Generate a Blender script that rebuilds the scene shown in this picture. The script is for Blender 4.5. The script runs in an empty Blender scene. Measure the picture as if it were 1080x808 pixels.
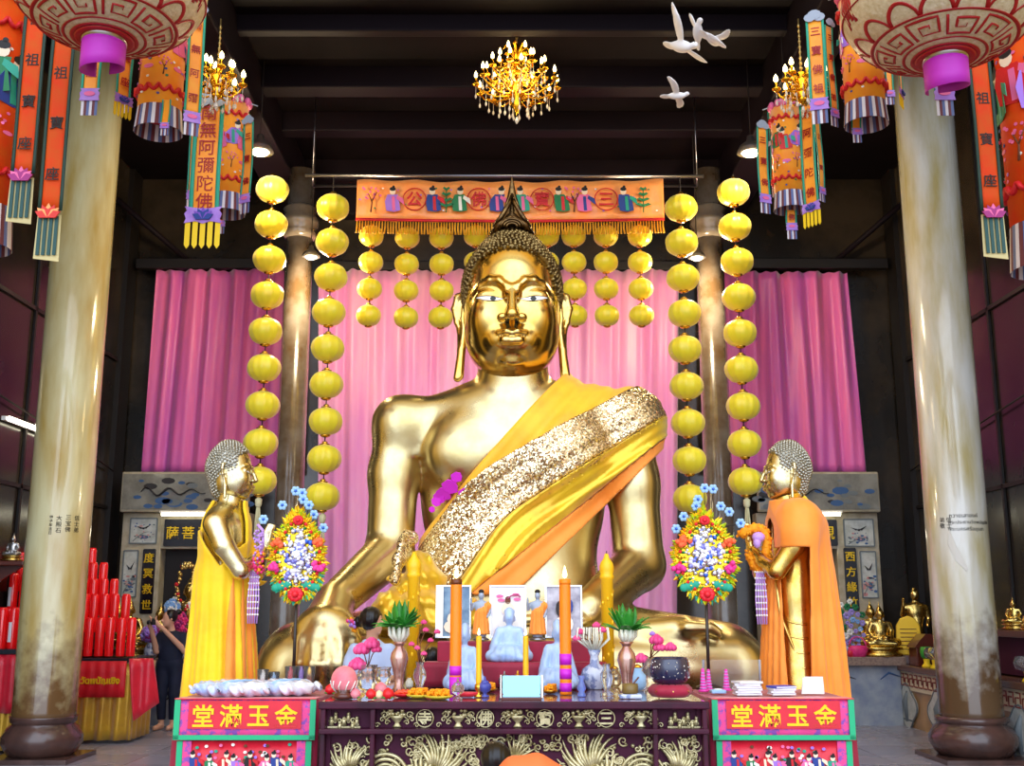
import bpy, bmesh, math, random
import numpy as np
from mathutils import Vector, Matrix, Euler, Quaternion
from mathutils.bvhtree import BVHTree
PI = math.pi
R = random.Random(7)
SC = bpy.context.scene
COL = SC.collection
# ---------------------------------------------------------------- camera
F = 1170.0
EYE = 1.6
TH = math.atan(236.0 / F)
CT, ST = math.cos(TH), math.sin(TH)
cam = bpy.data.cameras.new('camera'); camo = bpy.data.objects.new('camera', cam); COL.objects.link(camo)
cam.sensor_fit = 'HORIZONTAL'; cam.sensor_width = 36; cam.lens = F / 1080 * 36
camo.location = (0, 0, EYE); camo.rotation_euler = (PI / 2 + TH, 0, 0)
cam.clip_end = 200; cam.clip_start = .05
SC.camera = camo
def W(px, py, Y):
    """point of the place seen at (px,py) of the 1080x808 frame, at distance Y into the hall"""
    v = 404 - py
    yc = F * CT - v * ST; zc = F * ST + v * CT
    t = Y / yc
    return Vector(((px - 540) * t, Y, EYE + zc * t))
def S(py, Y):
    """metres per pixel there"""
    return Y / (F * CT - (404 - py) * ST)
# ---------------------------------------------------------------- materials
def srgb(h):
    h = h.lstrip('#'); c = [int(h[i:i + 2], 16) / 255 for i in (0, 2, 4)]
    return tuple(x / 12.92 if x <= .04045 else ((x + .055) / 1.055) ** 2.4 for x in c) + (1,)
MATS = {}
def mat(name, col, rough=.5, metal=0., var=0., scale=8., col2=None, bump=0., bscale=40., emit=None, es=1., coat=0., trans=0., alpha=1., ior=1.45, sheen=0., spec=None, stretch=None, rvar=0., sss=0., thr=(.35, .65), aniso=0):
    if name in MATS: return MATS[name]
    m = bpy.data.materials.new(name); m.use_nodes = True; nt = m.node_tree; N = nt.nodes; L = nt.links
    b = N['Principled BSDF']
    c = srgb(col) if isinstance(col, str) else tuple(col) + (1,)
    b.inputs['Base Color'].default_value = c
    b.inputs['Roughness'].default_value = rough; b.inputs['Metallic'].default_value = metal
    b.inputs['IOR'].default_value = ior
    if coat: b.inputs['Coat Weight'].default_value = coat; b.inputs['Coat Roughness'].default_value = .08
    if trans: b.inputs['Transmission Weight'].default_value = trans
    if alpha < 1: b.inputs['Alpha'].default_value = alpha
    if sheen: b.inputs['Sheen Weight'].default_value = sheen
    if spec is not None: b.inputs['Specular IOR Level'].default_value = spec
    if sss:
        b.inputs['Subsurface Weight'].default_value = sss; b.inputs['Subsurface Radius'].default_value = (.05, .04, .02)
    if aniso: b.inputs['Anisotropic'].default_value = aniso
    if emit:
        b.inputs['Emission Color'].default_value = srgb(emit) if isinstance(emit, str) else tuple(emit) + (1,)
        b.inputs['Emission Strength'].default_value = es
    tc = None
    def coords():
        nonlocal tc
        if tc is None:
            t = N.new('ShaderNodeTexCoord'); tc = t.outputs['Object']
            if stretch:
                mp = N.new('ShaderNodeMapping'); mp.inputs['Scale'].default_value = stretch
                L.new(tc, mp.inputs['Vector']); tc = mp.outputs['Vector']
        return tc
    if var or col2:
        n = N.new('ShaderNodeTexNoise'); n.inputs['Scale'].default_value = scale; n.inputs['Detail'].default_value = 5; n.inputs['Roughness'].default_value = .6
        L.new(coords(), n.inputs['Vector'])
        rp = N.new('ShaderNodeValToRGB'); rp.color_ramp.elements[0].position = thr[0]; rp.color_ramp.elements[1].position = thr[1]
        if col2:
            a = srgb(col2) if isinstance(col2, str) else tuple(col2) + (1,)
        else:
            a = tuple(x * (1 - var) for x in c[:3]) + (1,)
        rp.color_ramp.elements[0].color = a; rp.color_ramp.elements[1].color = c
        L.new(n.outputs['Fac'], rp.inputs['Fac']); L.new(rp.outputs['Color'], b.inputs['Base Color'])
        if rvar:
            mr = N.new('ShaderNodeMapRange'); mr.inputs['From Min'].default_value = .3; mr.inputs['From Max'].default_value = .7
            mr.inputs['To Min'].default_value = min(1, rough + rvar); mr.inputs['To Max'].default_value = max(0.02, rough - rvar)
            L.new(n.outputs['Fac'], mr.inputs['Value']); L.new(mr.outputs['Result'], b.inputs['Roughness'])
    if bump:
        n2 = N.new('ShaderNodeTexNoise'); n2.inputs['Scale'].default_value = bscale; n2.inputs['Detail'].default_value = 4
        L.new(coords(), n2.inputs['Vector'])
        bp = N.new('ShaderNodeBump'); bp.inputs['Strength'].default_value = bump; bp.inputs['Distance'].default_value = .02
        L.new(n2.outputs['Fac'], bp.inputs['Height']); L.new(bp.outputs['Normal'], b.inputs['Normal'])
    MATS[name] = m
    return m
# ---------------------------------------------------------------- objects
def label(o, lab=None, cat=None, group=None, kind=None):
    if lab: o['label'] = lab
    if cat: o['category'] = cat
    if group: o['group'] = group
    if kind: o['kind'] = kind
    return o
def thing(name, lab, cat, loc=(0, 0, 0), group=None, rz=0., rot=None):
    o = bpy.data.objects.new(name, None); COL.objects.link(o)
    o.location = loc; o.rotation_euler = rot or (0, 0, rz); o.empty_display_size = .1
    return label(o, lab, cat, group)
def WM(o):
    return (WM(o.parent) @ o.matrix_parent_inverse if o.parent else Matrix.Identity(4)) @ o.matrix_basis
def link(name, me, mats, parent=None, loc=None, rot=None, world=False, lab=None, kind=None, mods=()):
    o = bpy.data.objects.new(name, me); COL.objects.link(o)
    if mats is not None:
        for m in (mats if isinstance(mats, (list, tuple)) else [mats]):
            me.materials.append(m)
    if parent is not None:
        o.parent = parent
        if world:
            o.matrix_parent_inverse = WM(parent).inverted()
    if loc is not None: o.location = loc
    if rot is not None: o.rotation_euler = rot
    if lab: o['label'] = lab
    if kind: o['kind'] = kind
    for md in mods: md(o)
    return o
def bevel(w=.01, seg=2):
    def f(o):
        m = o.modifiers.new('bev', 'BEVEL'); m.width = w; m.segments = seg; m.limit_method = 'ANGLE'; m.angle_limit = .7
    return f
def solid(t=.01, off=0.):
    def f(o):
        m = o.modifiers.new('sol', 'SOLIDIFY'); m.thickness = t; m.offset = off
    return f
def subsurf(n=1):
    def f(o):
        m = o.modifiers.new('sub', 'SUBSURF'); m.levels = n; m.render_levels = n
    return f
def struct(o): o['kind'] = 'structure'; return o
class MB:
    def __init__(s): s.v = []; s.f = []; s.m = []; s.s = []
    def add(s, vs, fs, m=0, sm=True, T=None):
        b = len(s.v)
        if T is not None: vs = [T @ Vector(p) for p in vs]
        s.v.extend(tuple(p) for p in vs)
        for f in fs: s.f.append(tuple(b + i for i in f)); s.m.append(m); s.s.append(sm)
        return s
    def box(s, c, d, m=0, T=None, top=1.):
        x, y, z = d[0] / 2, d[1] / 2, d[2] / 2
        vs = []
        for k, sc in ((-1, 1.), (1, top)):
            for a, b_ in ((-1, -1), (1, -1), (1, 1), (-1, 1)):
                vs.append((c[0] + a * x * sc, c[1] + b_ * y * sc, c[2] + k * z))
        return s.add(vs, [(0, 3, 2, 1), (4, 5, 6, 7), (0, 1, 5, 4), (1, 2, 6, 5), (2, 3, 7, 6), (3, 0, 4, 7)], m, False, T)
    def lathe(s, prof, c=(0, 0, 0), n=24, m=0, T=None, sm=True, lobes=0, amp=0., sx=1., sy=1.):
        vs = []; fs = []; k = len(prof)
        for i in range(n):
            a = 2 * PI * i / n; q = 1 + (amp * math.cos(lobes * a) if lobes else 0)
            for r, z in prof:
                vs.append((c[0] + r * q * math.cos(a) * sx, c[1] + r * q * math.sin(a) * sy, c[2] + z))
        for i in range(n):
            j = (i + 1) % n
            for t in range(k - 1):
                fs.append((i * k + t, j * k + t, j * k + t + 1, i * k + t + 1))
        if prof[0][0] > 1e-6: fs.append(tuple(i * k for i in range(n))[::-1])
        if prof[-1][0] > 1e-6: fs.append(tuple(i * k + k - 1 for i in range(n)))
        return s.add(vs, fs, m, sm, T)
    def tube(s, pts, r, n=8, m=0, T=None, closed=False, flat=1.):
        pts = [Vector(p) for p in pts]; k = len(pts)
        rs = r if isinstance(r, (list, tuple)) else [r] * k
        up = Vector((0, 0, 1)); vs = []; fs = []
        prev = None
        for i, p in enumerate(pts):
            if closed: d = pts[(i + 1) % k] - pts[i - 1]
            else: d = pts[min(i + 1, k - 1)] - pts[max(i - 1, 0)]
            d.normalize()
            if prev is None:
                a = up if abs(d.z) < .95 else Vector((1, 0, 0))
                u = d.cross(a).normalized()
            else:
                u = (prev - d * prev.dot(d))
                u = u.normalized() if u.length > 1e-6 else d.cross(up).normalized()
            prev = u; w = d.cross(u)
            for j in range(n):
                t = 2 * PI * j / n
                vs.append(p + (u * math.cos(t) + w * math.sin(t) * flat) * rs[i])
        for i in range(k if closed else k - 1):
            i2 = (i + 1) % k
            for j in range(n):
                j2 = (j + 1) % n
                fs.append((i * n + j, i * n + j2, i2 * n + j2, i2 * n + j))
        if not closed:
            fs.append(tuple(range(n))[::-1]); fs.append(tuple((k - 1) * n + j for j in range(n)))
        return s.add(vs, fs, m, True, T)
    def ell(s, c, r, m=0, n=12, T=None):
        if not isinstance(r, (tuple, list)): r = (r, r, r)
        vs = [(c[0], c[1], c[2] - r[2])]; fs = []; k = max(4, n * 2 // 3)
        for i in range(1, k):
            ph = -PI / 2 + PI * i / k
            for j in range(n):
                a = 2 * PI * j / n
                vs.append((c[0] + r[0] * math.cos(ph) * math.cos(a), c[1] + r[1] * math.cos(ph) * math.sin(a), c[2] + r[2] * math.sin(ph)))
        vs.append((c[0], c[1], c[2] + r[2]))
        for j in range(n):
            j2 = (j + 1) % n
            fs.append((0, 1 + j2, 1 + j)); 
            for i in range(k - 2):
                a = 1 + i * n
                fs.append((a + j, a + j2, a + n + j2, a + n + j))
            fs.append((len(vs) - 1, 1 + (k - 2) * n + j, 1 + (k - 2) * n + j2))
        return s.add(vs, fs, m, True, T)
    def sheet(s, fn, nu, nv, m=0, T=None, sm=True):
        vs = [fn(i / nu, j / nv) for j in range(nv + 1) for i in range(nu + 1)]
        fs = [(j * (nu + 1) + i, j * (nu + 1) + i + 1, (j + 1) * (nu + 1) + i + 1, (j + 1) * (nu + 1) + i) for j in range(nv) for i in range(nu)]
        return s.add(vs, fs, m, sm, T)
    def prism(s, poly, y0, y1, m=0, T=None):
        """polygon in x,z, given depth along y"""
        k = len(poly)
        vs = [(p[0], y0, p[1]) for p in poly] + [(p[0], y1, p[1]) for p in poly]
        fs = [tuple(range(k)), tuple(range(2 * k - 1, k - 1, -1))]
        for i in range(k):
            j = (i + 1) % k
            fs.append((i, i + k, j + k, j))
        return s.add(vs, fs, m, False, T)
    def mesh(s, name='mesh'):
        me = bpy.data.meshes.new(name)
        me.from_pydata(s.v, [], s.f)
        me.polygons.foreach_set('material_index', s.m)
        me.polygons.foreach_set('use_smooth', s.s)
        me.update()
        return me
    def link(s, name, mats, parent=None, **k):
        return link(name, s.mesh(name), mats, parent, **k)
def copy_tree(o, parent=None):
    c = o.copy(); COL.objects.link(c)
    if parent is not None: c.parent = parent; c.matrix_parent_inverse = o.matrix_parent_inverse.copy()
    for ch in list(o.children): copy_tree(ch, c)
    return c
def TR(loc=(0, 0, 0), rot=(0, 0, 0), sc=(1, 1, 1)):
    if not isinstance(sc, (tuple, list)): sc = (sc, sc, sc)
    return Matrix.LocRotScale(Vector(loc), Euler(rot), Vector(sc))
# text -> mesh, in the XZ plane facing -Y, centred
def text_mesh(txt, size=.1, depth=.004, bold=.0, vertical=False, spacing=1.):
    cu = bpy.data.curves.new('lettering', 'FONT'); cu.body = '\n'.join(txt) if vertical else txt
    cu.size = size; cu.extrude = depth / 2; cu.offset = bold; cu.align_x = 'CENTER'; cu.resolution_u = 2
    cu.space_character = spacing if not vertical else 1
    if vertical: cu.space_line = spacing
    o = bpy.data.objects.new('lettering', cu); COL.objects.link(o)
    me = bpy.data.meshes.new_from_object(o)
    bpy.data.objects.remove(o); bpy.data.curves.remove(cu)
    if len(me.vertices):
        co = np.empty(len(me.vertices) * 3); me.vertices.foreach_get('co', co); co = co.reshape(-1, 3)
        mid = (co.min(0) + co.max(0)) / 2
        out = np.stack([co[:, 0] - mid[0], -co[:, 2], co[:, 1] - mid[1]], 1)
        me.vertices.foreach_set('co', out.ravel()); me.update()
    return me
def lettering(txt, size, m, parent, loc, rz=0., rot=None, world=False, name='lettering', **k):
    me = text_mesh(txt, size, **k)
    me.materials.clear()
    return link(name, me, m, parent, loc=loc, rot=rot or (0, 0, rz), world=world)
# ---------------------------------------------------------------- signed distance modelling
def sd_cone(P, a, b, ra, rb):
    a = np.array(a, np.float32); b = np.array(b, np.float32); ba = b - a
    h = np.clip(((P - a) @ ba) / (ba @ ba), 0, 1)
    return np.linalg.norm(P - a - h[..., None] * ba, axis=-1) - (ra + (rb - ra) * h)
def sd_ell(P, c, r, rot=None):
    r = np.array(r, np.float32); q = P - np.array(c, np.float32)
    if rot is not None: q = q @ np.array(Euler(rot).to_matrix(), np.float32)
    k0 = np.linalg.norm(q / r, axis=-1); k1 = np.linalg.norm(q / (r * r), axis=-1)
    return k0 * (k0 - 1) / np.maximum(k1, 1e-6)
def sd_sup(P, c, r, p=2.6):
    r = np.array(r, np.float32); q = np.abs(P - np.array(c, np.float32)) / r
    k = np.sum(q ** p, axis=-1) ** (1 / p)
    return (k - 1) * float(r.min())
def smin(a, b, k):
    h = np.clip(.5 + .5 * (b - a) / k, 0, 1)
    return b + (a - b) * h - k * h * (1 - h)
def smax(a, b, k): return -smin(-a, -b, k)
def chain(P, pts, rs, k=.02):
    d = None
    for i in range(len(pts) - 1):
        e = sd_cone(P, pts[i], pts[i + 1], rs[i], rs[i + 1])
        d = e if d is None else smin(d, e, k)
    return d
def surface_nets(fn, lo, hi, h, name='body', smooth=True):
    lo = np.array(lo, np.float32); hi = np.array(hi, np.float32)
    n = np.ceil((hi - lo) / h).astype(int) + 1
    xs, ys, zs = [lo[i] + h * np.arange(n[i], dtype=np.float32) for i in range(3)]
    D = np.empty(n, np.float32)
    for i0 in range(0, n[0], 24):
        X, Y, Z = np.meshgrid(xs[i0:i0 + 24], ys, zs, indexing='ij')
        D[i0:i0 + 24] = fn(np.stack([X, Y, Z], -1))
    nx, ny, nz = n - 1
    acc = np.zeros((nx, ny, nz, 3), np.float32); cnt = np.zeros((nx, ny, nz), np.float32)
    offs = [(0, 0), (1, 0), (0, 1), (1, 1)]
    for ax in range(3):
        o1, o2 = [a for a in range(3) if a != ax]
        for a, b in offs:
            s0 = [0, 0, 0]; s1 = [0, 0, 0]
            s0[o1] = a; s0[o2] = b; s1[o1] = a; s1[o2] = b; s1[ax] = 1
            A = D[s0[0]:s0[0] + nx, s0[1]:s0[1] + ny, s0[2]:s0[2] + nz]
            B = D[s1[0]:s1[0] + nx, s1[1]:s1[1] + ny, s1[2]:s1[2] + nz]
            mk = (A < 0) != (B < 0)
            t = np.where(mk, A / np.where(A - B == 0, 1, A - B), 0)
            cnt += mk
            acc[..., ax] += t * mk
            acc[..., o1] += a * mk; acc[..., o2] += b * mk
    act = cnt > 0
    idx = -np.ones((nx, ny, nz), np.int64); ids = np.nonzero(act)
    idx[ids] = np.arange(len(ids[0]))
    V = acc[ids] / cnt[ids][:, None] + np.stack(ids, -1)
    V = V * h + lo
    quads = []
    for ax in range(3):
        o1, o2 = [(1, 2), (2, 0), (0, 1)][ax]
        sl = [slice(1, nx), slice(1, ny), slice(1, nz)]; sl[ax] = slice(0, n[ax] - 1)
        A = D[tuple(sl)]
        sl2 = list(sl); sl2[ax] = slice(1, n[ax]); B = D[tuple(sl2)]
        w = [min(x, y) for x, y in zip(A.shape, B.shape)]
        A = A[:w[0], :w[1], :w[2]]; B = B[:w[0], :w[1], :w[2]]
        for sign in (0, 1):
            mk = ((A < 0) & (B >= 0)) if sign == 0 else ((A >= 0) & (B < 0))
            p = np.stack(np.nonzero(mk), -1)
            for q in range(3):
                if q != ax: p[:, q] += 1
            def cell(d1, d2):
                r = p.copy(); r[:, o1] -= d1; r[:, o2] -= d2
                return idx[r[:, 0], r[:, 1], r[:, 2]]
            q4 = [cell(1, 1), cell(0, 1), cell(0, 0), cell(1, 0)]
            if sign: q4 = q4[::-1]
            quads.append(np.stack(q4, -1))
    Q = np.concatenate(quads); Q = Q[(Q >= 0).all(1)]
    me = bpy.data.meshes.new(name)
    me.vertices.add(len(V)); me.vertices.foreach_set('co', V.ravel().astype(np.float32))
    me.loops.add(len(Q) * 4); me.loops.foreach_set('vertex_index', Q.ravel().astype(np.int32))
    me.polygons.add(len(Q)); me.polygons.foreach_set('loop_start', np.arange(0, len(Q) * 4, 4, dtype=np.int32))
    me.update(calc_edges=True); me.validate()
    me.polygons.foreach_set('use_smooth', [smooth] * len(me.polygons))
    return me
def lap_smooth(n=2, f=.5):
    def g(o):
        m = o.modifiers.new('smooth', 'SMOOTH'); m.iterations = n; m.factor = f
    return g
def bvh(me, off=(0, 0, 0)):
    o = Vector(off)
    return BVHTree.FromPolygons([v.co + o for v in me.vertices], [tuple(p.vertices) for p in me.polygons])
# ---------------------------------------------------------------- light
wd = bpy.data.worlds.new('world'); SC.world = wd; wd.use_nodes = True
_n = wd.node_tree.nodes; _l = wd.node_tree.links
# daylight: cool and bright in the open court before the hall, dim and warm to the sides and below
_t = _n.new('ShaderNodeTexCoord'); _s = _n.new('ShaderNodeSeparateXYZ'); _l.new(_t.outputs['Generated'], _s.inputs[0])
_r = _n.new('ShaderNodeValToRGB'); _mr = _n.new('ShaderNodeMapRange'); _mr.inputs['From Min'].default_value = 0; _mr.inputs['From Max'].default_value = -1
_up = _n.new('ShaderNodeMath'); _up.operation = 'MULTIPLY_ADD'; _up.inputs[1].default_value = -.42   # the open sky over the court is bright too
_l.new(_s.outputs['Z'], _up.inputs[0]); _l.new(_s.outputs['Y'], _up.inputs[2]); _l.new(_up.outputs[0], _mr.inputs['Value']); _l.new(_mr.outputs['Result'], _r.inputs['Fac'])
_e = _r.color_ramp.elements; _e[0].position = .45; _e[0].color = (.42, .27, .06, 1); _e[1].position = .9; _e[1].color = (1.0, 1.13, 1.34, 1)
_k = _r.color_ramp.elements.new(.72); _k.color = (.50, .48, .45, 1)
_g = _n.new('ShaderNodeMapRange'); _g.inputs['From Min'].default_value = -.25; _g.inputs['From Max'].default_value = .15; _g.inputs['To Min'].default_value = .35; _l.new(_s.outputs['Z'], _g.inputs['Value'])
_v = _n.new('ShaderNodeVectorMath'); _v.operation = 'SCALE'; _l.new(_r.outputs['Color'], _v.inputs[0]); _l.new(_g.outputs['Result'], _v.inputs['Scale'])
_l.new(_v.outputs['Vector'], _n['Background'].inputs['Color']); _n['Background'].inputs['Strength'].default_value = 2.6
SC.view_settings.view_transform = 'Standard'; SC.view_settings.look = 'None'; SC.view_settings.gamma = 1; SC.view_settings.exposure = .12
SC.view_settings.use_curve_mapping = False
SC.cycles.max_bounces = 10; SC.cycles.diffuse_bounces = 4; SC.cycles.glossy_bounces = 4
def lamp(name, kind, loc, power, col=(1, .85, .6), size=.1, rot=(0, 0, 0), sy=None, spot=None):
    l = bpy.data.lights.new(name, kind); o = bpy.data.objects.new(name, l); COL.objects.link(o)
    l.energy = power; l.color = col; o.location = loc; o.rotation_euler = rot
    if kind == 'AREA':
        l.size = size
        if sy: l.shape = 'RECTANGLE'; l.size_y = sy
    else: l.shadow_soft_size = size
    if kind == 'SPOT' and spot: l.spot_size = spot; l.spot_blend = .5
    return o
# ---------------------------------------------------------------- the hall
M_ceil = mat('ceiling_paint', '#150e12', .75, var=.5, scale=.8, spec=.1)
M_beam = mat('beam_paint', '#170f16', .6, spec=.15)
M_wall = mat('dark_wall_panel', '#40362c', .2, var=.85, scale=.6, thr=(.38, .62), rvar=.1, spec=.6)
M_dark = mat('dark_frame', '#17110f', .5)
# floor with tiles
def floor_mat():
    m = bpy.data.materials.new('stone_floor'); m.use_nodes = True; N = m.node_tree.nodes; L = m.node_tree.links; b = N['Principled BSDF']
    t = N.new('ShaderNodeTexCoord'); br = N.new('ShaderNodeTexBrick'); br.offset = 0; br.inputs['Scale'].default_value = 1.0
    br.inputs['Color1'].default_value = srgb('#9a96a0'); br.inputs['Color2'].default_value = srgb('#86828c'); br.inputs['Mortar'].default_value = srgb('#6a666c')
    br.inputs['Mortar Size'].default_value = .006; br.inputs['Brick Width'].default_value = .8; br.inputs['Row Height'].default_value = .8
    L.new(t.outputs['Object'], br.inputs['Vector']); L.new(br.outputs['Color'], b.inputs['Base Color'])
    n = N.new('ShaderNodeTexNoise'); n.inputs['Scale'].default_value = 1.5; n.inputs['Detail'].default_value = 4
    L.new(t.outputs['Object'], n.inputs['Vector']); mr = N.new('ShaderNodeMapRange'); mr.inputs['To Min'].default_value = .12; mr.inputs['To Max'].default_value = .4
    L.new(n.outputs['Fac'], mr.inputs['Value']); L.new(mr.outputs['Result'], b.inputs['Roughness'])
    return m
HX, Y0, Y1, HZ = 6.05, 9.6, 17.0, 8.4
q = MB(); q.box((0, 7., -.1), (2 * HX + .4, 20.4, .2)); q.link('floor', floor_mat(), kind='structure')
q = MB(); q.box((0, 13.9, HZ + .1), (2 * HX + .4, 6.6, .2)); q.link('ceiling', M_ceil, kind='structure')
q = MB(); q.box((0, Y1 + .1, HZ / 2), (2 * HX + .4, .2, HZ)); q.link('wall_back', M_wall, kind='structure')
for s, nm in ((-1, 'left'), (1, 'right')):
    q = MB(); q.box((s * (HX + .1), (Y0 + Y1) / 2, HZ / 2), (.2, Y1 - Y0, HZ)); q.link('wall_' + nm, M_wall, kind='structure')
# ceiling beams: cross beams stepping down to the back, two long beams above the inner columns
for i, (y, z, h, d) in enumerate(((11.95, HZ - .1, .22, .16), (13.3, HZ - .14, .3, .3), (14.6, HZ - .14, .3, .26), (16.3, HZ - .16, .34, .26), (16.85, HZ - .35, .7, .3))):
    q = MB(); q.box((0, y, z), (6.5, d, h)); q.link('trim_%d' % (i + 1), M_beam, kind='structure', mods=[bevel(.02)])
for i, s in enumerate((-1, 1)):
    q = MB(); q.box((s * 3.42, (Y0 + Y1) / 2, HZ - .32), (.42, Y1 - Y0, .64)); q.box((s * 3.42, (Y0 + Y1) / 2, HZ - .67), (.5, Y1 - Y0, .08)); q.link('trim_%d' % (i + 6), M_beam, kind='structure', mods=[bevel(.02)])
    # lintel that carries the curtains, and the dark posts beside them
    q = MB(); q.box((s * 4.65, 16.75, W(540, 279, 16.75).z), (2.5, .14, .16)); q.link('trim_%d' % (i + 8), M_dark, kind='structure', mods=[bevel(.01)])
    q = MB(); q.box((s * 6.02, 13.3, .14), (.06, 7.3, .28)); q.link('baseboard_' + ('left' if s < 0 else 'right'), M_dark, kind='structure')
q = MB(); q.box((0, 8.0, 9.3), (2 * HX + 1, .3, .4)); q.link('trim_10', M_beam, kind='structure', mods=[bevel(.02)])
for i, s in enumerate((-1, 1)):
    q = MB(); q.box((s * (HX + .35), 8.0, 4.75), (.3, .3, 9.5)); q.link('trim_%d' % (11 + i), M_beam, kind='structure', mods=[bevel(.02)])
# ---------------------------------------------------------------- great seated figure
def gold_mat(name, c1, c2, r=.28, var=.1, sc=3., bump=.05, bs=30, thr=(.35,.65), stretch=None):
    return mat(name, c1, r, 1., col2=c2, scale=sc, rvar=var, bump=bump, bscale=bs, thr=thr, stretch=stretch)
M_gold = gold_mat('gilded_skin', '#d6c698', '#c8b278', .30, .06, 2.2, .06, 14)
M_goldface = gold_mat('gilded_face', '#dfc27c', '#d4ac50', .2, .04, 2.2, .03, 8)
M_hair = mat('bronze_curls', '#9c8454', .35, 1., col2='#4d3c22', scale=14)
M_finial = mat('dark_bronze', '#8a6a3e', .25, 1., col2='#3a2b20', scale=9)
M_white = mat('eye_white', '#f4f2ee', .3); M_black = mat('black_pupil_and_shade', '#0c0a0a', .2)
BY = 10.7
SHL = W(424, 449, BY); SHR = W(660, 451, BY)
def body_torso(P):
    d = sd_ell(P, W(541, 520, BY + .12), (.90, .50, 1.15))
    d = smin(d, sd_ell(P, W(541, 462, BY + .1), (.98, .46, .55)), .3)          # chest
    d = smin(d, sd_ell(P, W(541, 640, BY), (.86, .56, .75)), .3)
    for x in (493, 590): d = smin(d, sd_ell(P, W(x, 478, BY - .22), (.40, .25, .36)), .12)   # breast
    d = smin(d, sd_cone(P, W(500, 440, BY + .1), SHL + Vector((0, 0, .02)), .235, .25), .12)
    d = smin(d, sd_cone(P, W(582, 440, BY + .1), SHR + Vector((0, 0, .02)), .235, .25), .12)
    d = smin(d, sd_cone(P, W(541, 455, BY + .05), W(541, 385, BY - .02), .36, .345), .07)   # neck
    return d
ELL = W(411, 583, BY - .1); WRL = W(352, 636, 9.75)
ELR = W(674, 596, BY - .05); WRR = W(622, 642, 9.95)
def body_armsL(P):
    d = chain(P, [SHL, W(416, 500, BY), ELL], [.265, .235, .225], .12)
    return d
def body_armsR(P):
    return chain(P, [SHR, W(667, 510, BY), ELR], [.265, .245, .24], .12)
def fore(P):
    d = smin(sd_cone(P, ELL, WRL, .225, .165), sd_cone(P, ELR, WRR, .245, .165), .02)
    return d
HB = W(343, 662, 9.42)
def handL(P):
    # back of the hand over the knee, five fingers hanging down
    d = sd_cone(P, WRL, W(344, 664, 9.36), .17, .22)
    d = smin(d, sd_ell(P, W(342, 668, 9.30), (.27, .15, .2)), .08)
    for x, x2, L, r, y in ((318, 314, 728, .062, 9.16), (331, 329, 738, .066, 9.12), (345, 344.5, 738, .066, 9.12), (358.5, 359.5, 732, .062, 9.15)):
        a = W(x, 675, 9.2); b = W(x2 * .5 + x * .5, 700, y - .03); c = W(x2, L, y)
        d = smin(d, chain(P, [a, b, c], [r * 1.12, r, r * .8], .02), .022)
    d = smin(d, chain(P, [W(362, 655, 9.32), W(373, 676, 9.25), W(371, 700, 9.22)], [.085, .066, .05], .03), .04)
    return d
def handR(P):
    # hand lying in the lap, palm up, fingers pointing to the other side
    d = sd_ell(P, W(595, 655, 9.9), (.30, .22, .11))
    d = smin(d, sd_cone(P, WRR, W(600, 652, 9.9), .16, .12), .06)
    for k in range(4):
        a = W(580, 655, 9.8) + Vector((0, -.13 + k * .09, .02)); b = a + Vector((-.28 + .03 * abs(k - 1.5), -.02, -.02)); c = b + Vector((-.18, .0, .03))
        d = smin(d, chain(P, [a, b, c], [.06, .055, .042], .02), .02)
    d = smin(d, chain(P, [W(610, 650, 9.85), W(596, 640, 9.8), W(580, 641, 9.78)], [.075, .06, .045], .02), .03)
    return d
KL = W(318, 699, 9.95); KR = W(762, 700, 9.95)
def legs(P):
    d = sd_cone(P, W(480, 682, 10.5), KL, .46, .36)
    d = smin(d, sd_cone(P, W(600, 682, 10.5), KR, .46, .36), .2)
    d = smin(d, sd_ell(P, W(541, 690, 10.7), (1.1, .7, .5)), .2)
    d = smin(d, sd_cone(P, W(312, 708, 9.8), W(600, 714, 9.4), .33, .22), .1)
    d = smin(d, sd_cone(P, W(768, 706, 9.8), W(480, 706, 9.42), .34, .22), .06)
    # upturned foot lying on the thigh, toes outward
    f = sd_cone(P, W(650, 674, 9.66), W(722, 667, 9.62), .15, .15)
    for k in range(5):
        a = W(722, 667, 9.62) + Vector((0, -.14 + k * .07, .04)); f = smin(f, chain(P, [a, a + Vector((.2 - .02 * k, 0, .0)), a + Vector((.27 - .02 * k, 0, -.05))], [.06, .05, .042], .02), .03)
    return smin(d, f, .05)
def body(P):
    t = body_torso(P)
    L = body_armsL(P); Rr = body_armsR(P)
    # arms are joined at the shoulders only
    zz = P[..., 2]
    d = t
    d = np.where(zz > SHL.z - .35, smin(t, np.minimum(L, Rr), .16), smin(t, np.minimum(L, Rr), .03))
    d = smin(d, fore(P), .1) if False else smin(d, fore(P), .07)
    d = smin(d, handL(P), .03); d = smin(d, handR(P), .03)
    d = smin(d, legs(P), .05)
    d = smax(d, .76 - zz, .03)
    return d
GB = thing('buddha_statue', 'colossal golden seated statue with pointed topknot, draped in a glittering diagonal sash', 'statue', (0, BY, .75))
bm_body = surface_nets(body, (-3.0, 8.8, .70), (3.0, 11.6, 4.05), .03, 'body')
link('body', bm_body, M_gold, GB, world=True, mods=[lap_smooth(3)])
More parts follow.
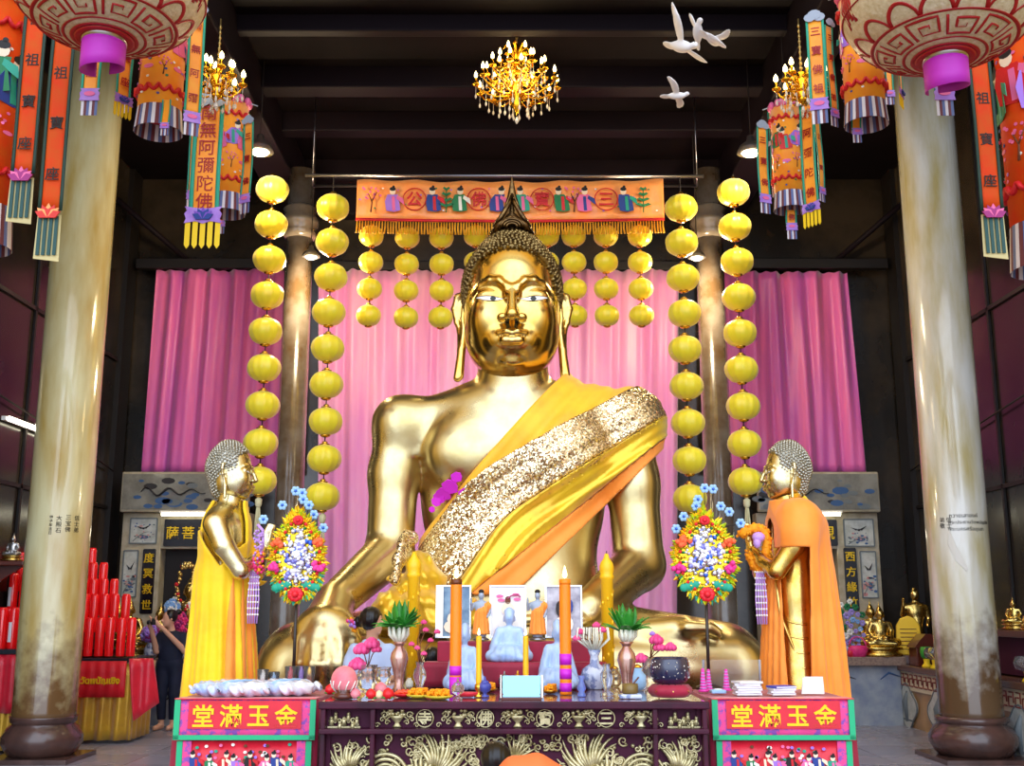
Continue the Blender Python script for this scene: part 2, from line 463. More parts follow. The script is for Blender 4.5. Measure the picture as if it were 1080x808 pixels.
# ---- head (local: x right, -y towards the viewer, z up, metres of the great statue)
def face(P):
    Q = P * np.array([-1, 1, 1], np.float32); X = np.abs(P[..., 0]); P2 = P.copy(); P2[..., 0] = X
    d = sd_ell(P2, (0, .08, .22), (.475, .54, .56))
    d = smin(d, sd_sup(P2, (0, -.02, -.16), (.475, .46, .50), 2.5), .12)
    d = smin(d, sd_ell(P2, (0, -.14, -.40), (.30, .31, .28)), .15)              # chin and jaw
    d = smin(d, sd_ell(P2, (.21, -.30, -.14), (.19, .18, .22)), .1)            # cheeks
    d = smin(d, sd_ell(P2, (0, -.37, -.575), (.10, .08, .07)), .05)
    # brow ridge running into the nose
    br = [(.035, -.50, .02), (.06, -.50, .14), (.13, -.475, .205), (.22, -.43, .215), (.31, -.36, .175), (.38, -.27, .105)]
    d = smax(d, -sd_ell(P2, (.205, -.555, .085), (.165, .10, .085)), .05)       # sockets
    d = smin(d, chain(P2, br, [.026, .026, .024, .022, .018, .01], .02), .055)
    d = smin(d, sd_ell(P2, (.205, -.385, .055), (.155, .085, .085)), .02)        # lids
    # nose
    d = smin(d, sd_cone(P2, (0, -.49, .12), (0, -.61, -.165), .038, .055), .035)
    d = smin(d, sd_ell(P2, (0, -.612, -.175), (.064, .05, .045)), .03)
    d = smin(d, sd_ell(P2, (.092, -.55, -.19), (.056, .06, .044)), .018)
    d = smax(d, -sd_ell(P2, (.045, -.60, -.235), (.026, .04, .022)), .01)
    # mouth
    d = smin(d, sd_ell(P2, (0, -.42, -.38), (.23, .12, .14)), .07)
    d = smin(d, chain(P2, [(0, -.545, -.348), (.05, -.552, -.332), (.12, -.51, -.342), (.21, -.425, -.312)], [.028, .034, .028, .010], .015), .014)
    d = smin(d, chain(P2, [(0, -.54, -.412), (.07, -.525, -.404), (.165, -.465, -.365)], [.042, .038, .012], .02), .014)
    d = smax(d, -sd_cone(P2, (0, -.58, -.372), (.14, -.51, -.362), .010, .006), .008)
    return d
def ear(P):
    P2 = P; 
    o = [(.46, .06, .12), (.50, .10, .22), (.555, .13, .20), (.585, .14, .08), (.56, .13, -.06), (.525, .10, -.17), (.515, .06, -.38), (.545, .05, -.66)]
    d = chain(P2, o, [.028, .032, .036, .036, .032, .032, .036, .042], .02)
    i = [(.485, .07, .10), (.50, .07, -.04), (.485, .06, -.16), (.50, .05, -.35), (.515, .05, -.64)]
    d = smin(d, chain(P2, i, [.026, .024, .03, .034, .034], .02), .02)
    d = smin(d, sd_ell(P2, (.51, .12, .05), (.05, .02, .16)), .02)
    d = np.maximum(d, -.70 - P2[..., 2])
    return d
face_me = surface_nets(face, (-.6, -.78, -.78), (.6, .7, .9), .012, 'face')
ear_me = surface_nets(ear, (.36, -.08, -.76), (.72, .3, .36), .012, 'ear')
hairline = lambda a: 0
def cap(P):
    X = np.abs(P[..., 0]); P2 = P.copy(); P2[..., 0] = X
    d = sd_ell(P2, (0, .10, .24), (.505, .575, .60))
    d = smin(d, sd_cone(P2, (.0, .30, .1), (0, .26, -.35), .40, .30), .1)
    d = smin(d, sd_ell(P2, (0, .12, .66), (.28, .29, .22)), .10)
    # open in front of the hairline
    cut = sd_sup(P2, (0, -.62, -.05), (.525, .62, .65), 2.9)
    cut2 = (P2[..., 1] * .55 + .16 - np.minimum(P2[..., 2] - .1, .2) * .0) * 0 - 1
    d = smax(d, -cut, .012)
    return d
cap_me = surface_nets(cap, (-.62, -.7, -.72), (.62, .85, 1.1), .015, 'cap')
def curls(me, h=.042, r=.026, seg=5):
    """small raised curls over the whole cap"""
    pts = []; seen = {}
    for v in sorted(me.vertices, key=lambda v: -v.co.z):
        c = v.co
        k = (int(c.x // h), int(c.y // h), int(c.z // h)); ok = True
        for a in (-1, 0, 1):
            for b in (-1, 0, 1):
                for e in (-1, 0, 1):
                    for w in seen.get((k[0] + a, k[1] + b, k[2] + e), ()):
                        if (w - c).length < h: ok = False
        if ok: seen.setdefault(k, []).append(c.copy()); pts.append((c.copy(), v.normal.copy()))
    mb = MB()
    for c, n in pts:
        q_ = n.to_track_quat('Z', 'Y').to_matrix().to_4x4()
        mb.lathe([(r, -.004), (r * .8, r * .5), (r * .3, r * .85), (0, r)], n=seg + 1, T=Matrix.Translation(c) @ q_)
    return mb
def finial(mb):
    # coiled flame rising from the crown
    mb.lathe([(.215, .0), (.225, .04), (.20, .08), (.215, .12), (.175, .18), (.18, .21), (.125, .27), (.12, .30), (.075, .38), (.07, .42), (.05, .48), (.035, .56), (.02, .64), (.0, .71)], (0, .12, .80), 20, sy=.8)
    for s in (-1, 1):
        mb.tube([(s * .21, .0, .83), (s * .13, -.07, .91), (0, -.12, .98)], [.03, .035, .02], 8)
        mb.tube([(s * .19, .0, .91), (s * .11, -.05, 1.0), (s * .03, -.02, 1.15), (0, .08, 1.3)], [.02, .026, .022, .012], 8)
        mb.tube([(s * .17, .1, .96), (s * .08, .05, 1.1), (s * .02, .1, 1.28), (0, .12, 1.42)], [.024, .022, .016, .006], 8)
    for k in range(3):
        a = [(math.cos(t) * (.11 - .027 * k), -.14 + .01 * k, .87 + math.sin(t) * (.08 - .02 * k)) for t in [PI * i / 8 for i in range(9)]]
        mb.tube(a, .014, 6)
    return mb
def slit(bv, cx, cz, w, h, tilt=0., curve=0., off=.006, nu=16, nv=4, shape=0):
    """thin painted patch lying on the modelled face (eye, pupil)"""
    mb = MB()
    def fn(u, v):
        x = (u - .5) * w; t = 1 - abs(2 * u - 1) ** 1.7
        z = (v - .5) * h * t + curve * (4 * (u - .5) ** 2) + tilt * x
        hit = bv.ray_cast(Vector((cx + x, -2, cz + z)), Vector((0, 1, 0)))
        y = hit[0].y if hit[0] is not None else -.4
        return (cx + x, y - off, cz + z)
    mb.sheet(fn, nu, nv)
    return mb
def build_head(parent, mats, loc, sc=1., rz=0., fin=True, hair_mat=None, hair_h=.042, small=False, seg=5):
    """mats: face, ear, hair, finial"""
    hd = link('head', face_me.copy(), mats[0], parent, loc=loc, rot=(0, 0, rz), mods=[lap_smooth(1)])
    hd.scale = (sc, sc, sc)
    e1 = link('ear', ear_me.copy(), mats[1], hd); e2 = link('ear', e1.data, None, hd); e2.scale = (-1, 1, 1)
    link('scalp', cap_me.copy(), mats[2], hd)
    curls(cap_me, hair_h, hair_h * .6, seg).link('curls', mats[2], hd)
    if fin: finial(MB()).link('topknot', mats[3], hd)
    bv = bvh(face_me)
    for s in (-1, 1):
        slit(bv, s * .215, .02, .27, .046, tilt=s * .10, curve=.004, off=.005).link('eye', M_white, hd)
        slit(bv, s * .195 + .012, .018, .062, .054, off=.009, nu=8).link('pupil', M_black, hd)
        slit(bv, s * .215, .045, .30, .012, tilt=s * .10, curve=-.024, off=.006).link('eyelid_line', M_finial, hd)
        slit(bv, s * .045, -.222, .05, .026, off=.004, nu=8).link('nostril_shade', M_black, hd)  # black patches painted in for the dark shade inside the nose openings
        slit(bv, s * .215, -.003, .25, .007, tilt=s * .10, curve=.014, off=.006).link('eyelid_line', M_finial, hd)
    return hd
HC = W(540, 318, 10.65)
build_head(GB, (M_goldface, M_goldface, M_hair, M_finial), Vector((0, -.15, HC.z - .75 - .145)), .975)
# ---- the sash: strips laid over chest and left shoulder
def sash_field(P):
    t = body_torso(P)
    Rr = body_armsR(P)
    return smin(t, Rr, .16)
def line_fn(p1, p2, Y=10.2):
    a = W(p1[0], p1[1], Y); b = W(p2[0], p2[1], Y)
    dx, dz = b.x - a.x, b.z - a.z; L = math.hypot(dx, dz)
    return lambda P: ((P[..., 0] - a.x) * dz - (P[..., 2] - a.z) * dx) / L      # >0 : below / right of the line for lower-left -> upper-right
top_l = line_fn((450, 552), (588, 396)); _l2a = line_fn((515, 554), (700, 437)); _l2b = line_fn((482, 615), (538, 534)); l2 = lambda P: smin(_l2a(P), _l2b(P), .1)
l3 = line_fn((505, 620), (720, 445)); l4 = line_fn((548, 621), (703, 470))
_la = line_fn((500, 500), (655, 411)); _lb = line_fn((440, 572), (507, 488))
l1 = lambda P: smin(_la(P), _lb(P), .1)
l1b = lambda P: l1(P) - .05
def strip(f0, f1, off, th, amp, freq, phase=0., zcut=None, low=None):
    def fn(P):
        s = f0(P)
        wob = amp * (np.sin(s * freq + phase + 1.5 * np.sin(P[..., 0] * 1.3)) + .5 * np.sin(s * freq * 2.3 + P[..., 0] * 2.) + .25 * np.sin(P[..., 0] * 9 + P[..., 2] * 4)) if amp else 0
        d = np.abs(sash_field(P) - off - wob) - th
        d = np.maximum(d, -s); d = np.maximum(d, f1(P))
        lo_ = W(541, 628, 10.2).z
        d = np.maximum(d, lo_ - P[..., 2])
        dd = (P[..., 0] - W(436, 560, 10.2).x) * -1
        return np.maximum(d, dd)
    return fn
M_satin = mat('gold_satin', '#f2c81a', .3, .35, col2='#d9a409', scale=3, spec=.8, sheen=.3)
M_orange = mat('orange_cloth', '#ff9c3a', .6, col2='#fb8f2a', scale=3, sheen=.2)
M_yel = mat('yellow_cloth', '#fbd40a', .6, col2='#f2bd00', scale=3, sheen=.2)
M_yelo = mat('amber_cloth', '#f9a91e', .55, col2='#f3bf20', scale=2.5, sheen=.2)
def sequin_mat():
    m = bpy.data.materials.new('gold_sequins'); m.use_nodes = True; N = m.node_tree.nodes; L = m.node_tree.links; b = N['Principled BSDF']
    t = N.new('ShaderNodeTexCoord'); v = N.new('ShaderNodeTexVoronoi'); v.inputs['Scale'].default_value = 80
    L.new(t.outputs['Object'], v.inputs['Vector'])
    rp = N.new('ShaderNodeValToRGB'); e = rp.color_ramp.elements; e[0].color = srgb('#b08c5e'); e[0].position = .2; e[1].color = srgb('#fff0c4'); e[1].position = .8
    x = N.new('ShaderNodeSeparateColor'); L.new(v.outputs['Color'], x.inputs['Color']); L.new(x.outputs['Red'], rp.inputs['Fac']); L.new(rp.outputs['Color'], b.inputs['Base Color'])
    b.inputs['Metallic'].default_value = .9; b.inputs['Roughness'].default_value = .22
    # every sequin is tilted its own way
    vm = N.new('ShaderNodeVectorMath'); vm.operation = 'SUBTRACT'; vm.inputs[1].default_value = (.5, .5, .5); L.new(v.outputs['Color'], vm.inputs[0])
    vs = N.new('ShaderNodeVectorMath'); vs.operation = 'SCALE'; vs.inputs['Scale'].default_value = .75; L.new(vm.outputs['Vector'], vs.inputs[0])
    g = N.new('ShaderNodeNewGeometry'); va = N.new('ShaderNodeVectorMath'); va.operation = 'ADD'; L.new(g.outputs['Normal'], va.inputs[0]); L.new(vs.outputs['Vector'], va.inputs[1])
    vn = N.new('ShaderNodeVectorMath'); vn.operation = 'NORMALIZE'; L.new(va.outputs['Vector'], vn.inputs[0]); L.new(vn.outputs['Vector'], b.inputs['Normal'])
    return m
M_seq = sequin_mat()
slo, shi = (-1.15, 9.7, 1.5), (1.75, 11.6, 3.95)
lnk = lambda nm, fn, m, par, lab, h=.02: link(nm, surface_nets(fn, slo, shi, h, nm), m, par, world=True, mods=[lap_smooth(1)], lab=lab)
SASH = lnk('sash', strip(top_l, l1b, .07, .026, .015, 20), M_yelo, GB, 'diagonal sash over the shoulder with amber border')
lnk('sequin_band', strip(l1, l2, .095, .018, .006, 30), M_seq, SASH, 'glittering band of gold sequins')
lnk('satin_band', strip(l2, l3, .09, .026, .022, 24, 1.), M_satin, SASH, 'shiny gold satin band')
lnk('orange_border', strip(l3, l4, .07, .026, .015, 18, 2.), M_orange, SASH, 'orange cloth border')
def tail(P):
    # gold satin gathered in the lap where the sash ends
    d = sd_ell(P, W(446, 618, 10.0), (.26, .2, .22)); d = smin(d, sd_ell(P, W(424, 645, 9.8), (.26, .18, .20)), .1); d = smin(d, sd_ell(P, W(462, 650, 9.8), (.36, .2, .20)), .1); d = smin(d, sd_cone(P, W(436, 590, 10.1), W(412, 648, 9.8), .07, .10), .08)
    x, y, z = P[..., 0], P[..., 1], P[..., 2]
    return d + .035 * np.sin(x * 16 + z * 9 + 2 * np.sin(z * 5)) + .022 * np.sin(z * 31 - x * 14 + 2 * np.sin(x * 9)) + .012 * np.sin(x * 55 + z * 25)
link('gathered_end', surface_nets(tail, (-1.9, 9.3, 1.1), (-.1, 10.6, 2.6), .022, 'tail'), M_satin, SASH, world=True, lab='gathered end of bright gold satin in the lap')
def tail2(P):
    d = chain(P, [W(432, 565, 9.95), W(421, 590, 9.75), W(415, 612, 9.66)], [.07, .06, .045], .05)
    return d + .014 * np.sin(P[..., 0] * 40) + .01 * np.sin(P[..., 2] * 37)
link('sequin_tail', surface_nets(tail2, (-1.5, 9.4, 1.5), (-.6, 10.3, 2.6), .018, 'tail'), M_seq, SASH, world=True, lab='hanging end of the sequin band')
bvb = bvh(bm_body)
q = MB()
for px, py, r_ in ((484, 499, .05), (479, 507, .075), (474, 514, .07), (471, 521, .06), (468, 529, .05), (464, 537, .03), (494, 516, .065)):
    p = W(px, py, 9.3); dr = (p - Vector((0, 0, EYE))).normalized(); hit = bvb.ray_cast(p, dr)
    if hit[0] is None: continue
    n_ = hit[1] if hit[1].dot(dr) < 0 else -hit[1]
    c_ = hit[0] + n_ * .12; qm = n_.to_track_quat('Z', 'Y').to_matrix().to_4x4(); k_ = 7
    q.add([Matrix.Translation(c_) @ qm @ Vector((r_ * (1 + .3 * math.sin(i * 2.3)) * math.cos(2 * PI * i / k_), r_ * math.sin(2 * PI * i / k_), 0)) for i in range(k_)], [tuple(range(k_))], 0, False)
q.link('petal_patch', mat('magenta_petals', '#d82ad0', .5), SASH, world=True, mods=[solid(.012)], lab='magenta paper petals on the amber border')
# the plinth the figure sits on
M_plinth = mat('dark_red_plinth', '#5a1a20', .5, var=.3, scale=3)
q = MB(); q.box((0, 0, .35), (4.5, 2.2, .7)); q.box((0, 0, .715), (4.6, 2.3, .08)); q.box((0, 0, .04), (4.6, 2.3, .08))
label(q.link('plinth', M_plinth, loc=(0, 10.5, 0), mods=[bevel(.015)]), 'long dark red plinth under the colossal golden seated statue', 'plinth')
# ---------------------------------------------------------------- columns
def column_mat(name, ca, cb, cdark, zd):
    m = bpy.data.materials.new(name); m.use_nodes = True; N = m.node_tree.nodes; L = m.node_tree.links; b = N['Principled BSDF']
    t = N.new('ShaderNodeTexCoord'); mp = N.new('ShaderNodeMapping'); mp.inputs['Scale'].default_value = (2.2, 2.2, .5); L.new(t.outputs['Object'], mp.inputs['Vector'])
    n = N.new('ShaderNodeTexNoise'); n.inputs['Scale'].default_value = 1.6; n.inputs['Detail'].default_value = 6; L.new(mp.outputs['Vector'], n.inputs['Vector'])
    r = N.new('ShaderNodeValToRGB'); e = r.color_ramp.elements; e[0].position = .35; e[0].color = srgb(ca); e[1].position = .65; e[1].color = srgb(cb); L.new(n.outputs['Fac'], r.inputs['Fac'])
    s = N.new('ShaderNodeSeparateXYZ'); L.new(t.outputs['Object'], s.inputs[0])
    n2 = N.new('ShaderNodeTexNoise'); n2.inputs['Scale'].default_value = 5; n2.inputs['Detail'].default_value = 6; L.new(t.outputs['Object'], n2.inputs['Vector'])
    ad = N.new('ShaderNodeMath'); ad.operation = 'ADD'; L.new(s.outputs['Z'], ad.inputs[0])
    mu = N.new('ShaderNodeMath'); mu.operation = 'MULTIPLY'; mu.inputs[1].default_value = -1.6; L.new(n2.outputs['Fac'], mu.inputs[0]); L.new(mu.outputs[0], ad.inputs[1])
    mr = N.new('ShaderNodeMapRange'); mr.inputs['From Min'].default_value = zd - 1.0; mr.inputs['From Max'].default_value = zd - .3; L.new(ad.outputs[0], mr.inputs['Value'])
    mx = N.new('ShaderNodeMix'); mx.data_type = 'RGBA'; L.new(mr.outputs['Result'], mx.inputs['Factor']); mx.inputs['A'].default_value = srgb(cdark); L.new(r.outputs['Color'], mx.inputs['B'])
    L.new(mx.outputs['Result'], b.inputs['Base Color']); b.inputs['Roughness'].default_value = .16; b.inputs['Coat Weight'].default_value = .5; b.inputs['Coat Roughness'].default_value = .05
    return m
M_col = column_mat('lacquered_marble', '#b39650', '#d2c99c', '#6e5030', .85); M_colr = column_mat('grey_lacquered_marble', '#ab9a62', '#d0ccc2', '#604830', 1.0)
M_col2 = mat('dark_lacquer_column', '#6d655c', .22, col2='#4d3a26', scale=2.2, coat=.5)
M_colbase = mat('brown_stone_base', '#5c4038', .25, col2='#43302c', scale=4, coat=.4)
M_ink = mat('black_ink', '#16120e', .6); M_peel = mat('white_flake', '#d8d2c6', .8)
def column(X, Y, r, lab, dia, txt=None):
    t = thing('column', lab, 'column', (X, Y, 0))
    q = MB(); q.lathe([(r * 1.02, .42), (r, .5), (r, HZ)], n=40); q.link('shaft', M_col if X < 0 else M_colr, t)
    q = MB(); q.lathe([(dia * .86, .05), (dia * .95, .09), (dia * 1.08, .18), (dia * 1.08, .25), (dia * .95, .34), (dia * .84, .37), (dia * .84, .385), (dia * .9, .40), (dia * .9, .44), (r * 1.04, .455)], n=40)
    q.box((0, 0, .025), (dia * 2.25, dia * 2.25, .05)); q.link('base', M_colbase, t)
    return t
def on_column(t, r, txts, size, z, ang, name='inscription'):
    """small painted characters, wrapped onto the shaft"""
    mb = None; allv = []
    for k, (s, da, dz, sz, vert) in enumerate(txts):
        me = text_mesh(s, sz, .002, vertical=vert, spacing=1.05)
        mb = MB() if mb is None else mb
        vs = [(v.co.x, v.co.y, v.co.z) for v in me.vertices]
        out = []
        for x, y, zz in vs:
            a = ang + da + x / r; rr = r + .003 - y
            out.append((rr * math.sin(a), -rr * math.cos(a), z + dz + zz))
        mb.add(out, [tuple(p.vertices) for p in me.polygons], 0, False)
        bpy.data.meshes.remove(me)
    return mb.link(name, M_ink, t)
cl = column(-5.03, 12.4, .335, 'tall glossy cream and ochre marble column at the left, beside the red candle racks', .385)
on_column(cl, .335, [('信士弟', .50, 0, .062, True), ('三宝佛', .22, .0, .062, True), ('大殿石', -.06, -.01, .062, True), ('甲子年吉日', -.30, -.02, .040, True)], .08, W(90, 552, 12.1).z, .42)
cr = column(4.94, 12.4, .33, 'tall glossy grey and ochre marble column at the right, before the long side counter', .42)
on_column(cr, .33, [('信士', -.50, 0, .06, True), ('弟敬', -.72, 0, .06, True), ('ถวายเสาองค์', -.02, .075, .058, False), ('พระประธานวัดพนัญเชิง', .20, .0, .050, False), ('พระนครศรีอยุธยา', .06, -.075, .054, False)], .08, W(1000, 551, 12.1).z, -.1)
q = MB(); a0 = -.35
q.add([((.337) * math.sin(a0 + a), -.337 * math.cos(a0 + a), z) for a, z in ((-.33, 1.62), (-.14, 1.44), (.18, 1.32), (.22, 1.36), (-.1, 1.62), (-.25, 1.78))], [(0, 1, 2, 3, 4, 5)], 0, False)
q.link('flaked_patch', M_peel, cr, loc=(0, -.002, .65))
for X, nm, lab in ((-3.05, 'l', 'slim dark brown column rising behind the left strings of yellow lanterns'), (2.83, 'r', 'slim dark brown column rising behind the right strings of yellow lanterns')):
    t = thing('inner_column', lab, 'column', (X, 15.2, 0))
    q = MB(); q.lathe([(.2, .3), (.195, .4), (.195, HZ - .6)], n=28); q.link('shaft', M_col2, t)
    q = MB(); q.lathe([(.30, 0), (.30, .14), (.26, .2), (.22, .3)], n=28); q.link('base', M_colbase, t)
    zc = W(540, 232, 15.2).z
    q = MB(); q.lathe([(.2, -.3), (.25, -.24), (.22, -.18), (.27, -.08), (.27, .0), (.22, .06), (.25, .14), (.2, .2)], (0, 0, zc), 28); q.link('capital_ring', M_col2, t)
# ---------------------------------------------------------------- curtains
def curtain(lab, x0t, x1t, x0b, x1b, yt, yb, Y, m, n_f, amp=.05, seed=0, name='curtain'):
    rr = random.Random(seed); ph = [rr.uniform(0, 6.28) for _ in range(6)]
    a, b, c, d = W(x0t, yt, Y), W(x1t, yt, Y), W(x0b, yb, Y), W(x1b, yb, Y)
    def fn(u, v):
        x = (a.x + (b.x - a.x) * u) * (1 - v) + (c.x + (d.x - c.x) * u) * v
        z = a.z + (c.z - a.z) * v
        w = u * n_f * 6.283
        y = amp * (math.sin(w + ph[0] + .8 * math.sin(v * 2 + ph[2])) * (1 - .35 * v) + .6 * math.sin(w * .43 + ph[1] + v * 1.4) + .4 * math.sin(w * 1.7 + ph[3] + v * 2.))
        if v < .02: z += .012 * math.sin(w * 2)
        return (x, Y + y, z)
    q = MB(); q.sheet(fn, 260, 24)
    return label(q.link(name, m, mods=[solid(.006)]), lab, 'curtain', 'satin curtains on the back wall')
M_pink = mat('pink_satin', '#f070ae', .38, col2='#c858b4', scale=1.1, stretch=(3, 3, .35), sheen=.4)
M_pink2 = mat('pale_pink_satin', '#f9b0da', .38, col2='#e88ad0', scale=1.0, stretch=(3, 3, .35), sheen=.4)
curtain('magenta pink satin curtain hanging left of the slim left column', 165, 322, 148, 318, 285, 498, 16.75, M_pink, 7, .045, 1)
curtain('wide pale pink satin curtain directly behind the great golden statue', 336, 716, 334, 714, 285, 728, 16.75, M_pink2, 17, .04, 2)
curtain('magenta pink satin curtain hanging right of the slim right column', 738, 894, 742, 913, 287, 498, 16.75, M_pink, 7, .045, 3)
q = MB(); q.box((0, 16.88, W(540, 281, 16.88).z), (5.7, .12, .14)); q.link('trim_13', M_dark, kind='structure', mods=[bevel(.01)])
# ---------------------------------------------------------------- strings of round silk lanterns
M_silk = mat('yellow_silk_lantern', '#f4e02a', .36, sheen=.3, sss=.3, spec=.6, col2='#ecd31c', scale=3)
M_brass = mat('brass', '#d9a83c', .22, 1.); M_cord = mat('dark_cord', '#2a2220', .8); M_ytassel = mat('pale_tassel', '#d9d0a0', .7)
def lantern_mesh(rad, h):
    q = MB(); pr = []
    for i in range(13):
        a = -PI / 2 + PI * i / 12
        pr.append((max(rad * math.cos(a) ** .85 if math.cos(a) > 1e-6 else 0, rad * .22), h * math.sin(a)))
    q.lathe(pr, n=48, lobes=12, amp=.03)
    return q.mesh('lantern')
def cap_mesh(rad, h, s):
    q = MB()
    if s < 0: q.lathe([(rad * .14, -h * 1.16), (rad * .3, -h * 1.07), (rad * .3, -h * .93)], n=16)
    else: q.lathe([(rad * .3, h * .93), (rad * .3, h * 1.06), (rad * .13, h * 1.08), (rad * .18, h * 1.17), (rad * .12, h * 1.25)], n=16)
    return q.mesh('collar')
LM, CM = lantern_mesh(.208, .172), [cap_mesh(.208, .172, s) for s in (-1, 1)]
LMs, CMs = lantern_mesh(.165, .142), [cap_mesh(.165, .142, s) for s in (-1, 1)]
LM.materials.append(M_silk); LMs.materials.append(M_silk); [c.materials.append(M_brass) for c in CM + CMs]
def lantern_string(lab, px, py, n, dpy, Y, me, cm, group, top, tassel, ztop=None):
    p0 = W(px, py, Y); sp = (p0.z - W(px, py + dpy * (n - 1), Y).z) / (n - 1)
    t = thing('lantern_string', lab, 'lantern string', (p0.x, Y, p0.z), group)
    zt = (ztop if ztop else W(px, top, Y).z) - p0.z
    q = MB(); q.tube([(0, 0, zt), (0, 0, -sp * (n - 1))], .008, 6); q.link('cord', M_cord, t)
    for k in range(n):
        l = link('lantern', me, None, t, loc=(R.uniform(-.008, .008), 0, -sp * k), rot=(0, 0, R.uniform(0, 1)))
        for c_ in cm: link('collar', c_, None, l)
    if tassel:
        q = MB(); z = -sp * (n - 1) - .2
        q.lathe([(.012, z), (.045, z - .03), (.04, z - .1), (.02, z - .13)][::-1], n=12)
        for k in range(7):
            a = k * .9; q.tube([(.015 * math.cos(a), .015 * math.sin(a), z - .1), (.03 * math.cos(a), .03 * math.sin(a), z - .3), (.03 * math.cos(a), .03 * math.sin(a), z - .62 + .04 * math.sin(k * 2))], .007, 5)
        q.link('tassel', M_ytassel, t)
    return t
YB = 13.6
for px, py, w, dp in ((287.5, 200, 'outermost long string of yellow lanterns, left of the slim left column', 38.4), (351, 219, 'long string of yellow lanterns between the slim left column and the statue', 38.1), (718, 219.5, 'long string of yellow lanterns between the statue and the slim right column', 38.3), (774, 203, 'outermost long string of yellow lanterns, right of the slim right column', 38.1)):
    s = lantern_string(w, px, py, 9, dp, YB, LM, CM, 'long strings of yellow lanterns', 184, True)
pos8 = ['beneath the left end of the orange banner', 'second from the left end of the orange banner', 'third from the left end of the orange banner', 'close to the left of the statue\'s topknot', 'close to the right of the statue\'s topknot', 'third from the right end of the orange banner', 'second from the right end of the orange banner', 'beneath the right end of the orange banner']
for px, w in zip((391.5, 430, 466, 502, 577, 605, 639, 675), pos8):
    lantern_string('short string of four yellow lanterns ' + w, px, 249 if px not in (430, 466) else 251, 4, 28, 14.42, LMs, CMs, 'short strings of yellow lanterns', 226, False)
# hanging rod and the banner
q = MB(); a, b = W(322, 185, YB), W(742, 186, YB); q.tube([a, b], .022, 10); a, b = W(330, 196, 14.3), W(735, 196, 14.3); q.tube([a, b], .02, 10)
for x in (330, 735): q.tube([W(x, 186, YB), W(x, 186, YB) + Vector((0, 0, HZ - W(x, 186, YB).z))], .008, 6); q.tube([W(x, 196, 14.3), W(x, 186, YB)], .012, 6)
M_steel = mat('grey_steel', '#8d8a90', .3, 1.)
label(q.link('hanging_rod', M_steel), 'thin steel double rod carrying the banner and lanterns below the ceiling', 'rod')
M_ban = mat('orange_silk_banner', '#ffa552', .5, col2='#ff9440', scale=5, sheen=.3, coat=.4)
M_red = mat('red_cloth', '#d81a26', .5, var=.2, scale=6); M_blue = mat('blue_thread', '#25408f', .6); M_grn = mat('green_thread', '#1d7a4a', .6)
M_pk = mat('pink_thread', '#e86aa0', .6); M_pur = mat('purple_thread', '#a274d8', .6); M_skin = mat('pale_thread', '#f3dcc0', .6); M_blk = mat('black_thread', '#1c1618', .6); M_teal = mat('teal_ribbon', '#1c9c80', .5)
M_wht = mat('white_thread', '#f0ece4', .7); M_brown = mat('brown_thread', '#6a3a20', .7); M_yfr = mat('yellow_fringe', '#e8a41c', .6)
EMB = [M_skin, M_blk, M_blue, M_red, M_grn, M_pk, M_wht, M_brown, M_pur, M_teal]
def disc(mb, cx, cz, rx, rz, m, y=0., n=10, th=.004):
    mb.prism([(cx + rx * math.cos(2 * PI * i / n), cz + rz * math.sin(2 * PI * i / n)) for i in range(n)], y, y + th, m)
def emb_figure(mb, cx, cz, h, robe, sash, lean=0., y=0.):
    """embroidered little robed figure, h high"""
    k = h
    mb.prism([(cx - .20 * k + lean * k * .3, cz + .18 * k), (cx - .30 * k, cz - .1 * k), (cx - .24 * k, cz - .46 * k), (cx + .05 * k, cz - .5 * k), (cx + .28 * k, cz - .44 * k), (cx + .22 * k, cz - .05 * k), (cx + .18 * k + lean * k * .3, cz + .18 * k)], y, y + .005, robe)
    mb.prism([(cx + .15 * k, cz + .14 * k), (cx + .38 * k, cz + .02 * k), (cx + .42 * k, cz - .22 * k), (cx + .28 * k, cz - .12 * k), (cx + .12 * k, cz + .02 * k)], y - .002, y + .003, sash)
    mb.prism([(cx - .05 * k, cz + .1 * k), (cx + .06 * k, cz + .1 * k), (cx + .1 * k, cz - .45 * k), (cx - .02 * k, cz - .45 * k)], y - .003, y + .002, sash)
    disc(mb, cx + lean * k * .4, cz + .29 * k, .115 * k, .13 * k, 0, y - .003)
    disc(mb, cx + lean * k * .4, cz + .39 * k, .12 * k, .08 * k, 1, y - .005)
    disc(mb, cx + lean * k * .4 + .03 * k, cz + .48 * k, .05 * k, .05 * k, 1, y - .005)
def emb_tree(mb, cx, cz, h, m_leaf, y=0., kind=0):
    k = h
    if kind == 0:
        mb.tube([(cx, y, cz - .48 * k), (cx + .03 * k, y, cz - .1 * k), (cx - .1 * k, y, cz + .2 * k)], [.035 * k, .025 * k, .012 * k], 5, 7)
        mb.tube([(cx + .02 * k, y, cz - .1 * k), (cx + .2 * k, y, cz + .25 * k)], [.025 * k, .01 * k], 5, 7)
        for i in range(12): disc(mb, cx + .36 * k * math.sin(i * 2.4) * (.4 + .6 * (i / 12)), cz + .22 * k + .2 * k * math.cos(i * 1.9), .045 * k, .045 * k, m_leaf, y - .003, 6)
    else:
        for i in range(4):
            z = cz - .3 * k + i * .2 * k; w = (.28 - .05 * i) * k
            for s in (-1, 1): mb.prism([(cx, z), (cx + s * w, z + .1 * k), (cx + s * w * .6, z + .16 * k), (cx, z + .1 * k)][::s], y, y + .004, 4)
        mb.tube([(cx, y, cz - .5 * k), (cx, y, cz + .4 * k)], .02 * k, 5, 4)
bz0, bz1, bz2 = W(540, 189.5, 14.15).z, W(540, 232, 14.15).z, W(540, 247, 14.15).z
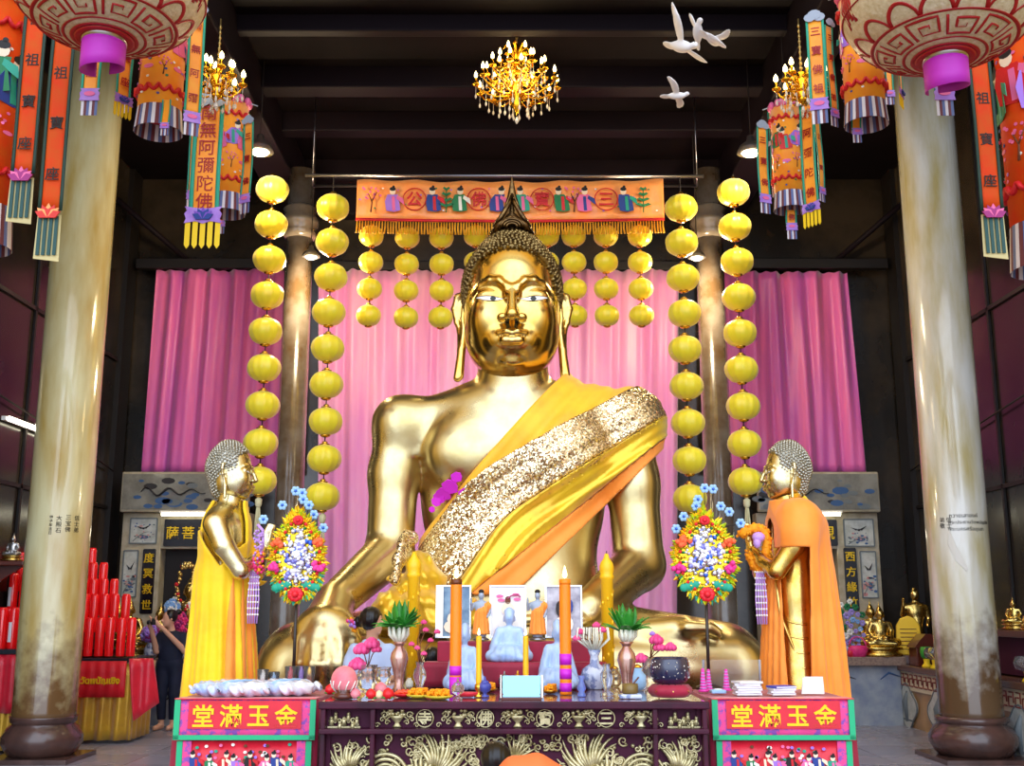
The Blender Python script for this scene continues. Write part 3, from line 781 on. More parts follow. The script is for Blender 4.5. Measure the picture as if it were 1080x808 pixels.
bx0, bx1 = W(376, 210, 14.15).x, W(700, 210, 14.15).x
BN = thing('ceremonial_banner', 'long orange embroidered banner with four red characters and golden fringe, behind the statue\'s topknot', 'banner', (0, 14.15, bz0))
def bfn(u, v):
    x = bx0 + (bx1 - bx0) * u
    return (x, .02 * math.sin(u * 60) * v + .012 * math.sin(u * 23 + 1), (bz1 - bz0) * v - .03 * math.sin(PI * u) + .012 * math.sin(u * 40))
q = MB(); q.sheet(bfn, 160, 6); q.link('cloth', M_ban, BN, mods=[solid(.008)])
q = MB(); q.sheet(lambda u, v: (bx0 + (bx1 - bx0) * u, -.03, (bz1 - bz0) - .025 * math.sin(PI * u) + .018 - .036 * v), 60, 1); q.link('red_edge', M_red, BN, mods=[solid(.012)])
q = MB(); k = 110
for i in range(k):
    x = bx0 + (bx1 - bx0) * (i + .5) / k; z = (bz1 - bz0) - .03 * math.sin(PI * (i + .5) / k)
    q.tube([(x, -.01, z), (x + R.uniform(-.004, .004), -.015, z - .1), (x + R.uniform(-.01, .01), -.01, z - .185)], [.008, .011, .013], 5)
q.link('fringe', M_yfr, BN)
q = MB(); zc = (bz1 - bz0) * .5 - .01; PXM = 1 / S(210, 14.15)
bx = lambda px: (px - 540) / PXM
for px, kind, a_, b_ in ((392, 't', 5, 0), (415, 'f', 8, 5), (458, 'f', 2, 3), (471, 't', 4, 1), (485, 'f', 4, 6), (524, 'f', 2, 5), (551, 'f', 9, 5), (593, 'f', 4, 3), (605, 't', 5, 0), (616, 'f', 5, 2), (660, 'f', 2, 9), (678, 't', 4, 1)):
    if kind == 't': emb_tree(q, bx(px), zc, .38, a_, -.055, b_)
    else: emb_figure(q, bx(px), zc, .36, a_, b_, lean=R.uniform(-.5, .5), y=-.055)
for i in range(40): disc(q, bx(380 + i * 8), zc + .16 * math.sin(i * 2.7), .016, .012, [8, 5, 4, 6][i % 4], -.045, 6)
q.link('embroidery', EMB, BN)
for ch, px in (('公', 437.6), ('佛', 505), ('寶', 571.6), ('三', 639)):
    q = MB(); q.tube([(bx(px) + .155 * math.cos(t * PI / 12), -.05, zc + .155 * math.sin(t * PI / 12)) for t in range(24)], .008, 5, closed=True)
    me = text_mesh(ch, .22, .012, .003); q.add([(v.co.x + bx(px), v.co.y - .055, v.co.z + zc) for v in me.vertices], [tuple(p.vertices) for p in me.polygons], 0, False)
    q.link('character', M_red, BN)
# ---------------------------------------------------------------- chandeliers
M_gilt = mat('gilt_metal', '#e8ab28', .2, 1., emit=None); M_bulb = mat('lit_bulb', '#fff2c8', .3, emit='#ffe49a', es=9); M_cryst = mat('crystal', '#f6ead8', .05, trans=.35, ior=1.5, spec=.8)
M_gcord = mat('gold_chain', '#b59a60', .35, 1.)
def chandelier(lab, c, tiers, zt, crown=True, group=None, name='chandelier', bulbr=.02):
    t = thing(name, lab, 'chandelier', c, group)
    H = tiers[0][3]
    q = MB(); q.lathe([(.0, -H * .62), (.03, -H * .5), (.07, -H * .42), (.04, -H * .3), (.10, -H * .18), (.06, -.02), (.03, H * .2), (.07, H * .42), (.035, H * .6), (.05, H * .75), (.02, H * .85), (0, H * .9)], n=20); q.link('stem', M_gilt, t)
    q = MB(); q.tube([(0, 0, H * .85), (0, 0, zt - c[2])], .010, 6)
    for k in range(int((zt - c[2] - H) / .06)): q.ell((0, 0, H + .06 * k), (.018, .018, .026), 0, 6)
    q.link('chain', M_gcord, t)
    for n, r, z, _, off in tiers:
        qa = MB(); qa.tube([(r * 0 + math.sin(i / 16 * 2 * PI) * r * .45, math.cos(i / 16 * 2 * PI) * r * .45, z - .02) for i in range(16)], .009, 6, closed=True)
        for k in range(n):
            a = off + 2 * PI * k / n; ca, sa = math.cos(a), math.sin(a)
            pts = [(.05, z + .0), (r * .25, z - .09), (r * .55, z - .10), (r * .85, z - .04), (r, z + .03)]
            arm = MB(); arm.tube([(p * ca, p * sa, h) for p, h in pts], [.014, .013, .012, .011, .010], 6)
            for sgn, pr, pz in ((1, r * .45, z - .02), (-1, r * .72, z - .005)):
                arm.tube([((pr + .055 * math.cos(w) * (1 - w / 9)) * ca, (pr + .055 * math.cos(w) * (1 - w / 9)) * sa, pz + sgn * .05 * math.sin(w) * (1 - w / 9)) for w in [j * .7 for j in range(9)]], .009, 5)
            arm.lathe([(.008, .02), (.045, .04), (.05, .055), (.02, .06), (.016, .07), (.016, .13)], (r * ca, r * sa, z), 10)
            A = arm.link('arm', M_gilt, t)
            b = MB(); b.lathe([(.012, .13), (bulbr, .155), (bulbr * .85, .185), (.0, .225)], (r * ca, r * sa, z), 8); b.link('bulb', M_bulb, A)
            d = MB()
            for (rr_, zz) in ((r, z + .02), (r * .75, z - .07)):
                d.tube([(rr_ * ca, rr_ * sa, zz), (rr_ * ca, rr_ * sa, zz - .09)], .003, 4)
                d.lathe([(0, -.06), (.014, -.035), (.010, -.01), (0, .01)], (rr_ * ca, rr_ * sa, zz - .1), 6, sm=False)
            d.link('crystal_drop', M_cryst, A)
        qa.link('ring', M_gilt, t)
    for k in range(14):
        d = MB(); a = 2 * PI * k / 14; rr_ = .14 if k % 2 else .22; zz = -H * .42 - (.06 if k % 2 else 0)
        d.tube([(rr_ * math.cos(a), rr_ * math.sin(a), zz + .1), (rr_ * math.cos(a), rr_ * math.sin(a), zz)], .003, 4)
        d.lathe([(0, -.07), (.016, -.04), (.011, -.01), (0, .01)], (rr_ * math.cos(a), rr_ * math.sin(a), zz), 6, sm=False); d.link('crystal_drop', M_cryst, t)
    d = MB(); d.lathe([(0, -.09), (.024, -.05), (.014, -.01), (0, .01)], (0, 0, -H * .66), 8, sm=False)
    d.link('centre_crystal', M_cryst, t)
    if crown:
        for k in range(6):
            a = 2 * PI * k / 6 + .3; q = MB()
            q.tube([(p * math.cos(a), p * math.sin(a), z) for p, z in ((.03, H * .5), (.05, H * .72), (.10, H * .84), (.15, H * .80), (.16, H * .72))], [.02, .018, .018, .014, .008], 6); q.link('crown_leaf', M_gilt, t)
    return t
cz = W(545, 90, 12.3)
chandelier('large gilded crystal chandelier with lit candle bulbs hanging at the middle of the dark ceiling', cz, [(12, .49, -.06, .62, .1), (9, .36, .10, .62, .3), (6, .20, .27, .62, 0.)], HZ)
lamp('chandelier_light', 'POINT', (cz.x, cz.y - .1, cz.z + .0), 60, (1, .8, .4), .35)
for px, py, Y, lab in ((229, 92, 10.75, 'small gilt chandelier with lit bulbs beside the hanging ribbons at the left'), (846, 96, 10.75, 'small gilt chandelier with lit bulbs beside the hanging ribbons at the right')):
    c = W(px, py, Y); chandelier(lab, c, [(7, .26, -.0, .26, .2), (4, .13, .13, .26, .5)], HZ - .7, crown=False, bulbr=.026)
# ---------------------------------------------------------------- shaded pendant lamps
M_shade = mat('grey_lamp_shade', '#5a5450', .5, .6); M_lit = mat('lit_lamp', '#ffffff', .3, emit='#fff1c4', es=14)
for px, py, Y, r, lab in ((274, 160, 13., .17, 'lit white pendant lamp beside the hanging banners at the left'), (792, 161, 13., .17, 'lit white pendant lamp beside the hanging banners at the right'), (328, 271, 14.6, .12, 'small lit lamp fixed beside the slim left column'), (735, 272, 14.6, .12, 'small lit lamp fixed beside the slim right column')):
    c = W(px, py, Y); t = thing('pendant_lamp', lab, 'lamp', c)
    q = MB(); q.lathe([(r, .0), (r * .8, r * .5), (r * .3, r * .9), (r * .22, r * 1.3), (r * .1, r * 1.35)], n=24); q.link('shade', M_shade, t, mods=[solid(.006)])
    q = MB(); q.ell((0, 0, r * .12), (r * .72, r * .72, r * .42), 0, 16); q.link('bulb', M_lit, t)
    q = MB(); q.tube([(0, 0, r * 1.3), (0, 0, HZ - c.z)], .007, 6); q.link('cord', M_cord, t)
    lamp('lamp_light', 'POINT', (c.x, c.y, c.z - .25), 90 if r > .15 else 160, (1, .80, .5), .12)
# ---------------------------------------------------------------- great painted lanterns
M_cream = mat('cream_oiled_paper', '#d9cfb6', .45, col2='#c4b48e', scale=26, bump=.35, bscale=55, sss=.15)
M_redp = mat('red_painted_line', '#a8141c', .5); M_mag = mat('magenta_paper', '#c22ac0', .5, var=.12, scale=5); M_silver = mat('silver_foil', '#b8b4b0', .3, 1.)
def great_lantern(lab, px, pyb, Y, r, rz, tube_col):
    zb = W(px, pyb, Y).z; c = Vector((W(px, pyb, Y).x, Y, zb + rz))
    t = thing('palace_lantern', lab, 'lantern', c, 'great painted paper lanterns')
    def E(rho, th, off=.0):
        ph = -math.sqrt(max(0, 1 - rho * rho))
        return ((r + off) * rho * math.cos(th), (r + off) * rho * math.sin(th), (rz + off) * ph)
    pr = [((r) * math.sin(a), -rz * math.cos(a)) for a in [.24 + (PI - .48) * i / 30 for i in range(31)]]
    q = MB(); q.lathe(pr, n=64); q.link('body', M_cream, t)
    q = MB()
    def ring(rho, w): q.tube([E(rho, 2 * PI * i / 96, .004) for i in range(96)], w, 6, closed=True, flat=.25)
    ring(.25, .035); ring(.31, .02); ring(.40, .012); ring(.70, .018); ring(.98, .01)
    n = 14
    for k in range(n):
        a0 = 2 * PI * k / n; da = 2 * PI / n
        q.tube([E(.70 + .16 * math.sin(PI * i / 12) ** .6, a0 + da * i / 12, .004) for i in range(13)], .016, 6, flat=.25)
    n = 10
    for k in range(n):   # meander of squared spirals
        a0 = 2 * PI * k / n; da = 2 * PI / n * .86
        path = [(.66, 0), (.45, 0), (.45, .9), (.62, .9), (.62, .28), (.52, .28), (.52, .62), (.57, .62)] if k % 2 else [(.45, 0), (.66, 0), (.66, .9), (.49, .9), (.49, .28), (.59, .28), (.59, .62), (.54, .62)]
        pts = []
        for (r0, t0), (r1, t1) in zip(path, path[1:]):
            for i in range(4): pts.append(E(r0 + (r1 - r0) * i / 4, a0 + da * (t0 + (t1 - t0) * i / 4), .004))
        q.tube(pts, .012, 5, flat=.25)
    for k in range(8):   # petals painted round the belly
        a = 2 * PI * k / 8
        for i in range(-2, 3): q.tube([E(.955 - .02 * abs(i), a + i * .05, .003), E(.995, a + i * .06, .003), ((r + .003) * math.cos(a + i * .05) * .99, (r + .003) * math.sin(a + i * .05) * .99, .12)], .02, 5, flat=.25)
    q.link('painted_pattern', M_redp, t)
    q = MB(); q.lathe([(.17, -.0), (.17, .03), (.175, .05)], (0, 0, -rz - .02), 32); q.link('foil_collar', M_silver, t); q = MB(); q.lathe([(.2, 0), (.2, .05)], (0, 0, rz - .03), 32); q.link('foil_collar', M_silver, t)
    q = MB(); q.sheet(lambda u, v: (.165 * math.cos(u * 5.7 + 2.2), .165 * math.sin(u * 5.7 + 2.2), -rz + .04 - (.27 + .04 * math.sin(u * 5)) * v), 40, 3); q.link('paper_tube', M_mag, t, mods=[solid(.004)])
    q = MB(); q.tube([(0, 0, rz), (0, 0, 9.2 - c.z)], .012, 6); q.link('cord', M_cord, t)
great_lantern('great cream paper lantern painted with red petals, in the top left corner', 110, 44, 8., .76, .50, 0)
great_lantern('great cream paper lantern painted with red petals, in the top right corner', 997, 64, 8., .76, .50, 0)
# ---------------------------------------------------------------- drum banners with ribbons
M_yor = mat('marigold_silk', '#ffa61c', .5, col2='#ff9312', scale=6, sheen=.3); M_or2 = mat('deep_orange_silk', '#dc3c0c', .6, col2='#cf5210', scale=5, spec=.2)
M_lot = mat('lilac_felt', '#b58be0', .6, col2='#9c6fd0', scale=8); M_ytail = mat('bright_yellow_felt', '#f7d21c', .6); M_stripe = [mat('stripe_white', '#d8d4dc', .6), mat('stripe_brown', '#6a3038', .6), mat('stripe_blue', '#5a6a9c', .6)]
M_redlot = mat('red_felt', '#d8342c', .6); M_magl = mat('plum_felt', '#a02a78', .6); M_cloud = mat('grey_cloud_felt', '#9aa4b4', .7); M_film = mat('clear_film', '#c8c4b0', .1, trans=.9, alpha=.35, ior=1.2)
def lotus(mb, cx, cz, w, m0, m1, y):
    for k in range(-3, 4):
        a = k * .42; L = w * (.62 - .05 * abs(k))
        tip = (cx + L * math.sin(a), cz - w * .12 + L * .7 * math.cos(a)); n_ = (math.cos(a) * w * .14, -math.sin(a) * w * .14)
        mb.prism([(cx, cz - w * .25), (cx + (tip[0] - cx) * .55 - n_[0], cz - w * .25 + (tip[1] - cz + w * .25) * .55 - n_[1]), tip, (cx + (tip[0] - cx) * .55 + n_[0], cz - w * .25 + (tip[1] - cz + w * .25) * .55 + n_[1])], y - .004 * abs(k), y + .004, m0 if k % 2 else m1)
def ribbon(par, px, yt, yb, wpx, Y, text, style='y', tails='stripe', yaw=0., tsize=None, border=M_teal, m=None, cloud=True, txtm=None):
    """one embroidered ribbon; part of its drum or a thing of its own"""
    a, b = W(px, yt, Y), W(px, yb, Y); s = S((yt + yb) / 2, Y); w = wpx * s; L = a.z - b.z
    T_ = TR((0, 0, 0)) 
    m = m or M_yor
    if par is None: return None
    q = MB(); 
    q.sheet(lambda u, v: (w * (u - .5), .01 * math.sin(v * 5 + px), -L * v), 4, 14)
    o = q.link('ribbon', m, par, world=True, mods=[solid(.006)])
    o.location = a; o.rotation_euler = (0, 0, yaw)
    q = MB()
    for sg in (-1, 1): q.sheet(lambda u, v: (sg * w * .5 + w * .16 * (u - .5), -.006 + .01 * math.sin(v * 5 + px), -L * v), 1, 14)
    q.link('border', border, o, mods=[solid(.006)])
    if text:
        n = len(text); ts = tsize or min(w * .62, L / n * .8)
        q = MB()
        for i, ch in enumerate(text):
            me = text_mesh(ch, ts * 1.12, .006, .0004); zz = -L * (i + .6) / (n + .3)
            q.add([(v.co.x, v.co.y - .014, v.co.z + zz) for v in me.vertices], [tuple(p.vertices) for p in me.polygons], 0, False); bpy.data.meshes.remove(me)
        q.link('lettering', txtm or M_redp, o)
    q = MB()
    if tails == 'fingers' or tails == 'dark':
        lw = w * (1.45 if tails == 'fingers' else 1.2)
        if tails == 'fingers':
            q.prism([(lw * .5 * x, -L + z * w) for x, z in ((-1, .3), (-.85, .15), (-1, .0), (-.9, -.2), (-1, -.38), (-.4, -.3), (0, -.4), (.4, -.3), (1, -.38), (.9, -.2), (1, 0), (.85, .15), (1, .3), (.3, .22), (-.3, .22))], -.02, -.012, 0)
            lotus(q, 0, -L - w * .02, w * .9, 1, 2, -.028)
            q.link('lotus', [M_lot, M_blue, mat('violet_thread', '#7a4fc0', .6)], o)
            q = MB()
            for k in range(5):
                x = (k - 2) * lw * .2; q.prism([(x - w * .1, -L - w * .3), (x + w * .1, -L - w * .3), (x + w * .1, -L - w * 1.25), (x, -L - w * 1.4), (x - w * .1, -L - w * 1.25)], -.01, -.004)
            q.link('tail', M_ytail, o)
        else:
            lotus(q, 0, -L - w * .1, w * 1.3, 0, 1, -.03); q.link('lotus', [M_redlot if style == 'red' else M_magl, M_pk if style != 'red' else M_ban], o)
            q = MB()
            for k in range(4):
                x = (k - 1.5) * w * .26; q.prism([(x - w * .08, -L - w * .3), (x + w * .08, -L - w * .3), (x + w * .08, -L - w * 2.2), (x - w * .08, -L - w * 2.2)], -.012, -.004, 0)
            q.prism([(-w * .55, -L - w * .2), (w * .55, -L - w * .2), (w * .6, -L - w * 2.5), (-w * .6, -L - w * 2.35)], .006, .010, 1)
            q.link('tail', [mat('dark_teal_tail', '#1d4a48', .6), mat('cream_backing', '#cdbd84', .6)], o)
    else:
        q.prism([(w * .62 * x, -L + z * w) for x, z in ((-1, .25), (-.8, .1), (-1, -.05), (-.9, -.3), (-1, -.55), (1, -.55), (.9, -.3), (1, -.05), (.8, .1), (1, .25))], -.02, -.012, 0)
        disc(q, 0, -L - w * .12, w * .35, w * .16, 1, -.026)
        q.link('tab', [M_lot, M_pk], o)
        q = MB(); k = 6
        for i in range(k): q.box(((i - (k - 1) / 2) * w / k, -.006, -L - w * 1.0), (w / k * .98, .004, w * 1.0), i % 3)
        q.link('tail', M_stripe, o)
    if cloud:
        q = MB()
        for dx, dz, r_ in ((-.3, .0, .38), (.3, .0, .38), (0, .18, .45)): disc(q, dx * w, dz * w + .02, r_ * w, r_ * w * .8, 0, -.03 + .01 * dx)
        q.link('cloud_cap', M_cloud, o)
    return o
def drum(lab, px, yt, yb, wpx, Y, m, group, name='drum_banner', figures=True, skirt=True, ztop=HZ):
    a, b = W(px, yt, Y), W(px, yb, Y); r = wpx * S((yt + yb) / 2, Y) / 2; L = a.z - b.z
    t = thing(name, lab, 'banner', a, group)
    q = MB(); q.lathe([(r, -L * .86), (r, 0)], n=32); q.f = q.f[:-2]; q.m = q.m[:-2]; q.s = q.s[:-2]
    q.link('drum', m, t, mods=[solid(.008)])
    q = MB(); n = 40
    for i in range(n):
        a0, a1 = 2 * PI * i / n, 2 * PI * (i + .96) / n; r1, r2 = r * 1.02, r * 1.12
        q.add([(r1 * math.cos(a0), r1 * math.sin(a0), -L * .84), (r1 * math.cos(a1), r1 * math.sin(a1), -L * .84), (r2 * math.cos(a1), r2 * math.sin(a1), -L), (r2 * math.cos(a0), r2 * math.sin(a0), -L)], [(0, 3, 2, 1)], i % 3, False)
    q.link('striped_skirt', M_stripe, t, mods=[solid(.004)])
    for z in (-L * .10, -L * .70):
        q = MB()
        for i in range(14):
            a0 = 2 * PI * i / 14; q.tube([((r + .012) * math.cos(a0 + .45 * k / 6), (r + .012) * math.sin(a0 + .45 * k / 6), z - .28 * r * math.sin(PI * k / 6)) for k in range(7)], .16 * r, 6, 0, flat=.5)
        q.link('scalloped_band', M_red, t)
    q = MB(); q.lathe([(r * 1.0, -L * .88), (r * .75, -L * .885)], n=24); q.lathe([(.05 * r, 0), (r * .7, .03), (r * .2, .12)], n=24); q.link('lining', M_red, t)
    q = MB()
    rr = random.Random(int(px))
    for i in range(9):
        an = 2 * PI * i / 9 + .2; tmp = MB()
        emb_figure(tmp, 0, -L * (.30 if i % 2 else .34), L * .22, rr.choice([2, 3, 4, 8, 5]), rr.choice([5, 6, 9, 3]), rr.uniform(-.5, .5), 0)
        emb_tree(tmp, .0, -L * (.55), L * .15, 5, 0, 0) if i % 2 else disc(tmp, 0, -L * .56, .05, .02, 5)
        for k in range(6): disc(tmp, rr.uniform(-.3, .3) * r, -L * rr.uniform(.14, .8), .08 * r, .06 * r, rr.choice([2, 4, 5, 8, 6]), .0, 6)
        Rm = Matrix.Rotation(an + PI / 2, 4, 'Z') @ Matrix.Translation((0, -r - .008, 0))
        for f, mm, ss in zip(tmp.f, tmp.m, tmp.s): pass
        b0 = len(q.v); q.v.extend(tuple(Rm @ Vector(p)) for p in tmp.v); q.f.extend(tuple(b0 + j for j in f) for f in tmp.f); q.m.extend(tmp.m); q.s.extend(tmp.s)
    if figures: q.link('embroidery', EMB, t)
    q = MB(); q.tube([(0, 0, .05), (0, 0, ztop - a.z)], .006, 6); q.link('cord', M_cord, t)
    q = MB()
    for k in range(6):
        an = k * PI / 3; q.tube([(0, 0, .1), (r * 1.6 * math.cos(an), r * 1.6 * math.sin(an), .0)], .008, 5)
        for dx in (-.3, .0, .3): q.ell((r * 1.0 * math.cos(an) + dx * r * .8 * math.sin(an), r * 1.0 * math.sin(an) - dx * r * .8 * math.cos(an), .03), (.22 * r, .22 * r, .3 * r), 1, 8)
    q.link('top_frame', [M_cloud, M_pk], t)
    return t
A = drum('round marigold drum banner with striped skirt, partly behind the top left paper lantern', 176, 4, 140, 44, 9.2, M_yor, 'marigold drum banners', ztop=9.3)
ribbon(A, 209, 12, 122, 15, 9.0, '南無阿彌', yaw=.5); ribbon(A, 209, 60, 118, 13, 9.5, '佛', yaw=-.3, cloud=False); ribbon(A, 136, 20, 105, 15, 9.3, '祖寶座', tails='fingers', yaw=.9, cloud=False); ribbon(A, 138.5, 20, 100, 14, 9.7, '陀佛', yaw=-.4)
ribbon(A, 101, 30, 98, 17, 9.0, '寶座', tails='stripe', cloud=False); ribbon(A, 176, 105, 132, 8, 9.0, '', cloud=False)
B = drum('round marigold drum banner behind the long ribbon of red characters at the left', 245, 112, 226, 34, 12.0, M_yor, 'marigold drum banners')
ribbon(B, 221.5, 108, 226, 27, 11.2, '南無阿彌陀佛', tails='fingers'); ribbon(B, 263, 130, 208, 12, 11.8, '三寶佛', yaw=-.5); ribbon(B, 208, 130, 205, 12, 12.4, '三寶佛', yaw=.5); ribbon(B, 240, 105, 235, 8, 12.4, '', cloud=False)
C = drum('round marigold drum banner with striped skirt, left of the top right paper lantern', 905, 0, 132, 40, 9.2, M_yor, 'marigold drum banners', ztop=9.3)
ribbon(C, 859, 22, 108, 16, 9.0, '三寶佛祖', yaw=-.3); ribbon(C, 873.5, 28, 118, 11, 9.4, '三寶佛祖', yaw=.6); ribbon(C, 925, 30, 88, 11, 9.4, '佛', yaw=-.5, cloud=False); ribbon(C, 943, 15, 98, 12, 9.1, '佛祖', tails='fingers', yaw=1.0, cloud=False); ribbon(C, 902, 115, 138, 9, 9.3, '', cloud=False); ribbon(C, 933, 30, 98, 9, 9.8, '', cloud=False)
ribbon(C, 993, 70, 97, 18, 9.0, '', cloud=False)
D = drum('round marigold drum banner beside the long ribbon of red characters at the right', 828, 116, 222, 30, 12.0, M_yor, 'marigold drum banners')
ribbon(D, 850, 108, 218, 16, 11.2, '無阿彌陀佛', tails='fingers', yaw=-.9); ribbon(D, 803, 135, 208, 12, 11.8, '三寶佛', yaw=.4); ribbon(D, 813, 120, 195, 10, 12.3, '三寶佛', yaw=.7); ribbon(D, 862, 125, 200, 9, 12.3, '三寶', yaw=.7); ribbon(D, 834, 222, 238, 10, 12., '佛', cloud=False)
# deep orange banners in the corners
def deep(lab, px, yt, yb, wpx, Y, txt, style):
    c = W(px, yt, Y); t = thing('orange_banner', lab, 'banner', c, 'deep orange banners wrapped in film')
    ribbon(t, px, yt, yb, wpx, Y, txt, style, 'dark', cloud=False, m=M_or2, txtm=M_ink, border=mat('dark_green_edge', '#1c3a30', .6))
    q = MB(); q.tube([c, Vector((c.x, c.y, 9.2))], .006, 5); q.link('cord', M_cord, t, world=True)
    return t
deep('deep orange banner with black characters and a purple lotus, nearest the left edge', 41, -5, 183, 22, 9.2, '佛祖寶座', 'mag')
deep('deep orange banner with black characters and a red lotus, before the left marble column', 72, -5, 222, 22, 9.05, '佛祖寶座', 'red')
deep('deep orange banner with black characters and a purple lotus, before the right marble column', 1026, -5, 222, 21, 9.2, '佛御祖寶座', 'mag')
for px, sgn, lab in ((3, 1, 'large dark orange drum banner cut by the left edge of the picture'), (1079, 1, 'large orange drum banner cut by the right edge of the picture')):
    drum(lab, px, 6, 262 if px < 500 else 285, 56 if px < 500 else 66, 9.5, M_or2, 'large orange drum banners', ztop=9.3)
# ---------------------------------------------------------------- standing attendants at both sides
M_sil = mat('silvery_gilding', '#d9cfae', .26, 1., col2='#c8b67c', scale=5, rvar=.05, bump=.04, bscale=30)
M_silh = mat('silvered_curls', '#c9c6bc', .35, 1., col2='#8f8a78', scale=20)
M_bgold = mat('bright_gold', '#e8cc80', .25, 1., col2='#cfa648', scale=6, rvar=.05)
YS = 8.5
def standing(side):
    """side -1: left figure looking right; +1: right figure looking left. Local -y is the way it looks."""
    ax = 238 if side < 0 else 838
    z0 = .62; base = Vector((W(ax, 600, YS).x, YS, z0))
    def LP(px, py, s=0.):
        w = W(px if side < 0 else px, py, YS); f = (w.x - base.x) * (1 if side < 0 else -1)
        return (s, -f, w.z - z0)
    t = thing('attendant_statue', 'standing golden attendant with folded hands in a yellow robe, left of the great statue' if side < 0 else 'standing golden attendant in a bright orange robe holding a garland, right of the great statue', 'statue', base, rz=PI / 2 if side < 0 else -PI / 2)
    m = (lambda x: x) if side < 0 else (lambda x: 1073 - x)     # mirror of a pixel column
    def torso(P):
        d = sd_ell(P, LP(m(237), 574), (.235, .155, .30))
        d = smin(d, sd_cone(P, LP(m(238), 550, -.16), LP(m(238), 550, .16), .105, .105), .1)
        d = smin(d, sd_ell(P, LP(m(236), 625), (.19, .15, .25)), .1)
        d = smin(d, sd_cone(P, LP(m(240), 548), LP(m(245), 515), .10, .092), .05)
        return d
    def skirt(P, o=0.):
        d = sd_cone(P * np.array([.86, 1, 1], np.float32), LP(m(235), 612), LP(m(231), 752), .155 + o, .225 + o)
        return smax(d, .03 - P[..., 2], .02)
    def arm(P, s):
        return chain(P, [LP(m(236), 555, s * .235), LP(m(246), 578, s * .27), LP(m(262), 603, s * .25), LP(m(272), 592, s * .12), LP(m(279), 582, s * .045)], [.095, .078, .066, .052, .036], .02)
    def hand(P, s):
        d = sd_ell(P, LP(m(281), 576, s * .024), (.022, .035, .06), )
        for k in range(4):
            a = LP(m(277 + k * 2.6), 572, s * .022); b = LP(m(280.5 + k * 2.4), 560, s * .020); c = LP(m(283.5 + k * 2.0), 551.5 + abs(k - 1.3) * 1.2, s * .016)
            d = smin(d, chain(P, [a, b, c], [.0115, .0105, .008], .005), .006)
        d = smin(d, chain(P, [LP(m(276), 580, s * .03), LP(m(274), 570, s * .035), LP(m(275), 563, s * .03)], [.014, .011, .008], .005), .008)
        return d
    def body(P):
        d = smin(torso(P), skirt(P), .08)
        for s in (-1, 1): d = smin(d, arm(P, s), .04); d = smin(d, hand(P, s), .012)
        return d
    lo, hi = (-.42, -.52, .0), (.42, .40, 1.95)
    link('body', surface_nets(body, lo, hi, .0125, 'body'), M_sil if side < 0 else M_bgold, t, mods=[lap_smooth(1)])
    hp = LP(m(250), 500); hl = Vector(hp)
    build_head(t, (M_sil, M_sil, M_silh, M_silh), hl + Vector((0, .03, .0)), .292, fin=False, hair_h=.075, seg=4)
    ang = lambda P: np.arctan2(P[..., 0], -P[..., 1] - .0)
    if side < 0:
        def robe(P):
            f = .012 * np.sin(ang(P) * 11 + P[..., 2] * 1.5) + .008 * np.sin(ang(P) * 23 + 2 + P[..., 2] * 3)
            b = smin(torso(P), skirt(P, .02), .08)
            for s in (1,): b = smin(b, arm(P, s), .04)
            d = np.abs(b - .022 + f * np.clip((1.35 - P[..., 2]) * 1.5, .2, 1)) - .013
            zt = LP(0, 598)[2]
            bare = np.maximum(P[..., 0] + .03 + (P[..., 1] > .06) * .0, zt - P[..., 2] + .0)          # bare right shoulder and flank
            bare = smax(P[..., 0] + .04, (zt + np.abs(P[..., 1] + .02) * 1.3) - P[..., 2], .02)
            d = smax(d, -bare, .01)
            d = np.maximum(d, -P[..., 1] - .20 - (P[..., 2] < zt - .1) * .2)                        # no cloth on the hands
            return np.maximum(np.maximum(d, P[..., 2] - LP(0, 528)[2]), .02 - P[..., 2])
        link('robe', surface_nets(robe, lo, hi, .0125, 'robe'), M_yel, t, mods=[lap_smooth(1)])
        def front(P):
            f = .012 * np.sin(ang(P) * 16) 
            d = np.abs(skirt(P, .045) - f) - .013
            d = np.maximum(d, P[..., 1] + .085); d = np.maximum(d, P[..., 2] - LP(0, 606)[2])
            return np.maximum(d, .02 - P[..., 2])
        link('front_sash', surface_nets(front, lo, hi, .0125, 'front_sash'), M_orange, t, mods=[lap_smooth(1)], lab='orange sash hanging down the front')
    else:
        def cape(P):
            f = .012 * np.sin(ang(P) * 12 + P[..., 2] * 2) + .008 * np.sin(ang(P) * 25 + 2)
            b = smin(smin(torso(P), skirt(P, .03), .1), chain(P, [LP(m(236), 550, .22), LP(m(240), 566, .26), LP(m(240), 700, .20)], [.105, .10, .14], .05), .06)
            b = smin(b, sd_cone(P, LP(m(228), 560), LP(m(212), 745), .16, .20), .1)
            d = np.abs(b - .03 + f * np.clip((1.5 - P[..., 2]) * 1.5, .1, 1)) - .013
            z1, z2 = LP(0, 580)[2], LP(0, 750)[2]
            # open in front below the elbow
            fr = LP(m(236), 0)[1]; openy = fr + (z1 - P[..., 2]) * .10
            d = smax(d, np.minimum(openy - P[..., 1], z1 - P[..., 2] + .0) * 1., .01) if False else d
            op = np.maximum(P[..., 1] - (.02 - .03 * (z1 - P[..., 2])), P[..., 2] - z1)     # <0 in the open part
            d = smax(d, -op, .01)
            d = np.maximum(d, -P[..., 1] - .17)
            return np.maximum(np.maximum(d, P[..., 2] - LP(0, 528)[2]), .02 - P[..., 2])
        link('robe', surface_nets(cape, (-.45, -.52, 0), (.45, .48, 1.95), .0125, 'robe'), M_orange, t, mods=[lap_smooth(1)])
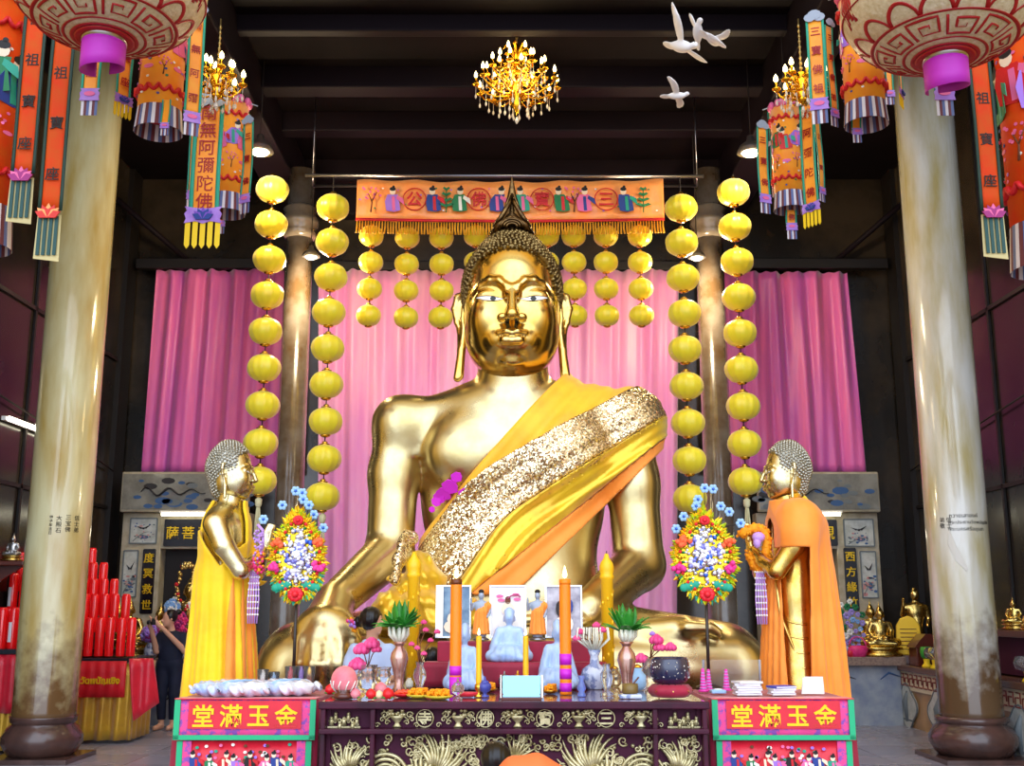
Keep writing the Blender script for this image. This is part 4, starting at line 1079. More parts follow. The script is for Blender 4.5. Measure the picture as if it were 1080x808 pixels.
        def strip_(P):
            d = np.abs(skirt(P, .05) - .01 * np.sin(ang(P) * 30)) - .013
            d = np.maximum(d, P[..., 1] + .15); d = np.maximum(d, P[..., 2] - LP(0, 600)[2])
            return np.maximum(d, .02 - P[..., 2])
        link('front_sash', surface_nets(strip_, lo, hi, .0125, 'front_sash'), M_orange, t, mods=[lap_smooth(1)])
        q = MB()   # yellow stole round the neck falling down the back edge
        for k, off in enumerate((0, .03)):
            q.tube([LP(m(257), 556, .12), LP(m(252), 541, .15), LP(m(240), 527, .14), LP(m(230), 524, .02), LP(m(238), 526, -.13), LP(m(252), 545, -.14)], [.03, .034, .036, .036, .03, .03], 10, flat=.6)
        q.tube([LP(m(228), 525, .06), LP(m(216), 540, .08), LP(m(204), 580, .10), LP(m(198), 640, .10), LP(m(194), 730, .10)], [.03, .03, .026, .024, .022], 10, flat=.6)
        q.link('stole', mat('marigold_stole', '#fbc416', .6, sheen=.2), t, lab='yellow stole around the neck')
        q = MB()   # ridges of the gilded drapery
        for k in range(6):
            zc = 612 + k * 15
            pts_ = []
            for i in range(11):
                a = -.3 + i * .2; pz = LP(0, zc + 16 * math.sin(max(0, a)))[2]; rr_ = .225 - .07 * min(1, pz / LP(0, 612)[2])
                pts_.append((rr_ / .86 * 1.02 * math.sin(a), -rr_ * 1.03 * math.cos(a) + LP(m(233), 650)[1], pz))
            q.tube(pts_, .010, 6)
        q.tube([LP(m(262), 600, .17), LP(m(256), 650, .19), LP(m(240), 690, .2), LP(m(233), 735, .2)], .012, 6)
        q.link('drapery_ridge', M_bgold, t)
    q = MB(); q.lathe([(.33, -.62), (.33, -.56), (.28, -.5), (.27, -.1), (.31, -.04), (.31, .02)], n=32); q.link('pedestal', M_bgold, t)
    return t, LP, m
ST_L, LPL, mL = standing(-1)
ST_R, LPR, mR = standing(1)
def place_in(t, p): return WM(t) @ Vector(p)
M_mari = mat('marigold_petals', '#ffae12', .7, col2='#f28a08', scale=30); M_jas = mat('jasmine_white', '#f4f2ea', .6); M_lil = mat('lilac_ribbon', '#c79be6', .45); M_hotpink = mat('hot_pink', '#ee3d86', .5, col2='#d8246a', scale=12)
def garland(lab, px, py, Y, big):
    c = W(px, py, Y); t = thing('flower_garland', lab, 'garland', c)
    s = S(py, Y)
    if big:
        q = MB()
        pts = [((a * s), b, -h * s) for a, b, h in ((-20, -.02, 9), (-14, -.02, 2), (-4, -.03, 0), (4, -.03, 2), (8, -.03, 14), (5, -.02, 30), (0, .0, 46), (-5, .03, 40), (-10, .04, 26))]
        q.tube(pts, .034, 10)
        for i in range(150):
            p = Vector(pts[i % 9]).lerp(Vector(pts[min(i % 9 + 1, 8)]), R.random()); d = Vector((R.gauss(0, 1), R.gauss(0, 1), R.gauss(0, 1))).normalized() * .034
            q.ell(p + d, .012, 0, 6)
        q.link('marigold_ring', M_mari, t)
        q = MB(); q.ell((-2 * s, -.05, -10 * s), (.05, .04, .04)); q.ell((-4 * s, -.06, -16 * s), (.03, .03, .04)); q.link('ribbon_bow', M_lil, t)
        x0 = -2 * s; zz = -46 * s
    else:
        q = MB(); q.tube([(-4 * s, -.05, 8 * s), (2 * s, -.06, 2 * s), (3 * s, -.06, -14 * s), (-3 * s, -.06, -30 * s)], .012, 8)
        for i in range(60): q.ell((R.uniform(-6, 3) * s, -.06 - R.random() * .03, R.uniform(-32, 2) * s), .010, 0, 6)
        q.link('lilac_band', M_lil, t)
        q = MB()
        for i in range(50): q.ell((R.uniform(-6, 5) * s, -.06 - R.random() * .03, R.uniform(-42, -20) * s), .012, i % 2, 6)
        q.link('blossoms', [M_mari, M_hotpink], t); x0 = -5 * s; zz = -40 * s
    q = MB()
    for k in range(5):
        q.tube([(x0 + .012 * (k - 2), -.05, zz), (x0 + .02 * (k - 2), -.05, zz - .2), (x0 + .016 * (k - 2), -.05, zz - .38)], .006, 5)
        for i in range(8): q.ell((x0 + .018 * (k - 2), -.05, zz - .045 * i), .009, 1, 6)
    q.link('tassel', [M_lil, M_jas], t)
garland('lilac ribbon garland hanging from the folded hands of the yellow robed attendant', 277, 562, 8.36, False)
garland('marigold garland with lilac ribbon hanging from the hands of the orange robed attendant', 800, 557, 8.42, True)
# ---------------------------------------------------------------- jewelled teardrop fans on sticks
M_tin = [mat('lime_tinsel', '#b8d42a', .25, .7), mat('gold_tinsel', '#f0c830', .25, .8), mat('green_sequin', '#1c8c4c', .3, .5), mat('teal_petal', '#16a082', .5), mat('scarlet_petal', '#e01c2c', .45), mat('pink_pompom', '#f03a98', .6), mat('coral_pompom', '#ff6a3c', .6), mat('crystal_white', '#f2f4ff', .15, .4), mat('violet_jewel', '#8a8ae0', .2, .4), mat('blue_jewel', '#3a6ad8', .2, .4), mat('silver_jewel', '#d8dce8', .15, .9)]
M_pole = mat('dark_pole', '#2c2320', .35); M_petb = mat('pale_blue_petals', '#9cc4e8', .6)
def fan(lab, px, py, w, h, Y, pyb, fl, seed):
    rr = random.Random(seed); c = W(px, pyb, Y); s = S(py, Y); cz = W(px, py, Y).z - c.z
    t = thing('jewelled_fan', lab, 'fan', c, 'jewelled teardrop fans')
    hw, hh = w / 2 * s, h / 2 * s
    def tear(a, k=1.):
        x = math.sin(a); y = math.cos(a)
        return (hw * k * x * (1 - .35 * max(0, y) ** 1.5), cz - .06 * hh + hh * k * (y if y < 0 else y ** 1.0 * (1 + .12 * y ** 6)) * .95)
    q = MB(); q.prism([tear(2 * PI * i / 40, .93) for i in range(40)], -.012, .012); q.link('backing', M_tin[1], t, mods=[bevel(.004)])
    q = MB()
    for i in range(420):
        a = rr.uniform(0, 2 * PI); k = rr.uniform(.72, 1.0); x, z = tear(a, k)
        tip = Vector((math.sin(a), rr.uniform(-.6, .1), math.cos(a))).normalized() * rr.uniform(.024, .048)
        p = Vector((x, -.02, z)); n = Vector((-tip.z, 0, tip.x)) * .45
        q.add([p - n, p + n, p + tip, p + Vector((0, -.012, 0))], [(0, 1, 2), (0, 3, 2), (3, 1, 2)], rr.choice([0, 0, 1, 1, 3 if math.cos(a) < -.2 else 1]), False)
    q.link('tinsel_border', M_tin, t)
    q = MB()
    for k, m_, r_, n in ((.80, 4, .014, 40), (.70, 2, .011, 40), (.62, 1, .010, 36)):
        for i in range(n):
            x, z = tear(2 * PI * i / n, k); q.ell((x, -.03, z), r_, m_ if i % 2 else (1 if m_ != 1 else 7), 6)
    q.link('bead_rings', M_tin, t)
    q = MB()
    for i in range(190):
        a = rr.uniform(0, 2 * PI); k = rr.uniform(0, .62); x, z = tear(a, k)
        q.ell((x, -.03 - .04 * (1 - k / .62), z), rr.uniform(.010, .024), rr.choice([7, 7, 7, 8, 9, 10, 10, 10]), 6)
    q.link('jewel_centre', M_tin, t)
    for a, m_ in ((1.15, 6), (-1.15, 6), (1.85, 5), (-1.85, 5)):
        x, z = tear(a, .84); q = MB()
        for i in range(12): q.ell((x + rr.gauss(0, .017), -.045 + rr.gauss(0, .008), z + rr.gauss(0, .014)), .02, 0, 7)
        q.link('pompom', M_tin[m_], t)
    for a in (2.45, -2.45):
        x, z = tear(a, .80); q = MB()
        for i in range(4): q.ell((x + (i - 1.5) * .028 * (1 if a > 0 else -1), -.03, z - .008 * i), (.032, .012, .03), 0, 8)
        q.link('teal_leaf', M_tin[3], t)
    for y_, sc in ((.74, .9), (-.86, 1.3)):
        q = MB()
        for i in range(9):
            a = i * 2 * PI / 9; q.ell((.026 * sc * math.cos(a), -.05, cz + hh * y_ + .022 * sc * math.sin(a)), (.02 * sc, .012, .02 * sc), 0, 7)
        q.ell((0, -.06, cz + hh * y_), .02 * sc, 0, 8)
        q.link('red_rosette', M_tin[4], t)
    q = MB(); q.tube([(0, 0, .02), (0, 0, cz - hh * .9)], .012, 8); q.lathe([(.09, 0), (.09, .02), (.02, .04)], n=20); q.link('stick', M_pole, t)
    for i, (fx, fy) in enumerate(fl):
        p = W(fx, fy, Y + .03) - c; q = MB()
        q.tube([(p.x * .3, .02, cz + hh * .6), (p.x * .8, .03, (p.z + cz + hh * .6) / 2), p], .003, 4, 1)
        for k in range(6): q.ell(p + Vector((.022 * math.cos(k * 1.05), -.005, .022 * math.sin(k * 1.05))), (.016, .008, .016), 0, 7)
        q.ell(p + Vector((0, -.012, 0)), .010, 2, 6)
        q.link('blue_flower', [M_petb, M_cord, M_tin[9]], t)
fan('jewelled teardrop fan with red rosettes on a stick, beside the yellow robed attendant', 309, 585, 60, 96, 8.1, 727, [(312, 518), (319, 520), (298, 533), (326, 533), (331, 543), (341, 557), (278, 548), (320, 527)], 1)
fan('jewelled teardrop fan with red rosettes on a stick, beside the orange robed attendant', 748, 585, 68, 96, 8.1, 727, [(743, 515), (752, 516), (734, 534), (721, 545), (713, 558), (760, 534), (769, 540), (781, 552), (736, 527)], 2)
# ---------------------------------------------------------------- side tables with embroidered frontals
M_mar = mat('maroon_cloth', '#a8143c', .6, sheen=.2, col2='#86102e', scale=3); M_hred = mat('scarlet_satin', '#e01a34', .35, col2='#c80e28', scale=5, sheen=.3); M_hgreen = mat('jade_green_trim', '#1fae78', .5)
M_hpink = mat('floral_pink_brocade', '#e8448c', .55, col2='#8a4aa8', scale=22, thr=(.42, .5)); M_goldth = mat('gold_thread', '#f6c81e', .35, .4)
def side_table(sd):
    x0, x1 = (186, 336) if sd < 0 else (748, 899)
    Y = 7.25; a, b = W(x0, 739, Y), W(x1, 739, Y); zt = a.z; cx = (a.x + b.x) / 2; w = b.x - a.x; D = .85
    t = thing('offering_table', 'side table draped in maroon cloth under a scarlet frontal, before the yellow robed attendant' if sd < 0 else 'side table draped in maroon cloth under a scarlet frontal, before the orange robed attendant', 'table', (cx, Y, 0))
    q = MB(); q.box((0, D / 2, zt - .015), (w, D, .03)); q.link('table_top', M_brown, t, mods=[bevel(.005)])
    for i, j in ((-1, 0), (1, 0), (-1, 1), (1, 1)):
        q = MB(); q.box((i * (w / 2 - .05), .06 + j * (D - .12), (zt - .03) / 2), (.06, .06, zt - .03)); q.link('leg', M_brown, t)
    # maroon cloth: flat on top, pleated round the sides
    q = MB(); per = [(-w / 2, 0), (w / 2, 0), (w / 2, D), (-w / 2, D)]; pts = []
    for i in range(4):
        p, r_ = per[i], per[(i + 1) % 4]
        for k in range(24): pts.append((p[0] + (r_[0] - p[0]) * k / 24, p[1] + (r_[1] - p[1]) * k / 24))
    n = len(pts); vs = []; NV = 6
    for j in range(NV + 1):
        v = j / NV
        for i, (x, y) in enumerate(pts):
            fl = 1 + (.09 + .035 * math.sin(i * .9) + .02 * math.sin(i * 2.3)) * v
            if x * sd < -w / 2 + .001: fl = 1.0
            if abs(x) < w / 2 - .001 and y < .01: yy = D / 2 + (y - D / 2) * (1 + .012 * v * math.sin(i * 1.1))
            else: yy = D / 2 + (y - D / 2) * (fl if y > .01 else 1.01)
            vs.append((x * fl if abs(x) > w / 2 - .001 else x, yy, zt + .004 - v * (zt - .05)))
    fs = [(j * n + i, j * n + (i + 1) % n, (j + 1) * n + (i + 1) % n, (j + 1) * n + i) for j in range(NV) for i in range(n)]
    q.add(vs, fs, 0, True); q.add(vs[:n], [tuple(range(n))], 0, False)
    q.link('table_cloth', M_mar, t, mods=[solid(.006)])
    sl = TR((0, -.028, zt + .01), (-.02, 0, 0))
    wf = w * .985
    q = MB(); q.box((0, .06, .004), (wf, .18, .006), 0, sl); q.link('frontal_top', M_hred, t)
    H1 = zt - W(x0, 781, Y).z
    q = MB()
    q.sheet(lambda u, v: (wf * (u - .5), -.004 * math.sin(u * 25) * v - .01, -H1 * v), 40, 4, 0, sl); F_ = q.link('frontal', M_hpink, t, mods=[solid(.008)])
    q = MB(); g = .018
    for c_, d_ in (((-wf / 2 + g, -.02, -H1 / 2), (g * 2, .012, H1)), ((wf / 2 - g, -.02, -H1 / 2), (g * 2, .012, H1)), ((0, -.02, -H1 + g * .7), (wf, .012, g * 1.6))):
        q = MB(); q.box(c_, d_, 0, sl); q.link('green_trim', M_hgreen, F_)
    q = MB(); q.box((0, -.021, -H1 * .38), (wf * .80, .008, H1 * .70), 0, sl); q.link('red_field', M_hred, F_)
    q = MB()
    for i in range(60):   # little blossoms along the pink border
        x = (i / 59 - .5) * wf * .9; disc(q, x, -H1 * (.80 if i % 2 else .84), .011, .009, i % 4, -.026, 7)
        if i < 20:
            for s_ in (-1, 1): disc(q, s_ * wf * .435, -H1 * (.05 + i * .04), .010, .009, (i + 1) % 4, -.026, 7)
    for i in range(4):
        disc(q, (i - 1.9) * wf * .2 + wf * .08, -H1 * .18, .018, .014, 1, -.03, 8); disc(q, (i - 1.9) * wf * .2 + wf * .08, -H1 * .58, .018, .014, 3, -.03, 8)
    o = q.link('blossom_embroidery', [M_blue, M_wht, M_pur, mat('grey_thread', '#9aa0a8', .6)], F_, loc=(0, -.002, zt + .01))
    for i, ch in enumerate('堂滿玉金'):
        me = text_mesh(ch, H1 * .60, .008, .0025); 
        link('character', me, [M_goldth], F_, loc=((i - 1.5) * wf * .195, -.056, zt - H1 * .36)) if not me.materials.clear() else None
    # second tier below
    H2 = zt - H1 - .03
    q = MB(); q.sheet(lambda u, v: (wf * .95 * (u - .5), -.022 - .004 * math.sin(u * 31), zt - H1 + .0 - (H2 * .86) * v), 30, 4); G_ = q.link('lower_frontal', M_hred, t, mods=[solid(.006)])
    for s_ in (-1, 1):
        q = MB(); q.box((s_ * (wf * .475 - g), -.034, zt - H1 - H2 * .43), (g * 2, .01, H2 * .86), 0); q.link('green_trim', M_hgreen, G_)
        q = MB(); q.box((s_ * (wf * .475 - g * 3.6), -.032, zt - H1 - H2 * .43), (g * 3, .01, H2 * .86), 0); q.link('pink_strip', M_hpink, G_)
    q = MB()
    zf = zt - H1 - .12
    for i in range(8):
        emb_figure(q, (i - 3.5) * wf * .095, zf - .02 * (i % 2), .13, [2, 4, 3, 8, 1, 5, 2, 9][i], [3, 6, 0, 5][i % 4], (i % 3 - 1) * .4, -.042)
    for i in range(40): disc(q, R.uniform(-.34, .34) * wf, zf + R.uniform(-.03, .1), .012, .010, R.choice([5, 8, 6, 9, 7]), -.036, 6)
    q.link('embroidery', EMB, G_)
    return t, zt
TL, ZTL = side_table(-1); TRt, ZTR = side_table(1)
# ---------------------------------------------------------------- the carved altar
AY = 7.0
ax0, ax1 = W(338, 740, AY).x, W(746, 740, AY).x; AZ = W(540, 739.5, AY).z; AW = ax1 - ax0; ACX = (ax0 + ax1) / 2; AD = 1.75
M_lac = mat('purple_brown_lacquer', '#48102c', .4, spec=.3, col2='#2c0c1e', scale=4); M_lactop = mat('polished_table_top', '#7a5a68', .12, coat=.9, col2='#6f5060', scale=3); M_carv = mat('silver_gilt_carving', '#d8cca0', .38, .7, col2='#a09468', scale=18); M_mount = mat('dark_maroon_ground', '#451830', .6, spec=.2)
ALT = thing('carved_altar', 'long lacquered altar table with silver gilt carved dragons and a row of four round characters', 'altar', (ACX, AY, 0))
q = MB(); q.box((0, AD / 2, AZ - .02), (AW, AD, .035)); q.link('table_top', M_lactop, ALT, mods=[bevel(.01, 3)])
q = MB(); q.box((0, -.012, AZ - .024), (AW + .02, .03, .045)); q.link('front_edge', M_lac, ALT, mods=[bevel(.008, 3)])
zf0, zf1 = W(540, 748, AY).z, W(540, 769, AY).z
q = MB(); q.box((0, .10, (AZ - .04) / 2), (AW - .04, .06, AZ - .04)); q.box((0, AD - .1, (AZ - .04) / 2), (AW - .04, .04, AZ - .04))
for s_ in (-1, 1): q.box((s_ * (AW / 2 - .04), AD / 2, (AZ - .04) / 2), (.04, AD - .1, AZ - .04))
q.link('cabinet_body', M_mount, ALT)
q = MB()
for z in (zf1 - .012, .06): q.box((0, .02, z), (AW, .12, .03))
for s_ in (-1, -.74, .74, 1): q.box((s_ * (AW / 2 - .02), .035, (AZ - .04) / 2), (.03, .10, AZ - .05))
q.link('rail', M_lac, ALT, mods=[bevel(.006)])
rc = random.Random(5)
def curl_scroll(q, cx, cz, r, turns, dirn, y, w, m=0, a0=0.):
    n = int(10 * turns) + 4
    q.tube([(cx + dirn * r * (1 - i / n * .85) * math.cos(a0 + i / n * turns * 2 * PI), y - .008 * math.sin(i / n * 3), cz + r * (1 - i / n * .85) * math.sin(a0 + i / n * turns * 2 * PI)) for i in range(n + 1)], [w * (1 - .5 * i / n) for i in range(n + 1)], 6, m)
zc = (zf0 + zf1) / 2; hh = (zf0 - zf1)
for s_ in (-1, 1):   # end panels with crowded little figures
    q = MB()
    for i in range(7):
        x = s_ * (AW / 2 - .14) + (i - 3) * .026; q.ell((x, .05, zc + .03 * math.sin(i * 2.1)), .012, 0, 8); q.lathe([(.016, -.045), (.012, -.01), (.006, .0)], (x, .05, zc + .03 * math.sin(i * 2.1)), 8)
        curl_scroll(q, x, zc - .03 + rc.uniform(-.01, .02), .016, 1.2, 1 if i % 2 else -1, .05, .005)
    q.box((s_ * (AW / 2 - .14), .055, zc - .052), (.2, .02, .01)); q.link('carved_figures', M_carv, ALT)
for px in (418, 483, 546, 611, 677):   # baskets of flowers
    x = W(px, 758, AY).x - ACX; q = MB()
    q.lathe([(.03, -.05), (.022, -.04), (.012, -.025), (.035, .0), (.045, .015), (.04, .018)], (x, .05, zc - .002), 16, sy=.5)
    for i in range(14): q.ell((x + rc.uniform(-.08, .08), .05, zc + .035 + rc.uniform(-.018, .012)), rc.uniform(.009, .015), 0, 7)
    for s2 in (-1, 1):
        curl_scroll(q, x + s2 * .075, zc + .02, .022, 1.3, s2, .05, .006); q.tube([(x + s2 * .03, .05, zc + .02), (x + s2 * .07, .05, zc - .01), (x + s2 * .1, .05, zc + .03)], .005, 5)
    for s2 in (-1, 1):
        for k2 in range(3): curl_scroll(q, x + s2 * (.06 + .03 * k2), zc - .025 + .02 * math.sin(k2 * 2), .017, 1.2, -s2, .05, .005)
    q.link('carved_basket', M_carv, ALT)
for ch, px in zip('寺佛寶三', (447.5, 511.5, 575, 640)):
    x = W(px, 758, AY).x - ACX; q = MB()
    q.tube([(x + .052 * math.cos(i * PI / 14), .045, zc + .052 * math.sin(i * PI / 14)) for i in range(28)], .0045, 6, closed=True); q.link('medallion', M_carv, ALT)
    me = text_mesh(ch, .088, .012, .002); me.materials.clear(); link('character', me, M_carv, ALT, loc=(x, .045, zc))
# lower relief: two dragons with flowing manes, a radiant pearl, clouds
zl1 = zf1 - .03
def mane(q, cx, cz, dirn, n, L, y=.05, up=1.):
    for i in range(n):
        a = -.5 + 2.3 * i / n; l = L * (.8 + .4 * math.sin(i * 1.7) * .3)
        q.tube([(cx + dirn * (.05 + l * k / 6) * math.cos(a + .5 * k / 6), y - .015 * math.sin(k), cz + up * (.03 + l * k / 6) * math.sin(a + .55 * k / 6)) for k in range(7)], [.010, .013, .014, .013, .011, .008, .003], 6)
for s_ in (-1, 1):
    q = MB(); cx = s_ * .50; cz = zl1 - .26
    mane(q, cx, cz + .03, s_ * -1, 15, .26); mane(q, cx + s_ * .02, cz, s_, 8, .16)
    q.ell((cx, .04, cz), (.09, .05, .07)); q.ell((cx + s_ * .09, .03, cz - .03), (.07, .04, .04)); q.ell((cx + s_ * .02, .0, cz + .03), .02)
    q.tube([(cx, .05, cz - .05), (cx - s_ * .12, .05, cz - .22), (cx + s_ * .1, .05, cz - .38), (cx + s_ * .3, .05, cz - .3), (cx + s_ * .36, .05, cz - .1)], [.07, .07, .06, .05, .03], 12)
    q.link('carved_dragon', M_carv, ALT)
    q = MB(); cx = s_ * (AW / 2 - .15); mane(q, cx - s_ * .06, zl1 - .22, s_, 13, .17); q.ell((cx, .05, zl1 - .26), (.06, .04, .06)); q.tube([(cx, .05, zl1 - .3), (cx - s_ * .05, .05, zl1 - .5), (cx + s_ * .05, .05, zl1 - .75)], [.06, .05, .03], 10); q.link('carved_lion', M_carv, ALT)
q = MB()
for i in range(13):
    a = PI * i / 12; q.tube([(.03 * math.cos(a), .05, zl1 - .16 + .03 * math.sin(a)), (.16 * math.cos(a), .045, zl1 - .16 + .16 * math.sin(a) * .95)], [.014, .003], 6)
q.ell((0, .04, zl1 - .17), (.05, .04, .05)); q.link('carved_pearl', M_carv, ALT)
q = MB()
for s_ in (-1, 1):   # round arches of scales in the lower corners
    for k in range(3): q.tube([(s_ * .78 + (.13 - .03 * k) * math.cos(a), .05, zl1 - .24 + (.12 - .03 * k) * math.sin(a)) for a in [PI * i / 14 for i in range(15)]], .012, 6)
for i in range(360):
    x = rc.uniform(-.95, .95) * AW / 2 * 1.0; z = zl1 - (rc.uniform(.02, .34) if i < 300 else rc.uniform(.3, .7))
    curl_scroll(q, x, z, rc.uniform(.018, .034), 1.3, rc.choice([-1, 1]), .060, .0075, a0=rc.uniform(0, 6))
    q.ell((x + rc.uniform(-.03, .03), .062, z + rc.uniform(-.03, .03)), rc.uniform(.007, .014), 0, 6)
q.link('carved_clouds', M_carv, ALT, kind='stuff')
# ---------------------------------------------------------------- things standing on the altar
M_candy = mat('yellow_wax', '#f6c018', .4, sss=.3, spec=.5); M_cando = mat('orange_wax', '#ff8a14', .4, sss=.3); M_melt = mat('melted_wax_rim', '#6a3210', .3); M_flame = mat('candle_flame', '#fff6c8', .5, emit='#ffdf8a', es=9); M_wick = mat('wick', '#1a1410', .8)
M_mpap = mat('magenta_band', '#c81ec8', .45); M_glass = mat('clear_glass', '#f8fafc', .04, trans=.95, ior=1.25); M_leaf = mat('green_leaf', '#3c9a2c', .4, col2='#2a7a30', scale=9); M_stemw = mat('white_wrapped_stem', '#e8ead8', .5); M_copper = mat('copper_glass_vase', '#8a4430', .12, .6, coat=.8, col2='#c0988a', scale=6)
M_jade = mat('pale_blue_glaze', '#b4cdf2', .22, coat=.6, sss=.15, col2='#9cbcec', scale=6); M_porc = mat('blue_white_porcelain', '#c8d0e4', .18, coat=.7, col2='#7a88b4', scale=16, thr=(.46, .54)); M_frame = mat('silver_frame', '#c8ccd4', .25, .8); M_gframe = mat('gilt_frame', '#c89a48', .3, .8)
M_photo = mat('portrait_paper', '#f6f2f6', .4); M_photo2 = mat('portrait_blue', '#4a6a8c', .35, col2='#88a4b8', scale=7); M_photo3 = mat('portrait_grey', '#8a8494', .35, col2='#c8c4cc', scale=9); M_navy = mat('navy_glaze', '#1a2044', .12, coat=.8); M_peach = mat('pink_peach', '#f4a0a8', .45, col2='#e86a7c', scale=5); M_rpeach = mat('red_peach', '#e01c28', .35, col2='#f0d0c0', scale=4, thr=(.3, .38)); M_dish = mat('yellow_dish', '#d8c83a', .3)
M_screen = mat('pale_blue_screen', '#8ccdf0', .3, emit='#8ccdf0', es=.35); M_woodred = mat('dark_red_wood', '#5a2418', .3, coat=.4); M_rose = mat('rose_petal', '#f25c98', .5, col2='#e23880', scale=12)
def AT(px, py_base=None, Y=7.5, z=None):
    return Vector((W(px, 700, Y).x, Y, AZ if z is None else z))
# stepped stand at the back of the altar
q = MB(); stz = AZ + .17; sx0, sx1 = W(444, 690, 8.0).x, W(640, 690, 8.0).x
stand = thing('altar_step', 'low step draped in crimson cloth at the back of the altar, carrying portraits', 'step', ((sx0 + sx1) / 2, 8.15, AZ))
q.box((0, .14, .085), (sx1 - sx0, .30, .17)); q.box((0, .25, .24), ((sx1 - sx0) * .86, .10, .15)); q.link('step_body', M_mar, stand, mods=[bevel(.01)])
q = MB(); q.sheet(lambda u, v: ((u - .5) * (sx1 - sx0) * 1.01, -.02 + .006 * math.sin(u * 70) * v, .176 - .165 * v), 80, 4); q.link('cloth', M_mar, stand, mods=[solid(.005)])
def candle(lab, px, ytop, ybot, wpx, Y, m, lit=True, bands=(), group=None, ornate=False, holder=None, z=None):
    s = S(ybot, Y); c = AT(px, Y=Y, z=z); H = W(px, ytop, Y).z - c.z; r = wpx * s / 2
    t = thing('candle', lab, 'candle', c, group); b0 = .0
    if holder:
        b0 = .075; q = MB(); q.lathe([(.03, 0), (.032, .008), (.014, .02), (.012, .03), (.022, .045), (.026, .06), (.024, .08)], n=20); q.link('holder', M_brass, t)
    q = MB()
    if ornate:
        q.lathe([(r, b0), (r, H * .80), (r * 1.18, H * .81), (r * 1.18, H * .83), (r, H * .84), (r * 1.2, H * .87), (r * 1.2, H * .90), (r, H * .93), (r * .5, H * .965), (r * .3, H)], n=24)
        for k in range(26):
            a = k * .9; zz = b0 + (H * .78) * k / 26; q.ell((r * math.cos(a - 1.6) * .98, r * math.sin(a - 1.6) * .98, zz + .02), (r * .22, r * .22, r * .4), 0, 6)
    else: q.lathe([(r * 1.03, b0), (r, b0 + .02), (r * .97, H * .97), (r * .93, H), (r * .6, H - .006), (0, H - .008)], n=28)
    q.link('wax', m, t)
    q = MB()
    for a, b in bands: q.lathe([(r * 1.035, a), (r * 1.035, b)], n=28)
    if bands: q.link('paper_band', M_mpap, t)
    q = MB(); q.tube([(0, 0, H - .01), (.002, 0, H + .02)], .003, 5); q.link('wick', M_wick, t)
    if lit:
        f = r * .42 if wpx > 9 else .009; q = MB(); q.lathe([(.0, 0), (f * .8, f * .7), (f, f * 1.6), (f * .55, f * 3.4), (0, f * 5.4)], (0, 0, H + .004), 12); q.link('flame', M_flame, t)
    if wpx > 9 and not ornate:
        q = MB(); q.lathe([(r * .985, H - .035), (r * 1.0, H - .02), (r * .96, H + .001), (r * .7, H + .001)], n=28); q.link('melted_rim', M_melt if px < 500 else M_cando, t)
    return t
candle('tall thick orange candle burning, darker melted rim, left of the blue screen on the altar', 480.5, 611, 717, 12.5, 7.55, M_cando, bands=[(.0, .11), (.12, .18)])
candle('tall thick orange candle burning, with three magenta bands, right of the blue screen', 596.5, 611, 721, 12.5, 7.5, M_cando, bands=[(.02, .075), (.10, .165), (.19, .26)])
candle('thick ornate unlit yellow candle behind the green leaved vase at the left of the altar', 435, 582, 712, 13, 8.35, M_candy, False, ornate=True)
candle('thick ornate unlit yellow candle behind the green leaved vase at the right of the altar', 641.5, 584, 712, 13, 8.35, M_candy, False, ornate=True)
candle('thin yellow candle burning on a brass holder, left of the middle pale figure', 505, 671, 722, 6, 7.3, M_candy, holder=True)
candle('thin yellow candle burning on a brass holder, right of the middle pale figure', 554.5, 671, 712, 6, 7.6, M_candy, holder=True)
def leaf_vase(lab, px, Y, yt, ylf, yst, yvt, seed, mv):
    rr = random.Random(seed); c = AT(px, Y=Y); s = S(690, Y); t = thing('flower_vase', lab, 'vase', c, 'green leaved vases on the altar'); H = W(px, yvt, Y).z - c.z
    q = MB(); q.lathe([(.045, 0), (.05, .01), (.03, .04), (.038, H * .35), (.062, H * .66), (.055, H * .78), (.026, H * .9), (.03, H * .94), (.048, H)], n=28); q.link('vase_body', mv, t)
    zt, zl = W(px, yst, Y).z - c.z, W(px, ylf, Y).z - c.z
    q = MB()
    for i in range(16):
        a = i * 2.4; r_ = .03 + .05 * rr.random()
        q.tube([(.015 * math.cos(a), .015 * math.sin(a), H * .96), (r_ * 1.0 * math.cos(a), r_ * math.sin(a), (H + zt) / 2), (r_ * 1.1 * math.cos(a), r_ * math.sin(a), zt)], [.008, .015, .010], 6)
    q.link('wrapped_stems', M_stemw, t)
    q = MB()
    for i in range(34):
        a = rr.uniform(0, 6.28); tilt = rr.uniform(.05, 1.15); L = (zl - zt) * rr.uniform(.7, 1.05); wl = .034
        base = Vector((.03 * math.cos(a), .03 * math.sin(a), zt - .02)); d = Vector((math.cos(a) * math.sin(tilt), math.sin(a) * math.sin(tilt), math.cos(tilt))); sd_ = Vector((-math.sin(a), math.cos(a), 0))
        vs = []
        for k in range(6):
            u = k / 5; p = base + d * (L * u) + Vector((0, 0, -.35 * L * u * u * math.sin(tilt))); wk = wl * math.sin(PI * min(1, .1 + u * .95)) ** .8
            vs += [p - sd_ * wk, p + d.cross(sd_) * .006, p + sd_ * wk]
        q.add(vs, [(3 * k + j, 3 * k + j + 1, 3 * k + j + 4, 3 * k + j + 3) for k in range(5) for j in (0, 1)], 0, True)
    q.link('leaves', M_leaf, t, mods=[solid(.002)])
    return t
leaf_vase('slender copper coloured vase of green leaves and white stems at the left of the altar', 421, 7.75, 0, 628, 661, 677, 3, M_copper)
leaf_vase('slender copper coloured vase of green leaves and white stems at the right of the altar', 661, 7.45, 0, 632, 664, 677, 4, M_copper)
